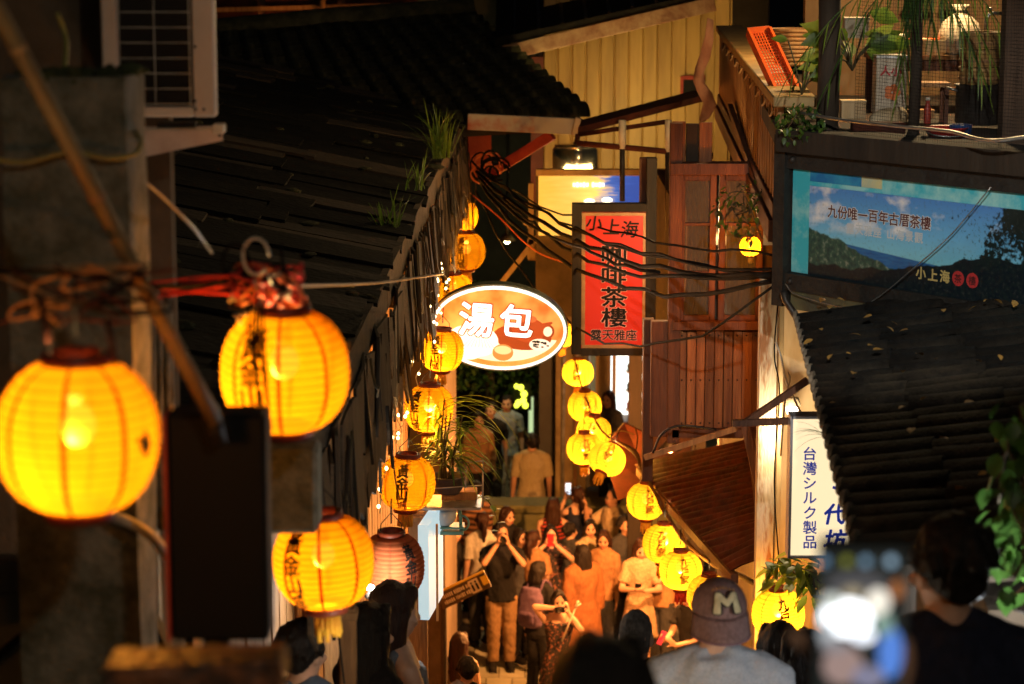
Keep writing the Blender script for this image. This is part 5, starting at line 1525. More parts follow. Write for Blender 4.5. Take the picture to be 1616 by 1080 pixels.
MB().tube([(.06, 0, .06), (.0, 0, .06), (-.02, 0, .03), (-.022, 0, -.02)], .009, 8).build('spout', M_STEEL, fa); MB().tube([(-.0, -.03, .085), (0, .03, .085)], .006, 6).build('handle', M_STEEL, fa); MB().tube([(0, 0, .05), (0, 0, .09)], .007, 6).build('stem', M_STEEL, fa)
wk = thing('wooden_stool', 'small wooden stool under the work table edge', 'stool', (at(1470, 190, 12.5).x, 12.6, TZ))
MB().box((0, 0, .2), (.2, .16, .022)).build('seat', M_WOODT, wk)
for (x, y) in ((-.08, -.06), (.08, -.06), (-.08, .06), (.08, .06)): MB().box((x, y, .095), (.022, .022, .19)).build('leg', M_WOODR, wk)
bx = thing('brick_trough', 'dark brick trough on the terrace edge beneath the tin', 'trough', at(1385, 212, 11.9))
MB().box((0, 0, .03), (.26, .1, .06)).build('trough', M_RUST, bx, .006)
pe2 = thing('pepper_bottle', 'red bottle standing beside the basin', 'bottle', at(1463, 196, 11.7)); MB().lathe([(.016, 0), (.018, .01), (.018, .075), (.009, .1), (.009, .115), (0, .116)], 12).build('bottle', M_REDP, pe2)
MB().lathe([(.011, .113), (.011, .128), (0, .13)], 10).build('cap', M_WHITE, pe2)
# chairs / wicker basket at the back near the crate
wb = thing('wicker_basket', 'round wicker basket behind the orange crate', 'basket', at(1255, 100, 14.2))
mb = MB()
for k in range(9):
    r_ = .11 + .035 * k / 8; mb.tube([(r_ * cos(a_ * pi / 10), r_ * sin(a_ * pi / 10), k * .024) for a_ in range(21)], .012, 5)
o = mb.build('weave', M_WOODT, wb); o['kind'] = 'stuff'
MB().lathe([(0, .005), (.11, .005)], 16, caps=False).build('bottom', M_WOODR, wb)
# netting in front of the clutter
nt_ = thing('net_screen', 'fine black net stretched across the terrace opening', 'net')
mb = MB()
N0, N1 = onb(.42, .46, .02), onb(1.62, .46, .02)
for k in range(84):
    p = N0.lerp(N1, k / 83); mb.tube([p, p + Vector((.012 * sin(k * .7), 0, .35)), p + Vector((0, 0, .75))], .0009, 3, caps=False)
for k in range(46):
    z = Vector((0, 0, .016 + k * .0162)); mb.tube([N0 + z, N0.lerp(N1, .5) + z + Vector((0, 0, -.012)), N1 + z], .0009, 3, caps=False)
o = mb.build('mesh', M_BLACK, nt_); o['kind'] = 'stuff'
line('pipe', smooth_path([at(1262, 178, 11.9), at(1330, 190, 11.6), at(1420, 200, 11.2), at(1500, 208, 10.9), at(1560, 222, 10.6), at(1640, 214, 10.4)]), .008, M_STEEL, 'grey hose lying along the terrace edge', 'hose', 8)

# plants on the terrace and around it
def big_leaf_plant(px, py, Y, n, L, w, label, mats, spread=.8, up_=(.2, 1.0)):
    t = thing('leafy_plant', label, 'plant', at(px, py, Y), group='terrace plants')
    for k in range(n):
        a_ = R.uniform(0, 6.3); h = R.uniform(.05, .3)
        st0 = Vector((0, 0, 0)); st1 = Vector((cos(a_) * .08 * spread, sin(a_) * .06, h))
        MB().tube([st0, st0.lerp(st1, .5) + Vector((0, 0, .02)), st1], .004, 5).build('stalk', M_STEM, t)
        mb = MB(); leaf_shape(mb, st1, (cos(a_) * spread, sin(a_) * .5 - .3, R.uniform(*up_)), L * R.uniform(.7, 1.15), w * R.uniform(.8, 1.1), up=(.2, -1, .4), curl=R.uniform(.1, .5))
        mb.build('leaf', mats[k % len(mats)], t)
    return t
big_leaf_plant(1345, 112, 12.4, 18, .20, .045, 'broad green banana-like leaves lit from behind on the terrace', [M_LEAF[2], M_LEAF[0]], 1.0, (-.4, .8))
big_leaf_plant(1265, 150, 12.5, 9, .10, .026, 'green leaves drooping beside the orange crate', [M_LEAF[0]], 1.0, (-.6, .4))
pm_ = thing('palm_plant', 'palm with thin drooping fronds hanging into the top right corner', 'plant', at(1440, -40, 11.6), group='terrace plants')
for k in range(11):
    a_ = R.uniform(2.6, 6.8); tipd = Vector((cos(a_), sin(a_) * .3, R.uniform(-.2, .5)))
    mid = [Vector((0, 0, 0)) + tipd * (.55 * q / 7) + Vector((0, 0, -.42 * (q / 7) ** 2)) for q in range(8)]
    mb = MB(); mb.tube(mid, .003, 5)
    for q in range(1, 8):
        for s_ in (-1, 1):
            blade(mb, mid[q], (tipd.x * .4 + s_ * .25, s_ * .3, -.75), R.uniform(.14, .25), .005, .8, 5)
    mb.build('frond', M_LEAF[1 if k % 2 else 0], pm_)
def bush(px, py, Y, rx, rz, n, label, mats, leaf=(.05, .016), name='creeper', ry=.12, hang=0.0):
    t = thing(name, label, 'plant', at(px, py, Y))
    for q in range(5):
        pts = [Vector((R.uniform(-rx, rx) * .8 * k / 3, R.uniform(-ry, ry), R.uniform(-rz, rz) * k / 3)) for k in range(4)]
        MB().tube(smooth_path(pts, 4), .004, 5).build('stem', M_STEM, t)
    for gi, m in enumerate(mats):
        mb = MB()
        for k in range(n // len(mats)):
            a_, q = R.uniform(0, 6.3), R.random() ** .5
            b0 = Vector((cos(a_) * q * rx, R.uniform(-ry, ry), sin(a_) * q * rz))
            leaf_shape(mb, b0, (R.uniform(-1, 1), R.uniform(-1, .2), R.uniform(-.9, .5) - hang), leaf[0] * R.uniform(.6, 1.2), leaf[1] * R.uniform(.7, 1.2), curl=R.uniform(0, .5))
        mb.build('foliage', m, t)
    return t
bush(1262, 195, 11.9, .12, .10, 190, 'dense ivy hanging over the upper left corner of the billboard', [M_LEAF[1], M_LEAF[0]], (.035, .012), 'ivy', hang=.5)
bush(1175, 335, 13.6, .17, .17, 170, 'scrawny creeper below the balustrade beside the tiny lantern', [M_LEAF[1], M_LEAF[0], mat('dry_creeper', (.16, .10, .03), (.1, .06, .02), 12)], (.05, .012), 'creeper')
bush(1248, 900, 12.4, .16, .08, 46, 'glossy green leaves overhanging the rightmost yellow lantern', [M_LEAF[0], M_LEAF[2]], (.13, .028), 'shrub')
bush(1285, 920, 12.4, .09, .13, 30, 'dark leaves behind the lower edge of the white sign', [M_LEAF[1], M_LEAF[0]], (.12, .03), 'shrub')
rb_ = bush(1612, 780, 6.4, .10, .30, 110, 'leafy green branch entering at the right edge beside the tall man', [M_LEAF[1]], (.075, .024), 'shrub', hang=.6)
MB().tube(smooth_path([(0, 0, .25), (.04, .02, -.1), (.12, .05, -.5), (.16, .05, -1.3), (.16, .05, -2.2)]), .014, 7).build('trunk', M_STEM, rb_)
mb_ = thing('grass_sprig', 'thin grass sprig growing over the top of the white sign', 'plant', at(1303, 690, 10.2))
mb = MB()
for k in range(10): blade(mb, (R.uniform(-.01, .02), 0, 0), (R.uniform(-1.2, .1), R.uniform(-.3, .3), R.uniform(.2, 1)), R.uniform(.08, .18), .003, 1.2)
mb.build('blades', M_LEAF[2], mb_)

# ------------------------------------------------------------------ cables across the street
CB = [((748, 268), (1226, 436), .25, .012), ((752, 276), (1226, 430), .32, .010), ((750, 262), (1230, 440), .18, .009), ((756, 285), (1228, 442), .40, .011), ((745, 255), (1225, 425), .22, .007), ((770, 290), (1040, 430), .12, .008), ((750, 300), (1226, 448), .75, .006), ((810, 300), (1226, 405), .10, .006)]
CLAB = ['thick black cable in the middle of the bundle crossing to the billboard', 'second lowest black cable of the bundle crossing in front of the red sign', 'second highest black cable of the bundle crossing to the billboard', 'black cable along the lower edge of the bundle before the red sign', 'thin black cable near the top of the bundle', 'short black cable that ends behind the red sign', 'lowest thin black cable, sagging far below the bundle', 'highest thin black cable, nearly straight, to the billboard corner']
for k, (p, q, sg_, r) in enumerate(CB):
    a, b_ = at(p[0], p[1], 20.2), at(q[0], q[1], 12.2)
    tag(MB().tube(catenary(a, b_, sg_, 18, .02, k), r * 1.25, 6).build('power_cable', M_WIRE), CLAB[k], 'cable', 'cables across the street')
ci = thing('cable_coil', 'coil of cable and red wires beside the red brace', 'cable')
for k in range(9):
    c_ = at(775 + R.uniform(-18, 14), 268 + R.uniform(-14, 14), 20.1); r1, r2 = R.uniform(.05, .13), R.uniform(.06, .13)
    MB().tube([c_ + Vector((r1 * cos(a_ * .42), R.uniform(-.01, .01), r2 * sin(a_ * .42))) for a_ in range(13)], R.uniform(.006, .012), 6).build('loop', M_WIRE if k % 3 else cols[2], ci)
line('wire', smooth_path([at(742, 305, 19.9), at(790, 345, 19.8), at(830, 385, 19.6), at(870, 408, 19.4), at(960, 432, 18.5)]), .007, cols[2], 'orange wire sagging from the coil below the black cables', 'wire')

# ------------------------------------------------------------------ background alley beyond the parapet
al_ = thing('alley_house', 'dark house front at the end of the alley behind the parapet', 'house')
MB().box((-.2, 41.0, 3.6), (9, .3, 8.0)).build('wall', mat('alley_wall', (.05, .05, .035), (.03, .03, .02), 2, rough=.9), al_)
MB().box((at(868, 680, 32.5).x, 32.6, 2.6), (.30, .3, 5.6)).build('pillar', mat('dark_pillar', (.03, .03, .028), (.02, .02, .018), 5, rough=.5), al_)
cr_ = thing('ochre_house', 'ochre plastered corner house behind the yellow lantern string', 'house')
MB().box((at(950, 680, 32.0).x + .05, 33.2, 2.9), (1.35, 2.2, 5.9)).build('wall', mat('ochre_plaster', (.30, .23, .11), (.18, .13, .06), 3, rough=.85, bump=.3), cr_)
for k in range(4):
    x = at(888 + k * 20, 680, 31.9).x
    MB().tube([(x, 32.06, .2), (x + .02, 32.05, 5.6)], .025, 6).build('drain_pipe', M_WOODT if k % 2 else M_CONC2, cr_)
ss = thing('lit_shop', 'brightly lit shop interior glowing white below the red sign', 'shop')
YS = 31.3
xa_, xb_ = at(972, 600, YS).x, at(1024, 600, YS).x
za_, zb2 = at(990, 548, YS).z, at(990, 668, YS).z
MB().box(((xa_ + xb_) / 2, YS + .6, (za_ + zb2) / 2), (xb_ - xa_ + .3, .06, za_ - zb2)).build('back_wall', glow('shop_white', (.80, .92, .88), 2.4), ss)
for k in range(3):
    MB().box(((xa_ + xb_) / 2 + .1, YS + .42, zb2 + .1 + k * .26), (xb_ - xa_ - .1, .2, .02)).build('shelf', M_WHITE, ss)
    for q in range(3):
        MB().lathe([(.035, 0), (.042, .08), (.018, .11), (.018, .14), (0, .14)], 8, c=(xa_ + .2 + q * .09, YS + .38, zb2 + .112 + k * .26)).build('jar', [M_REDP, M_CLAY, M_STEEL, M_WOODT][(k + q) % 4], ss)
MB().box((xa_ - .02, YS + .1, (za_ + zb2) / 2), (.05, .1, za_ - zb2)).build('door_frame', M_CREAM, ss)
MB().box((xa_ - .16, YS + .2, (za_ + zb2) / 2), (.2, .06, za_ - zb2)).build('side_panel', M_CREAM, ss)
MB().box((xa_ + .42, YS + .32, zb2 - .42), (1.3, .5, .84)).build('counter', M_WOODR, ss)
MB().box((xa_ + .40, YS + .2, .52), (1.5, 1.2, 1.04)).build('platform', M_STONE, ss)
ns = thing('neon_sign', 'small yellow green neon sign in the dark alley', 'sign')
for (x, y, r_) in ((815, 610, .04), (822, 612, .05), (827, 622, .055), (826, 632, .05), (818, 636, .05), (815, 640, .04), (829, 640, .05)):
    MB().ball(at(x, y, 36.0), (r_ * .9, .03, r_), 10, 6).build('tube', glow('neon_green', (.75, .85, .05), 3.0), ns)
MB().box(at(824, 626, 36.15), (.28, .05, .42)).build('backing', M_BLACK, ns)
pn = thing('alley_light', 'white lit strip in the dark alley beside the neon sign', 'lamp')
MB().box(at(838, 655, 36.5), (.07, .05, .55)).build('strip', glow('alley_strip', (.55, .7, .35), .8), pn); MB().box(at(838, 655, 36.56), (.10, .06, .6)).build('housing', M_DMETAL, pn)
bl3 = thing('alley_light', 'small blue light low in the dark alley', 'lamp', at(815, 661, 36)); MB().ball((0, 0, 0), .06, 10, 6).build('bulb', glow('blue_point', (.4, .55, .95), 1.4), bl3); MB().lathe([(.07, .02), (.05, .08), (0, .09)], 10).build('housing', M_DMETAL, bl3)
sa = thing('overhead_lamp', 'street lamp over the lower alley throwing dull yellow light', 'lamp', at(800, 380, 34.0))
MB().lathe([(.0, .1), (.05, .1), (.13, 0), (.125, 0)], 16).build('shade', M_DMETAL, sa); MB().ball((0, 0, .01), .05, 10, 8).build('bulb', glow('sodium_bulb', (1, .8, .35), 10), sa)
MB().tube([(0, 0, .1), (0, .05, .3), (0, .4, .45), (0, 6.5, .5)], .02, 6).build('arm', M_DMETAL, sa)
ll = bpy.data.lights.new('overhead_light', 'POINT'); ll.energy = 90; ll.color = (1, .82, .38); ll.shadow_soft_size = .06
lo = bpy.data.objects.new('overhead_light', ll); C.objects.link(lo); lo.parent = sa; lo.location = (0, 0, -.08)
def tree(px, py, Y, h, label):
    t = thing('alley_tree', label, 'tree', (at(px, py, Y).x, Y, 0), group='trees in the alley')
    MB().tube([(0, 0, 0), (.04, 0, h * .4), (-.03, .02, h * .8)], [.09, .07, .03], 8).build('trunk', M_STEM, t)
    for gi in range(3):
        mb = MB()
        for k in range(260):
            a_, q = R.uniform(0, 6.3), R.random() ** .5
            leaf_shape(mb, (cos(a_) * q * .7, sin(a_) * q * .5, h * .62 + R.uniform(-.9, .8)), (R.uniform(-1, 1), R.uniform(-1, .3), R.uniform(-.8, .4)), .13, .04)
        mb.build('crown', M_LEAF[gi], t)
tree(770, 600, 37.5, 3.6, 'dark green tree left of the neon sign in the alley')
tree(842, 640, 38.5, 3.2, 'green tree right of the neon sign in the alley')

# ------------------------------------------------------------------ other lamps of the street, most of them added out of view
def fill_lamp(p, label, watts, col):  # lamp added to light the crowd, hidden from view
    t = thing('fill_lamp', label, 'lamp', p, group='added fill lamps out of view')
    MB().lathe([(.012, .13), (.03, .11), (.13, 0), (.127, 0), (.026, .105)], 18).build('shade', M_DMETAL, t)
    MB().ball((0, 0, .0), .035, 10, 8).build('bulb', glow('fill_bulb', (1, .62, .22), 14), t)
    MB().tube([(0, 0, .13), (0, 0, .8)], .005, 5).build('cord', M_WIRE, t)
    ll = bpy.data.lights.new('fill_light', 'POINT'); ll.energy = watts; ll.color = col; ll.shadow_soft_size = .06
    lo = bpy.data.objects.new('fill_light', ll); C.objects.link(lo); lo.parent = t; lo.location = (0, 0, -.08)
fill_lamp((1.72, 22.2, 3.45), 'added amber fill lamp hidden under the rusty awning', 820, (1, .36, .085))
fill_lamp((1.70, 25.4, 3.05), 'added amber fill lamp hidden behind the wooden house', 540, (1, .37, .09))
fill_lamp((-.84, 22.0, 3.75), 'added yellow fill lamp hidden behind the eave house', 680, (1, .60, .22))
rl_ = thing('wall_lamp', 'bright white wall lamp between the white post and the cream wall', 'lamp', at(1250, 640, 13.15))
MB().lathe([(.0, .05), (.035, .045), (.05, 0), (.046, 0)], 14).build('shade', M_WHITE, rl_)
MB().ball((0, 0, -.02), (.035, .035, .045), 12, 8).build('bulb', glow('wall_white', (1, .88, .62), 9), rl_)
ll = bpy.data.lights.new('wall_light', 'POINT'); ll.energy = 9; ll.color = (1, .74, .42); ll.shadow_soft_size = .05
lo = bpy.data.objects.new('wall_light', ll); C.objects.link(lo); lo.parent = rl_; lo.location = (-.03, -.30, -.10)
sl2 = thing('overhead_lamp', 'added fill lamp at the top of the steps behind the viewer', 'lamp', (1.3, -2.2, 10.6))  # added behind the camera as general fill light
MB().lathe([(.0, .16), (.05, .15), (.16, 0), (.155, 0)], 18).build('shade', M_DMETAL, sl2)
MB().ball((0, 0, .0), .06, 12, 8).build('bulb', glow('rear_fill_bulb', (1, .85, .5), 12), sl2)
MB().tube([(0, 0, .16), (.2, 0, .4), (.7, 0, .45), (.7, 0, -3.0)], .03, 8).build('pole', M_DMETAL, sl2)
ll = bpy.data.lights.new('overhead_light', 'POINT'); ll.energy = 130; ll.color = (1, .86, .64); ll.shadow_soft_size = .08
lo = bpy.data.objects.new('overhead_light', ll); C.objects.link(lo); lo.parent = sl2; lo.location = (0, 0, -.1)

fl = thing('fill_spot', 'small added fill spot overhead, out of view, aimed at the tea house billboard', 'lamp', (.75, 3.2, 9.75))  # unseen lamp added to brighten the billboard
MB().lathe([(.0, .10), (.06, .09), (.085, 0), (.08, 0)], 16, M=Matrix.Rotation(radians(75), 3, 'X')).build('housing', M_DMETAL, fl)
MB().tube([(0, 0, .05), (.0, -.3, .4), (0, -1.2, .6)], .015, 6).build('arm', M_DMETAL, fl)
ll = bpy.data.lights.new('fill_spot_light', 'SPOT'); ll.energy = 680; ll.color = (1, .96, .88); ll.spot_size = radians(19); ll.spot_blend = .5; ll.shadow_soft_size = .05
lo = bpy.data.objects.new('fill_spot_light', ll); C.objects.link(lo); lo.parent = fl
lo.rotation_euler = ((onb(.72, -.03, 0) - fl.location)).to_track_quat('-Z', 'Y').to_euler(); lo.location = (onb(.72, -.03, 0) - fl.location).normalized() * .1
# more kitchen clutter on the terrace
def small(name, label, cat, p, prof, m, group='kitchen things on the terrace'):
    t = thing(name, label, cat, p, 0, group); MB().lathe(prof, 16).build('vessel', m, t); return t
bowl_p = [(.025, 0), (.045, .02), (.055, .045), (.052, .045), (.04, .02), (.0, .012)]
for k in range(4):
    small('soup_bowl', '%s bowl of the white stack on the terrace work table' % ('bottom', 'second', 'third', 'top')[k], 'bowl', (at(1412, 60, 13.2).x + .01 * (k % 2), 13.25, TZ + .318 + k * .022), bowl_p, M_WHITE)
sh_ = thing('wall_shelf', 'wooden wall shelf of jars at the back of the terrace kitchen', 'shelf', (2.55, 14.45, TZ + .78))
MB().box((0, 0, 0), (1.3, .16, .025)).build('board', M_WOODT, sh_)
for k in range(2): MB().box((-.5 + k, .03, -.06), (.03, .1, .1)).build('bracket', M_WOODR, sh_)
for k in range(9):
    x = 2.02 + k * .13
    t = small('glass_jar', '%s jar from the left on the terrace wall shelf' % ('first', 'second', 'third', 'fourth', 'fifth', 'sixth', 'seventh', 'eighth', 'ninth')[k], 'jar', (x, 14.42, TZ + .793), [(.03, 0), (.042 + .006 * (k % 3), .01), (.042 + .006 * (k % 3), .10 + .03 * (k % 2)), (.03, .13 + .03 * (k % 2)), (.0, .131 + .03 * (k % 2))], [M_REDP, M_CREAM, M_CLAY, M_WOODT, M_STEEL][k % 5])
for (x, y, lab, m) in ((1345, 190, 'stack of folded cartons beside the black terrace post', M_CREAM), (1452, 205, 'brown carton under the wooden stool', M_WOODT), (1350, 60, 'white carton behind the banana-like leaves on the terrace', M_WHITE)):
    t = thing('carton', lab, 'carton', at(x, y, 12.9), 0, 'kitchen things on the terrace')
    MB().box((0, 0, .05), (.13, .1, .10)).build('box', m, t, .004); MB().box((0, 0, .104), (.135, .105, .008)).build('flap', m, t)
for k in range(3):
    t = thing('ladle', '%s steel ladle hanging in the terrace kitchen' % ('left', 'middle', 'right-hand')[k], 'ladle', (2.35 + k * .09, 14.3, TZ + .62), 0, 'kitchen things on the terrace')
    MB().tube([(0, 0, .25), (0, 0, .05), (0, -.02, .0)], .005, 6).build('handle', M_STEEL, t); MB().ball((0, -.03, -.01), (.035, .035, .022), 10, 6).build('cup', M_STEEL, t)

el = thing('fill_lamp', 'added white fill lamp just beyond the right edge beside the tall man', 'lamp', (1.55, 6.7, 6.75), group='added fill lamps out of view')  # added outside the frame to light the people on the steps
MB().lathe([(.012, .13), (.03, .11), (.13, 0), (.127, 0), (.026, .105)], 18).build('shade', M_DMETAL, el)
MB().ball((0, 0, .0), .035, 10, 8).build('bulb', glow('cool_bulb', (.9, .95, 1), 10), el)
ll = bpy.data.lights.new('fill_light', 'POINT'); ll.energy = 16; ll.color = (.9, .96, 1); ll.shadow_soft_size = .06
lo = bpy.data.objects.new('fill_light', ll); C.objects.link(lo); lo.parent = el; lo.location = (-.05, -.12, -.08)
e2 = thing('low_fill_lamp', 'added low fill lamp on the steps just below the bottom edge', 'lamp', (-.16, 6.4, ground_z(6.4)))  # added below the frame to light the women from the camera side
MB().lathe([(.07, 0), (.07, .02), (.035, .04), (.035, .95), (.06, .96), (.06, .98)], 16).build('post', M_DMETAL, e2)
MB().lathe([(.05, .98), (.055, 1.0), (.055, 1.10), (.0, 1.12)], 16).build('globe', glow('low_fill_glow', (1, .82, .55), 6), e2)
MB().lathe([(.075, 1.12), (.06, 1.15), (0, 1.16)], 16).build('cap', M_DMETAL, e2)
ll = bpy.data.lights.new('low_fill_light', 'POINT'); ll.energy = 13; ll.color = (1, .84, .6); ll.shadow_soft_size = .06
lo = bpy.data.objects.new('low_fill_light', ll); C.objects.link(lo); lo.parent = e2; lo.location = (0, .07, 1.05)
# ------------------------------------------------------------------ people
TODO = []          # (object, modifiers already set) turned into plain meshes in one pass at the end

def capsule(mb, p, q, r0, r1, n=12, round0=True, round1=True):
    p = Vector(p); q = Vector(q)
    d = (q - p); L = d.length
    if L < 1e-6: return
    d /= L
    pts = []; rs = []
    if round0:
        for k in range(4):
            a = pi / 2 * k / 4; pts.append(p - d * (r0 * cos(a))); rs.append(max(.0008, r0 * sin(a)))
    pts.append(p); rs.append(r0); pts.append(q); rs.append(r1)
    if round1:
        for k in range(1, 5):
            a = pi / 2 * k / 4; pts.append(q + d * (r1 * sin(a))); rs.append(max(.0008, r1 * cos(a)))
    mb.tube(pts, rs, n)

def loft(mb, rings, n=20, fold=0.0, nf=9, seed=0):
    """rings: (centre, rx, ry); elliptical section in the local XY plane, optional fabric folds"""
    V = []; fs = []
    for i, (c, rx, ry) in enumerate(rings):
        c = Vector(c)
        for k in range(n):
            a = 2 * pi * k / n
            f = 1 + fold * (i / (len(rings) - 1)) * sin(a * nf + seed)
            V.append(c + Vector((rx * cos(a) * f, ry * sin(a) * f, 0)))
    for i in range(len(rings) - 1):
        for k in range(n):
            a = i * n + k; b = i * n + (k + 1) % n
            fs.append((a, b, b + n, a + n))
    fs.append(tuple(range(n))[::-1]); fs.append(tuple(range((len(rings) - 1) * n, len(rings) * n)))
    mb.add(V, fs, True)

def remeshed(mb, name, m, parent, voxel, smooth=4, shrink=0.0):
    o = mb.build(name, m, parent)
    md = o.modifiers.new('r', 'REMESH'); md.mode = 'VOXEL'; md.voxel_size = voxel; md.use_smooth_shade = True
    if smooth:
        s = o.modifiers.new('s', 'SMOOTH'); s.factor = .5; s.iterations = smooth
    TODO.append(o)
    return o

def skin(name, c): return mat(name, c, tuple(x * .82 for x in c), 9, rough=.5, spec=.35)
SK1 = skin('skin_light', (.58, .34, .23)); SK2 = skin('skin_tan', (.46, .25, .155)); SK3 = skin('skin_warm', (.52, .29, .19))
H_BLACK = mat('black_hair', (.008, .006, .005), (.016, .011, .008), 60, rough=.5, spec=.25, bump=.6, bscale=160, stretch=(1, 1, .12))
H_BROWN = mat('brown_hair', (.045, .017, .009), (.02, .008, .005), 60, rough=.48, spec=.3, bump=.6, bscale=160, stretch=(1, 1, .12))
M_EYE = mat('eye_dark', (.02, .012, .01), rough=.2); M_LIP = mat('lip', (.38, .10, .08), rough=.45); M_BROW = mat('eyebrow', (.03, .02, .015), rough=.8)
def cloth(name, c, c2=None, scale=40, bump=1.0): return mat(name, c, c2 or tuple(x * .7 for x in c), scale, rough=.88, bump=bump, bscale=11, stretch=(1, 1, .5), spec=.15)

def ik(sh, tgt, l1, l2, pole):
    sh = Vector(sh); tgt = Vector(tgt); d = tgt - sh; L = min(d.length, (l1 + l2) * .995)
    d = d.normalized(); tgt = sh + d * L
    a = (l1 * l1 - l2 * l2 + L * L) / (2 * L); h = sqrt(max(0, l1 * l1 - a * a))
    pl_ = Vector(pole); pl_ = pl_ - d * pl_.dot(d)
    pl_ = pl_.normalized() if pl_.length > 1e-5 else Vector((0, 1, 0))
    return sh + d * a + pl_ * h, tgt

def hand(mb, wrist, d, n, s, curl=.6, side=1, fingers=None):
    """palm plus five tapering jointed fingers; d = direction of the hand, n = palm normal, s = hand length"""
    d = Vector(d).normalized(); n = Vector(n); n = (n - d * n.dot(d)).normalized(); w = d.cross(n) * side
    wrist = Vector(wrist)
    pc = wrist + d * (s * .27)
    M3 = Matrix((w, d, n)).transposed()
    mb.ball(pc, (s * .22, s * .30, s * .085), 12, 8, M3)
    Ls = (.40, .45, .42, .33)
    for k in range(4):
        x = (-.155 + k * .103) * s
        p = wrist + d * (s * .50) + w * x
        c = curl if fingers is None else fingers[k]
        dirv = (d + w * (x / s) * .35).normalized(); r = s * .052
        for seg in range(3):
            L = s * Ls[k] * (.42, .33, .25)[seg]
            ang = c * (.55, .75, .55)[seg]
            ax = dirv.cross(n)
            dirv = (dirv * cos(ang) + n * sin(ang)).normalized()
            n2 = n
            q = p + dirv * L
            capsule(mb, p, q, r, r * .88, 8); r *= .88; p = q
            n = (n - dirv * n.dot(dirv)).normalized()
        n = n2
        n = (Vector(M3.col[2]))
    p = wrist + d * (s * .16) - w * (s * .17); dv = (d * .62 - w * .72 + n * .25).normalized(); r = s * .062
    for seg in range(2):
        q = p + dv * (s * .21); capsule(mb, p, q, r, r * .85, 8); p = q; r *= .86
        dv = (dv + n * curl * .5 + d * .35).normalized()

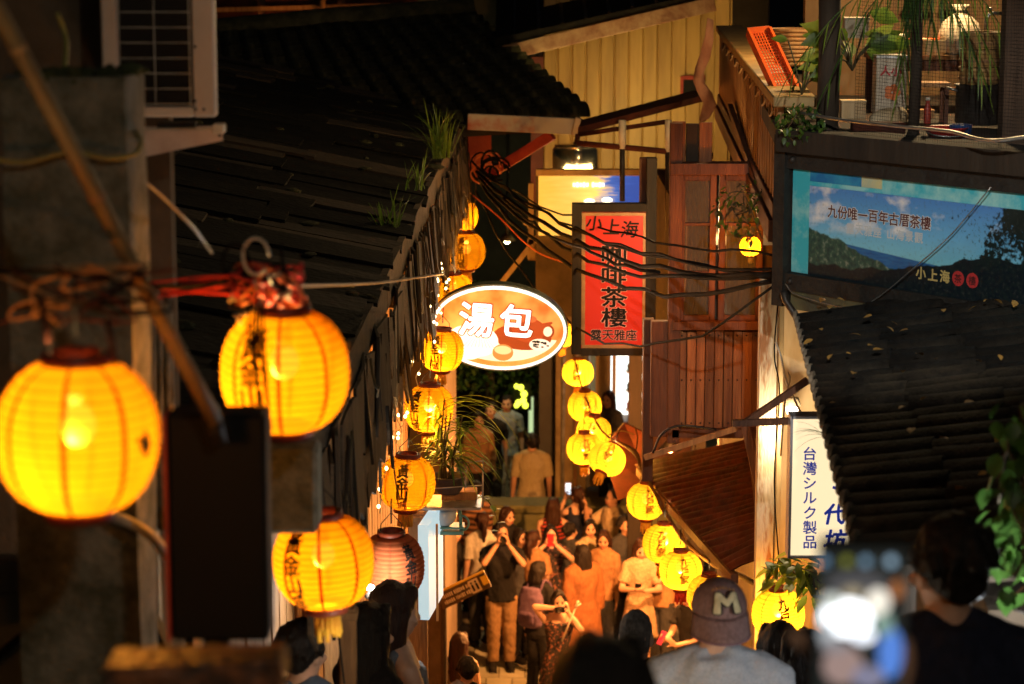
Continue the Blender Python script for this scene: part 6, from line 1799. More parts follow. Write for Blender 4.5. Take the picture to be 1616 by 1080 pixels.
def person(px, ytop, label, Y=None, H=1.68, rz=0.0, female=False, skinm=SK1, hair='short', hairm=H_BLACK, top=None, sleeve=.5, bottom=None, bkind='trousers',
           shoe=None, R_hand=None, L_hand=None, R_pole=None, L_pole=None, R_n=None, L_n=None, R_d=None, L_d=None, curl=.55, look=(0, 0), lean=0.0, voxel=.0135, dress=None, hem=.30, X=None, zg=None, fingersR=None, fingersL=None, face=True, coat=None, width=1.0, straps=False):
    if Y is None:
        th_ = PITCH + math.atan((ytop - 540) / F); Y = (CZ - H) / tan(th_)
    z0 = ground_z(Y) if zg is None else zg
    P0 = at(px, ytop, Y)
    if Y < 24 or zg is not None: H = max(1.3, P0.z - z0)
    root = thing('person', label, 'person', (P0.x if X is None else X, Y, z0 + .02 if (Y < 24) else z0 + .013), rz, 'people in the street')
    rv = random.Random(int(px * 7 + ytop)); h = H
    look = (look[0] + rv.uniform(-.25, .25), look[1] + rv.uniform(-.08, .12)); lean = lean + rv.uniform(-.02, .06); sway = rv.uniform(-.018, .018); stag = rv.uniform(-.05, .05)
    wf = (.93 if female else 1.0) * width
    hipc = Vector((0, 0, .52 * h))
    cl, sl_ = cos(lean), sin(lean)
    def B(x, y, z):
        """upper-body point: leans about the hips (towards the front, -Y)"""
        p = Vector((x * h, y * h, z * h))
        if p.z > hipc.z:
            dz = p.z - hipc.z
            p = Vector((p.x + sway * h * min(1, dz / (.3 * h)) + p.z * 0, p.y - dz * sl_, hipc.z + dz * cl + p.x * sway * 1.2 * min(1, dz / (.2 * h))))
        return p
    body = MB()
    rings = [(.455, .082, .058), (.495, .092, .066), (.54, .086, .060), (.61, .075, .052), (.66, .080, .055), (.73, .093, .062), (.785, .098, .056), (.822, .078, .044), (.845, .042, .038)]
    if female: rings = [(z, rx * (.97 if z < .56 else .86 if z < .68 else .89), ry) for z, rx, ry in rings]
    rings = [(z, rx * width, ry * width) for z, rx, ry in rings]
    loft(body, [(B(0, .004, z), rx * h, ry * h) for z, rx, ry in rings])
    capsule(body, B(0, .008, .82), B(0, .0, .885), .031 * h, .031 * h)
    # head, turned and tilted on the neck
    hc = B(0, .004, .89)
    HR = Matrix.Rotation(look[0], 3, 'Z') @ Matrix.Rotation(look[1], 3, 'X')
    def Hd(x, y, z): return hc + HR @ Vector((x * h, y * h, z * h))
    body.ball(Hd(0, .004, .046), (.0425 * h, .053 * h, .056 * h), 18, 14, HR)
    body.ball(Hd(0, -.016, .006), (.034 * h, .034 * h, .040 * h), 14, 10, HR)
    body.ball(Hd(0, -.026, .030), (.036 * h, .024 * h, .034 * h), 14, 10, HR)
    capsule(body, Hd(0, -.048, .034), Hd(0, -.056, .016), .006 * h, .0085 * h, 8)
    for s in (-1, 1):
        body.ball(Hd(s * .043, .006, .026), (.006 * h, .012 * h, .018 * h), 8, 6, HR)
        capsule(body, Hd(s * .034, -.04, .006 + .012), Hd(s * .02, -.045, .008), .009 * h, .008 * h, 8)
    # legs
    for s in (-1, 1):
        hip = Vector((s * .047 * h * wf, 0, .49 * h)); kn = Vector((s * .052 * h, -.012 * h, .275 * h)); an = Vector((s * .055 * h, .01 * h, .045 * h))
        capsule(body, hip, kn, .050 * h * wf, .033 * h); capsule(body, kn, an, .034 * h, .022 * h)
        capsule(body, Vector((s * .055 * h, .015 * h, .024 * h)), Vector((s * .062 * h, -.085 * h, .016 * h)), .024 * h, .018 * h)
    # arms
    arms = {}
    for s, tgt, pole, pn, hd_, fg in ((-1, R_hand, R_pole, R_n, R_d, fingersR), (1, L_hand, L_pole, L_n, L_d, fingersL)):
        sh = B(s * .100 * wf, .004, .796)
        t = B(s * .135 * wf, -.02, .47) if tgt is None else Vector(tgt) * h
        el, wr = ik(sh, t, .170 * h, .148 * h, pole or (s * .5, .7, -.6))
        capsule(body, B(s * .02, .008, .838), sh, .030 * h, .028 * h * wf); capsule(body, sh, el, .030 * h * wf, .0235 * h); capsule(body, el, wr, .0245 * h, .0155 * h)
        d = (wr - el).normalized() if hd_ is None else Vector(hd_).normalized()
        hand(body, wr, d, pn or ((-s, -.2, 0) if tgt is None else (0, 1, .2)), .105 * h, curl if tgt is not None else .35, side=-s, fingers=fg)
        arms[s] = (sh, el, wr)
    remeshed(body, 'body', skinm, root, voxel, 3)
    # clothes
    def sleeves(mb, grow, frac):
        for s in (-1, 1):
            sh, el, wr = arms[s]
            capsule(mb, B(s * .025, .008, .832), sh, (.030 + grow) * h, (.030 * wf + grow) * h, 14); capsule(mb, B(s * .05, .004, .76), sh, .05 * h, (.030 * wf + grow) * h, 14)
            if frac <= 1:
                e = sh.lerp(el, frac); capsule(mb, sh, e, (.030 * wf + grow) * h, (.029 + grow * 1.3) * h, 14, True, False)
            else:
                e = el.lerp(wr, frac - 1); capsule(mb, sh, el, (.030 * wf + grow) * h, (.026 + grow) * h, 14); capsule(mb, el, e, (.026 + grow) * h, (.02 + grow) * h, 14, True, False)
    if top is not None and dress is None and coat is None:
        mb = MB()
        lo_ = .475
        rg = [(z, rx, ry) for z, rx, ry in rings if lo_ < z < (.83 if sleeve > 0 else .80)]
        rg = [(lo_, rings[1][1] * 1.03, rings[1][2] * 1.03)] + rg
        if sleeve > 0: rg = rg + [(.842, .052, .046), (.852, .036, .036)]
        loft(mb, [(B(0, .004, z), (rx + .013) * h, (ry + .015) * h) for z, rx, ry in rg], 24)
        if sleeve > 0: sleeves(mb, .0085, sleeve)
        else:
            for s in (-1, 1): capsule(mb, B(s * .055, -.035, .77), B(s * .06, .03, .83), .014 * h, .014 * h, 8); capsule(mb, B(s * .06, .03, .83), B(s * .055, .045, .77), .014 * h, .014 * h, 8)
        remeshed(mb, 'top', top, root, .0135, 3)
    if dress is not None or coat is not None:
        m_, hem_ = (dress, hem) if dress is not None else (coat, hem)
        mb = MB()
        gr = .012 if dress is not None else .024
        rg = [(z, rx + gr, ry + gr + .003) for z, rx, ry in rings if z > .53 and z < (.83 if sleeve > 0 else .80)]
        sk_ = []
        for k in range(6):
            u = k / 5; z = hem_ + (.53 - hem_) * u
            f = (1 - u)
            sk_.append((z, .092 * wf + gr + .035 * f, .066 + gr + .04 * f))
        loft(mb, [(B(0, .004, z), rx * h, ry * h) for z, rx, ry in sk_ + rg][::-1], 36, fold=.05, nf=8, seed=len(TODO))
        if sleeve > 0: sleeves(mb, gr * .8, sleeve)
        else:
            for s in (-1, 1): capsule(mb, B(s * .05, -.04, .77), B(s * .055, .0, .835), .007 * h, .007 * h, 8); capsule(mb, B(s * .055, .0, .835), B(s * .05, .05, .77), .007 * h, .007 * h, 8)
        remeshed(mb, 'dress' if dress is not None else 'coat', m_, root, .0135, 2)
    if bottom is not None:
        mb = MB()
        loft(mb, [(B(0, .004, z), (rx + .009) * h, (ry + .011) * h) for z, rx, ry in rings if z < .60] , 22)
        end = {'trousers': 1.0, 'shorts': .42, 'capri': .8}.get(bkind, 1.0)
        if bkind in ('trousers', 'shorts', 'capri'):
            for s in (-1, 1):
                hip = Vector((s * .047 * h * wf, 0, .49 * h)); kn = Vector((s * .052 * h, -.012 * h, .275 * h)); an = Vector((s * .055 * h, .01 * h, .05 * h))
                if end <= .5: capsule(mb, hip, hip.lerp(kn, end * 2), (.050 * wf + .010) * h, .056 * h, 16, True, False)
                else:
                    capsule(mb, hip, kn, (.050 * wf + .009) * h, .046 * h, 16); capsule(mb, kn, kn.lerp(an, end * 2 - 1), .045 * h, .038 * h, 16, True, False)
        else:
            loft(mb, [((0, 0, (.30 + .05 * k) * h), (.125 - .007 * k) * h, (.105 - .007 * k) * h) for k in range(5)][::-1], 30, fold=.05, nf=9)
        remeshed(mb, 'trousers' if bkind != 'skirt' else 'skirt', bottom, root, .0135, 2)
    sm_ = shoe or cloth('black_shoe', (.02, .018, .016))
    for s in (-1, 1):
        mb = MB(); capsule(mb, Vector((s * .055 * h, .018 * h, .026 * h)), Vector((s * .063 * h, -.09 * h, .020 * h)), .030 * h, .024 * h); mb.box((s * .058 * h, -.035 * h, .004 * h), (.05 * h, .15 * h, .018 * h))
        remeshed(mb, 'shoe', sm_, root, .010, 2)
    # hair
    if hair:
        mb = MB()
        if hair == 'buzz':
            mb.ball(Hd(0, .010, .052), (.0435 * h, .052 * h, .0545 * h), 18, 14, HR); mb.ball(Hd(0, .022, .022), (.041 * h, .04 * h, .035 * h), 14, 10, HR)
        else:
            mb.ball(Hd(0, .015, .054), (.049 * h, .056 * h, .058 * h), 18, 14, HR)
            mb.ball(Hd(0, .026, .030 if hair == 'short' else .022), (.0435 * h, .038 * h, (.034 if hair == 'short' else .045) * h), 16, 12, HR)
            rh = random.Random(int(px) + 3)
            if hair == 'short':
                mb.ball(Hd(0, .034, .012), (.035 * h, .024 * h, .022 * h), 14, 10, HR)
                for k in range(150):
                    a = rh.uniform(0, 2 * pi); e = rh.uniform(-.15, 1.5)
                    dirn = Vector((cos(a) * cos(e), sin(a) * cos(e), sin(e)))
                    if dirn.y < -.35 and dirn.z < .55: continue
                    p = Vector((.049 * dirn.x, .015 + .056 * dirn.y, .050 + .057 * dirn.z))
                    q = p + Vector((dirn.x * .010 + rh.uniform(-.006, .006), dirn.y * .010 + .003, -.016 + .012 * max(0, dirn.z)))
                    capsule(mb, Hd(*p), Hd(*q), .0075 * h, .0045 * h, 6)
            if hair != 'short' or female:
                for s in (-1, 1): capsule(mb, Hd(s * .02, -.03, .088), Hd(s * .042, -.014, .04), .016 * h, .014 * h)
            if hair in ('long', 'bob', 'half'):
                L = {'long': .20, 'bob': .045, 'half': .10}[hair]
                rg = []
                for k in range(7):
                    u = k / 6; z = .045 - u * (L + .045)
                    rg.append((Hd(0, .026 + .020 * u, z), (.050 + .012 * sin(u * 2.5) - .018 * u * u) * h, (.040 - .012 * u) * h))
                loft(mb, rg, 20, fold=.05, nf=7)
                for s in (-1, 1): capsule(mb, Hd(s * .043, -.006, .04), Hd(s * .047, .0, .04 - L * .75), .016 * h, .012 * h)
            if hair in ('ponytail', 'bun'):
                if hair == 'bun': mb.ball(Hd(0, .05, .09), .028 * h, 12, 9)
                else:
                    pts = [Hd(0, .058, .05), Hd(0, .085, .03), Hd(0, .085, -.03), Hd(0, .070, -.10)]
                    mb.tube(smooth_path(pts, 4), [.018 * h] * 5 + [.022 * h] * 5 + [.012 * h] * 3, 10)
        if hair in ('long', 'half', 'bob') and Y < 32:
            L = {'long': .20, 'bob': .045, 'half': .10}[hair]
            for k in range(34):
                a = rh.uniform(-.25, pi + .25); r_ = rh.uniform(.96, 1.12)
                p0_ = Vector((.047 * cos(a) * r_, .018 + .042 * sin(a) * r_, .05)); e_ = -L * rh.uniform(.75, 1.12)
                pts = [p0_, Vector((.052 * cos(a) * r_, .03 + .036 * sin(a) * r_, e_ * .45)), Vector((.040 * cos(a) * r_ + rh.uniform(-.01, .01), .046 + .022 * sin(a) * r_, e_))]
                mb.tube([Hd(*q) for q in smooth_path(pts, 3)], [.008 * h] * 4 + [.006 * h] * 2 + [.002 * h], 5)
        ho = remeshed(mb, 'hair', hairm, root, .0095 if Y < 12 else .012, 2)
    if face and Y > 10:
        for s in (-1, 1):
            MB().ball(Hd(s * .0165, -.0475, .032), (.0095 * h, .005 * h, .0055 * h), 8, 6, HR).build('eye', M_EYE, root)
            MB().ball(Hd(s * .017, -.0475, .043), (.0125 * h, .005 * h, .0032 * h), 8, 6, HR).build('eyebrow', M_BROW, root)
        MB().ball(Hd(0, -.051, -.004), (.015 * h, .005 * h, .0055 * h), 8, 6, HR).build('mouth', M_LIP, root)
    root['_h'] = H
    return root, arms, Hd

def phone(root, centre, nrm_, label, body=M_BLACK, screen=None, upv=(0, 0, 1), lens=False):
    """phone held by a person: centre and back normal in that person's local frame"""
    Mw = Matrix.Translation(root.location) @ Matrix.Rotation(root.rotation_euler.z, 4, 'Z')
    nn = Vector(nrm_).normalized(); u = Vector(upv); u = (u - nn * u.dot(nn)).normalized(); s = u.cross(nn)
    t = thing('phone', label, 'phone', Mw @ Vector(centre), group='phones held up')
    R3 = Mw.to_3x3()
    nn, u, s = R3 @ nn, R3 @ u, R3 @ s
    M3 = Matrix((s, nn, u)).transposed()
    MB().box((0, 0, 0), (.076, .009, .155), M3).build('case', body, t, .003)
    if screen: MB().box(nn * -.0052, (.068, .001, .146), M3).build('screen', screen, t)
    if lens: MB().box(nn * .0055 + u * .05 + s * .018, (.026, .003, .03), M3).build('camera_lens', M_BLACK, t)
    return t

SCR = glow('phone_screen', (.75, .85, .95), 1.2)
C_BLACK = cloth('black_cotton', (.018, .017, .018)); C_KHAKI = cloth('khaki_cotton', (.36, .22, .11)); C_BEIGE = cloth('beige_cotton', (.40, .34, .20), (.34, .28, .16))
C_NAVY = cloth('navy_cotton', (.022, .026, .05)); C_CREAM = cloth('cream_cotton', (.55, .42, .26)); C_WHITE = cloth('white_cotton', (.62, .58, .52)); C_TAN = cloth('tan_wool', (.36, .19, .09))
C_COAT = cloth('rust_linen', (.27, .11, .045), (.2, .08, .03)); C_GREY = cloth('grey_marl', (.36, .36, .37), (.24, .24, .26), 220); C_DENIM = cloth('denim', (.10, .14, .20), (.07, .10, .15)); C_DGREY = cloth('charcoal', (.05, .05, .055))
C_FLORAL = mat('floral_black', (.02, .016, .016), (.35, .13, .08), 38, rough=.85, lo=.56, hi=.62, detail=2)
C_LACE = mat('lace_beige', (.50, .33, .20), (.33, .20, .11), 55, rough=.85, lo=.42, hi=.58, bump=.5, bscale=70)
def stripes(name, c1, c2, freq):
    m = mat(name, c1, rough=.85); n = m.node_tree.nodes; l = m.node_tree.links
    tc = n.new('ShaderNodeTexCoord'); sp = n.new('ShaderNodeSeparateXYZ'); l.new(tc.outputs['Object'], sp.inputs[0])
    a = n.new('ShaderNodeMath'); a.operation = 'MULTIPLY'; a.inputs[1].default_value = freq; l.new(sp.outputs[2], a.inputs[0])
    s_ = n.new('ShaderNodeMath'); s_.operation = 'SINE'; l.new(a.outputs[0], s_.inputs[0])
    r = n.new('ShaderNodeMapRange'); r.inputs[1].default_value = -.1; r.inputs[2].default_value = .1; l.new(s_.outputs[0], r.inputs[0])
    mx = n.new('ShaderNodeMix'); mx.data_type = 'RGBA'; mx.inputs[6].default_value = (*c1, 1); mx.inputs[7].default_value = (*c2, 1); l.new(r.outputs[0], mx.inputs[0]); l.new(mx.outputs[2], n['Principled BSDF'].inputs['Base Color'])
    return m
C_STRIPE = stripes('brown_stripes', (.06, .03, .02), (.36, .17, .08), 85); C_RSTRIPE = stripes('red_black_stripes', (.02, .015, .015), (.45, .05, .03), 130)

# --- crowd on the lower pavement
r1, a1, h1 = person(791, 826, 'man in black T-shirt and tan trousers holding a phone to his face', H=1.76, top=C_BLACK, sleeve=.75, bottom=C_KHAKI, skinm=SK2, rz=.06,
    R_hand=(-.035, -.135, .885), L_hand=(.045, -.14, .875), R_pole=(-.75, -.1, -1), L_pole=(.75, -.1, -1), R_n=(.9, .2, 0), L_n=(-.9, .2, 0), R_d=(.25, -.1, 1), L_d=(-.25, -.1, 1), curl=.5)
phone(r1, (.005, -.255, 1.62), (0, -1, 0), 'black phone held up by the man in the black T-shirt', M_BLACK, SCR, lens=True)
person(838, 703, 'man in a beige T-shirt seen from behind beyond the low wall', Y=32.2, H=1.76, rz=pi, top=C_BEIGE, sleeve=.85, bottom=C_DGREY, skinm=SK2, face=False, width=1.08)
person(873, 786, 'woman with long brown hair and striped top seen from behind at the low wall', H=1.62, rz=pi, female=True, hair='long', hairm=H_BROWN, top=C_RSTRIPE, sleeve=0, bottom=C_BLACK, face=False)
r4, a4, h4 = person(913, 769, 'woman with a ponytail in a navy sleeveless top seen from behind', H=1.63, rz=pi + .15, female=True, hair='ponytail', hairm=H_BROWN, top=C_NAVY, sleeve=0, bottom=C_BLACK, face=False,
    L_hand=(.07, -.22, .84), L_pole=(.6, 0, -1), R_hand=(-.03, -.23, .80), R_pole=(-.6, 0, -1))
phone(r4, (.06, -.42, 1.50), (0, -1, 0), 'phone with lit screen raised by the woman in navy', M_BLACK, SCR)
r5, a5, h5 = person(969, 771, 'man with glasses and cream T-shirt making a peace sign', H=1.74, rz=-1.25, top=C_CREAM, sleeve=.7, bottom=C_DGREY, skinm=SK2, width=1.12,
    R_hand=(-.11, -.17, .845), R_pole=(-.3, .2, -1), R_d=(0, -.15, 1), R_n=(0, -1, 0), fingersR=(0.05, 0.05, 2.0, 2.0), L_hand=(.10, -.12, .60))
gm_ = MB()
for s in (-1, 1):
    c_ = h5(s * .018, -.056, .031)
    gm_.tube([c_ + Vector((.026 * cos(k * pi / 6), 0, .02 * sin(k * pi / 6))) for k in range(13)], .0022, 5)
    gm_.tube([h5(s * .033, -.054, .034), h5(s * .046, .0, .032)], .002, 5)
gm_.tube([h5(-.004, -.058, .033), h5(.004, -.058, .033)], .002, 5)
gm_.build('glasses', M_BLACK, r5)
stp = MB(); stp.tube(smooth_path([(-.11, .0, 1.46), (-.02, -.145, 1.28), (.12, -.135, 1.02), (.17, .02, .92)]), .012, 6); stp.build('bag_strap', C_BLACK, r5)
r6, a6, h6 = person(868, 829, 'woman in a dark floral dress holding a red phone before her face', H=1.6, female=True, hair='half', dress=C_FLORAL, sleeve=.5, rz=-.05,
    R_hand=(-.03, -.15, .88), L_hand=(.05, -.15, .88), R_pole=(-.9, 0, -.8), L_pole=(.9, 0, -.8), R_n=(.9, .2, 0), L_n=(-.9, .2, 0), R_d=(.2, -.1, 1), L_d=(-.2, -.1, 1))
phone(r6, (.015, -.27, 1.475), (0, -1, 0), 'red phone held by the woman in the dark floral dress', mat('red_case', (.48, .02, .03), rough=.35), SCR)
r7, a7, h7 = person(950, 838, 'older woman with short hair and tan cardigan looking to the left', H=1.58, female=True, hair='bob', hairm=H_BROWN, top=C_TAN, sleeve=1.6, bottom=C_DGREY, rz=-.35, skinm=SK2, R_hand=(-.06, -.15, .66), R_pole=(-.5, .2, -1))
person(921, 861, 'woman in a long rust-coloured coat seen from behind', H=1.62, rz=pi + .5, female=True, hair='half', coat=C_COAT, hem=.16, sleeve=1.8, face=False, width=1.1)
r9, a9, h9 = person(1010, 850, 'woman in a beige lace dress looking down at her phone', H=1.64, female=True, hair='long', hairm=H_BROWN, dress=C_LACE, hem=.28, sleeve=.75, rz=-.1, look=(0, .45),
    R_hand=(-.025, -.17, .665), L_hand=(.045, -.16, .655), R_pole=(-.8, .3, -1), L_pole=(.8, .3, -1), R_n=(.6, -.2, .7), L_n=(-.6, -.2, .7), curl=.8)
phone(r9, (.0, -.33, 1.135), (0, -.75, -.6), 'dark phone in the hands of the woman in lace', M_BLACK, glow('phone_screen_warm', (.9, .8, .7), .9), upv=(0, -.6, .75))
r10, a10, h10 = person(882, 934, 'woman in a floral pinafore aiming a small camera with her elbow raised', H=1.58, female=True, hair='half', hairm=H_BLACK, dress=C_FLORAL, sleeve=0, rz=.05,
    R_hand=(-.02, -.12, .91), R_pole=(-1.2, 0, .25), L_hand=(.055, -.15, .885), L_pole=(.7, -.1, -1), R_n=(.8, .1, -.4), L_n=(-.9, .2, .1), L_d=(-.1, -.2, 1), R_d=(1, -.3, -.15))
cmv = thing('compact_camera', 'small dark camera held by the woman in the floral pinafore', 'camera', r10.location + Vector((.005, -.235, 1.435)), group='phones held up')
MB().box((0, 0, 0), (.105, .035, .062)).build('camera_body', M_BLACK, cmv, .004)
MB().lathe([(.028, 0), (.028, .03), (.024, .032), (.02, .026), (0, .024)], 18, M=Matrix.Rotation(pi / 2, 3, 'X')).build('lens', M_DMETAL, cmv)
MB().box((.03, 0, .035), (.02, .02, .008)).build('shutter_button', M_STEEL, cmv)
stk = thing('selfie_stick', 'folded pale selfie stick dangling from the camera woman', 'selfie stick', r10.location + Vector((.03, -.26, 1.10)), group='phones held up')
MB().tube([(0, 0, 0), (.14, .0, .36)], .008, 8).build('shaft', M_WHITE, stk); MB().tube([(.14, 0, .36), (.17, 0, .44)], .012, 8).build('grip', M_WHITE, stk); MB().tube([(.14, 0, .37), (.20, 0, .41)], .008, 6).build('clamp', M_WHITE, stk)
r11, a11, h11 = person(851, 887, 'woman with bobbed hair wearing a purple backpack', H=1.6, rz=pi - .6, female=True, hair='bob', top=C_BLACK, sleeve=.7, bottom=C_BLACK, face=False)
bpk = thing('backpack', 'purple grey backpack on the woman with bobbed hair', 'backpack', r11.location + Vector((0, 0, 0)), pi - .6)
mb = MB(); loft(mb, [((0, .17, .88), .12, .06), ((0, .18, .92), .15, .085), ((0, .18, 1.08), .16, .095), ((0, .17, 1.22), .15, .08), ((0, .16, 1.32), .11, .05)], 20)
remeshed(mb, 'pack', cloth('mauve_nylon', (.13, .085, .15), (.10, .06, .12)), bpk, .014, 2)
mb = MB(); loft(mb, [((0, .26, .92), .09, .03), ((0, .27, .96), .11, .04), ((0, .27, 1.05), .10, .035), ((0, .26, 1.09), .07, .02)], 16); remeshed(mb, 'front_pocket', MATS['mauve_nylon'], bpk, .012, 2)
for s in (-1, 1): MB().tube(smooth_path([(s * .09, .11, 1.30), (s * .095, .03, 1.395), (s * .10, -.10, 1.28), (s * .11, -.09, 1.05), (s * .12, .08, .95)]), .014, 6).build('strap', MATS['mauve_nylon'], bpk)
r13, _, _ = person(760, 809, 'person with reddish hair in a white shirt, left of the man in black', H=1.66, rz=pi + .4, female=True, hair='ponytail', hairm=H_BROWN, top=C_WHITE, sleeve=.8, bottom=C_DGREY, face=False)
person(747, 772, 'person in a brown striped top below the plant shelf', H=1.70, Y=29.6, rz=2.6, top=C_STRIPE, sleeve=1.2, bottom=C_DGREY, face=False)
person(711, 838, 'person in black clothes beside the lit panel sign', H=1.66, Y=27.6, rz=1.2, female=True, hair='half', top=C_BLACK, sleeve=.6, bottom=C_BLACK)
r16, _, _ = person(823, 836, 'young woman half hidden behind the man in black, looking to the side', H=1.60, rz=.7, female=True, hair='half', top=C_DGREY, sleeve=.6, bottom=C_BLACK, skinm=SK2)
person(897, 845, 'person in dark clothes between the red phone and the rust coat', Y=28.3, H=1.5, rz=2.2, hair='short', top=C_DGREY, sleeve=.7, bottom=C_BLACK, face=False)
person(1003, 792, 'person in black behind the woman in lace', H=1.66, rz=2.9, female=True, hair='long', top=C_BLACK, sleeve=1.5, bottom=C_BLACK, face=False)
r17, a17, h17 = person(1090, 905, 'person in black below the tasselled lantern reaching out with a phone', H=1.6, Y=25.2, rz=-.9, female=True, hair='half', top=C_BLACK, sleeve=.6, bottom=C_BLACK,
    R_hand=(-.03, -.20, .63), L_hand=(.04, -.17, .61), R_pole=(-.5, .3, -1), L_pole=(.5, .3, -1), R_n=(.9, 0, .2), L_n=(-.9, 0, .2), R_d=(.1, -.7, .7), L_d=(-.1, -.7, .7), look=(0, .4))
phone(r17, (.0, -.41, 1.07), (0, -.8, .5), 'magenta phone held by the person in black near the cap wearer', mat('magenta_case', (.40, .03, .10), rough=.4), None, upv=(0, .4, .9))
person(727, 1001, 'woman with long dark hair in a pale top seen from behind, low on the steps', Y=21.0, rz=pi - .2, female=True, hair='long', hairm=H_BROWN, top=C_CREAM, sleeve=0, bottom=C_DGREY, face=False)
person(733, 1056, 'person whose dark crown just shows at the bottom near the steps', Y=15.5, rz=pi, hair='short', top=C_BLACK, sleeve=.6, bottom=C_BLACK, face=False)
person(962, 618, 'shopkeeper in dark clothes standing in the raised shop behind the lantern string', Y=31.0, zg=1.05, rz=-.5, female=True, hair='long', hairm=H_BROWN, top=C_DGREY, sleeve=.6, bottom=C_BLACK)
person(757, 700, 'passer-by with dark hair and brown jacket in the dark alley', Y=34.0, H=1.68, rz=.3, female=True, hair='half', top=C_TAN, sleeve=1.5, bottom=C_BLACK)
person(800, 684, 'passer-by in a pale blue shirt in the dark alley', Y=35.0, H=1.72, rz=.1, hair='short', top=cloth('pale_blue_cotton', (.28, .34, .42)), sleeve=.7, bottom=C_WHITE)
person(775, 690, 'passer-by in black between two others in the dark alley', Y=34.6, H=1.70, rz=-.2, hair='short', top=C_BLACK, sleeve=.7, bottom=C_DGREY)

person(845, 838, 'person with a dark ponytail behind the backpack wearer', H=1.6, rz=2.6, female=True, hair='ponytail', hairm=H_BROWN, top=C_TAN, sleeve=.7, bottom=C_BLACK, face=False)
person(985, 815, 'short-haired man in a dark shirt behind the older woman', H=1.66, rz=.5, top=C_DGREY, sleeve=.7, bottom=C_DGREY, skinm=SK2)
person(930, 822, 'woman in a cream blouse between the navy top and the older woman', H=1.55, rz=.2, female=True, hair='half', top=C_CREAM, sleeve=.8, bottom=C_BLACK)
person(1045, 838, 'man in a brown shirt behind the yellow lanterns', H=1.70, rz=-.6, top=C_TAN, sleeve=.8, bottom=C_DGREY, skinm=SK2)
person(800, 800, 'woman in a black blouse at the left end of the low wall', H=1.6, rz=.9, female=True, hair='half', hairm=H_BROWN, top=C_BLACK, sleeve=.7, bottom=C_DENIM)
# --- on the steps nearer the camera
person(998, 971, 'man with a buzz cut seen from behind beside the cap wearer', Y=9.6, rz=pi - .12, hair='buzz', hairm=mat('cropped_hair', (.11, .095, .08), (.04, .034, .03), 50, rough=.8, bump=.8, bscale=200), top=C_BLACK, sleeve=.7, bottom=C_DGREY, skinm=SK2, voxel=.011, face=False)
r19, a19, h19 = person(1137, 915, 'man in a grey T-shirt wearing a backwards maroon cap', Y=7.6, rz=pi - .1, hair='buzz', hairm=H_BLACK, top=C_GREY, sleeve=.8, bottom=C_DENIM, skinm=SK2, voxel=.010, face=False, width=1.08, look=(.0, .0))
person(1232, 988, 'woman with dark glossy hair at the far side of the grey T-shirt', Y=9.2, rz=pi + .3, female=True, hair='ponytail', top=C_BLACK, sleeve=.6, bottom=C_BLACK, face=False, voxel=.012)
person(1268, 999, 'woman with swept-back dark hair in front of the blurred phone', Y=8.4, rz=pi + .7, female=True, hair='half', top=C_DGREY, sleeve=.6, bottom=C_BLACK, face=False, voxel=.012)
person(1506, 822, 'tall man with thick black hair and dark T-shirt seen from behind at the right', Y=5.9, rz=pi + .12, hair='short', top=C_NAVY, sleeve=.8, bottom=C_BLACK, skinm=SK1, voxel=.010, face=False, width=1.05)
person(930, 1022, 'dark blurred head and shoulders close to the camera at the bottom', Y=3.3, rz=pi, hair='half', female=True, top=C_BLACK, sleeve=.8, bottom=C_BLACK, face=False, voxel=.012)
person(628, 925, 'woman in a grey sleeveless top with folded arms under the unlit lantern', Y=9.9, rz=pi * .62, female=True, hair='long', hairm=H_BROWN, top=cloth('slate_cotton', (.16, .17, .19)), sleeve=0, bottom=C_DENIM, bkind='skirt', face=False, voxel=.011,
    R_hand=(.03, -.16, .60), L_hand=(.05, -.17, .66), R_pole=(-.6, .3, -1), L_pole=(.8, .3, -1))
r23, a23, h23 = person(590, 958, 'woman in a black T-shirt with long hair holding a lit phone', Y=8.9, rz=pi * .7, female=True, hair='long', top=C_BLACK, sleeve=.8, bottom=C_BLACK, face=False, voxel=.010,
    R_hand=(-.06, -.20, .70), L_hand=(.04, -.20, .70), R_pole=(-.6, .3, -1), L_pole=(.6, .3, -1), R_n=(.7, -.2, .6), L_n=(-.7, -.2, .6), R_d=(.2, -.8, .5), L_d=(-.2, -.8, .5), curl=.7)
phone(r23, (-.01, -.40, 1.10), (0, -.6, -.75), 'white phone with a bright screen beside the white panel sign', M_WHITE, glow('phone_screen_bright', (.85, .92, 1), 2.0), upv=(0, -.75, .6))
person(470, 985, 'person in dark clothes half hidden behind the black sign box', Y=8.2, rz=pi * .9, hair='short', top=C_DENIM, sleeve=1.5, bottom=C_BLACK, face=False, voxel=.012)

# cap of the man in grey
cp = thing('baseball_cap', 'maroon and black cap worn backwards with a cream letter M', 'cap', r19.location, r19.rotation_euler.z)
H19 = r19['_h']
cm1 = cloth('maroon_twill', (.20, .115, .10), (.13, .07, .06), 90, .4); cm2 = cloth('black_mesh', (.018, .014, .016), None, 200)
def CP(x, y, z): return h19(x, y, z)
mb = MB()
V = []; fs = []
NR, NN = 9, 28
for i in range(NR + 1):
    th_ = pi / 2 * i / NR
    for k in range(NN):
        a = 2 * pi * k / NN
        V.append(CP(.0535 * sin(th_) ** .95 * cos(a), .008 + .062 * sin(th_) ** .95 * sin(a), .052 + .056 * cos(th_) - .008 * (i == NR)))
for i in range(NR):
    for k in range(NN): fs.append((i * NN + k, i * NN + (k + 1) % NN, (i + 1) * NN + (k + 1) % NN, (i + 1) * NN + k))
back = [f for f in fs if Vector(V[f[0]]).y > CP(0, .0, 0).y]; front = [f for f in fs if f not in back]
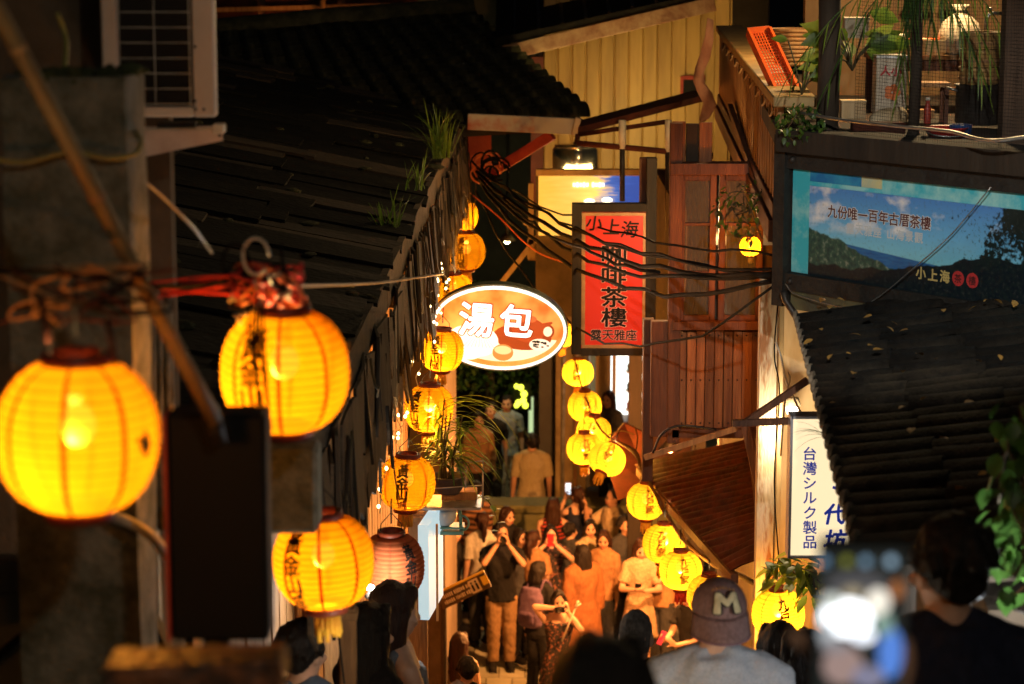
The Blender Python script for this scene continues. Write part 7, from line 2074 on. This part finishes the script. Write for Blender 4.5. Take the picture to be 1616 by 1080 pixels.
for nm, ff, m in (('crown_panel', back, cm1), ('mesh_panel', front, cm2)):
    o = MB().add(V, ff, True).build(nm, m, cp); md = o.modifiers.new('t', 'SOLIDIFY'); md.thickness = .006; md.offset = 1
    md2 = o.modifiers.new('s', 'SUBSURF'); md2.levels = 1; md2.render_levels = 1
# brim hanging over the nape
V = []; fs = []
for i in range(7):
    u = i / 6
    for k in range(13):
        a = -1.25 + 2.5 * k / 12
        rx, ry = .055 + .005 * u, .064 + .040 * u
        V.append(CP(rx * sin(a), .008 + ry * cos(a), .050 - .036 * u - .004 * u * (sin(a) ** 2)))
for i in range(6):
    for k in range(12): fs.append((i * 13 + k, i * 13 + k + 1, (i + 1) * 13 + k + 1, (i + 1) * 13 + k))
o = MB().add(V, fs, True).build('brim', cm1, cp); md = o.modifiers.new('t', 'SOLIDIFY'); md.thickness = .005
MB().tube([CP((.0605) * sin(-1.2 + 2.4 * k / 14), .008 + .105 * cos(-1.2 + 2.4 * k / 14), .0145 - .004 * sin(-1.2 + 2.4 * k / 14) ** 2) for k in range(15)], .0035, 6).build('brim_piping', cloth('mauve_piping', (.22, .12, .13)), cp)
def cap_pt(u, v, out):
    """u sideways, v upwards on the back of the crown"""
    th_ = pi / 2 - v; a = pi / 2 - u
    s_ = sin(th_) ** .95
    return CP((.0535 * s_ + out) * cos(a), .008 + (.062 * s_ + out) * sin(a), .052 + .056 * cos(th_) + out * .3)
for nm, bold, out, m in (('letter_outline', .10, .0060, cloth('emblem_dark', (.03, .022, .02))), ('letter', .045, .0078, cloth('emblem_cream', (.50, .40, .22)))):
    vs_, fs_ = text_mesh('M', 0.0)
    mb = MB()
    for ci, (ox, oy) in enumerate(spread(bold, 8)): mb.add([cap_pt((v.x + ox) * 1.25 - .12, .50 + (v.y + oy) * .95, out + ci * .00006) for v in vs_], fs_)
    mb.build(nm, m, cp)
mb = MB()
for k in range(7):
    u = -.55 + k * .17; v = 1.06 - .9 * (u - .0) ** 2 * .5
    c_ = [cap_pt(u + .05 * cos(q * pi / 4), v + .07 * sin(q * pi / 4), .0066) for q in range(8)]
    mb.add(c_, [tuple(range(8))])
mb.build('arched_letters', cloth('emblem_orange', (.40, .17, .05)), cp)
MB().tube([h19(.034 * cos(k * pi / 10), .004 + .034 * sin(k * pi / 10), -.036 - .006 * sin(k * pi / 10)) for k in range(-3, 14)], .0022, 6).build('necklace', M_STEEL, r19)

# blurred phone held up close to the camera, with the hand and arm behind it
ap = thing('person', 'forearm and hand of a bystander holding a phone up close at the lower right', 'person', at(1440, 1085, 2.3), group='people in the street')
ph_c = at(1358, 985, 2.3) - ap.location
mb = MB()
wr = ph_c + Vector((.028, .03, -.09)); el = Vector((.20, -.08, -.30)); shd = Vector((.36, -.18, -.12))
capsule(mb, shd, el, .048, .040); capsule(mb, el, wr, .040, .027)
hand(mb, wr, (-.12, .0, 1), (-.3, -1, .1), .175, .25, side=1)
remeshed(mb, 'arm', SK3, ap, .008, 2)
mb = MB(); capsule(mb, shd + (shd - el) * .2, shd.lerp(el, .55), .066, .06, 16, True, False); remeshed(mb, 'sleeve', C_NAVY, ap, .01, 2)
bphn = thing('phone', 'blurred phone close to the camera with a bright camera screen', 'phone', at(1358, 985, 2.3), group='phones held up')
MB().box((0, 0, 0), (.086, .009, .178)).build('case', M_BLACK, bphn, .003)
def px2(x, y): return at(x, y, 2.2935) - bphn.location
def scr(name, x0, y0, x1, y1, m, out=0):
    a, b_ = px2(x0, y0), px2(x1, y1)
    MB().quad((a.x, a.y - out, b_.z), (b_.x, a.y - out, b_.z), (b_.x, a.y - out, a.z), (a.x, a.y - out, a.z)).build(name, m, bphn)
scr('screen', 1291, 868, 1425, 1102, glow('screen_dark', (.04, .05, .05), .2))
def blob(name, x, y, r1, r2, m, out):
    c_ = px2(x, y) + Vector((0, -out, 0)); MB().add([c_ + Vector((r1 * cos(k * pi / 10), 0, r2 * sin(k * pi / 10))) for k in range(20)], [tuple(range(20))]).build(name, m, bphn)
for k, (x, c_, s_) in enumerate(((1300, (.12, .22, .34), .9), (1336, (.22, .24, .02), .7), (1366, (.16, .27, .38), .9), (1406, (.28, .42, .55), .95))):
    blob('icon', x, 886, .0048, .0048, glow('icon_glow_%s' % 'abcd'[k], c_, s_), .0006)
blob('screen_highlight', 1335, 975, .026, .019, glow('screen_white', (.9, .95, 1), 2.0), .0008)
blob('screen_highlight', 1385, 950, .012, .014, glow('screen_pale', (.8, .75, .65), 1.0), .0010)
blob('screen_patch', 1405, 1030, .012, .026, glow('screen_blue', (.08, .2, .6), .9), .0007)
blob('screen_patch', 1330, 1050, .02, .02, glow('screen_mauve', (.40, .28, .26), .6), .0009)
for k, (x, y, a_, b2, c_, e_) in enumerate(((1312, 948, .010, .008, (.7, .75, .7), .7), (1305, 1000, .008, .012, (.5, .55, .6), .6), (1362, 1003, .012, .008, (.85, .9, 1), 1.3), (1318, 1020, .014, .007, (.35, .33, .36), .5), (1395, 985, .009, .012, (.25, .4, .35), .6), (1370, 1068, .016, .012, (.3, .3, .45), .5), (1415, 930, .006, .010, (.45, .16, .05), .6), (1345, 935, .010, .006, (.45, .38, .25), .6))):
    blob('screen_patch', x, y, a_, b2, glow('screen_mix_' + 'abcdefgh'[k], c_, e_), .0011 + k * .00006)
blob('screen_patch', 1352, 920, .03, .013, glow('screen_shade', (.10, .10, .11), .5), .00065)

# ------------------------------------------------------------------ turn the grown surfaces into plain meshes
bpy.context.view_layer.update()
dg = bpy.context.evaluated_depsgraph_get()
new = [(o, bpy.data.meshes.new_from_object(o.evaluated_get(dg))) for o in TODO]
for o, me in new:
    old = o.data
    o.modifiers.clear()
    o.data = me; me.name = o.name.split('.')[0]
    nm_ = me.name.split('.')[0]; big = o.parent.location.y < 12 if o.parent else False
    if nm_ in ('top', 'dress', 'coat', 'trousers', 'skirt', 'sleeve', 'pack'):
        nn_ = [v.normal.copy() for v in me.vertices]; sd = o.parent.location.x * 31 + o.parent.location.y * 7
        for v, q in zip(me.vertices, nn_):
            c = v.co
            f = mnoise.noise(Vector((c.x * 11 + sd, c.y * 11, c.z * 8))) * .010 + (.5 - abs(mnoise.noise(Vector((c.x * 17 + c.z * 9, c.y * 17 + sd, c.z * 13))))) * .012
            v.co = c + q * f
    elif nm_ == 'hair':
        nn_ = [v.normal.copy() for v in me.vertices]
        for v, q in zip(me.vertices, nn_):
            c = v.co
            f = mnoise.noise(Vector((c.x * 70, c.y * 70, c.z * 9))) * .0065 + mnoise.noise(Vector((c.x * 24, c.y * 24 + 5, c.z * 10))) * .006
            v.co = c + q * f
    if not me.materials and old.materials: me.materials.append(old.materials[0])
    for p in me.polygons: p.use_smooth = True
    bpy.data.meshes.remove(old)
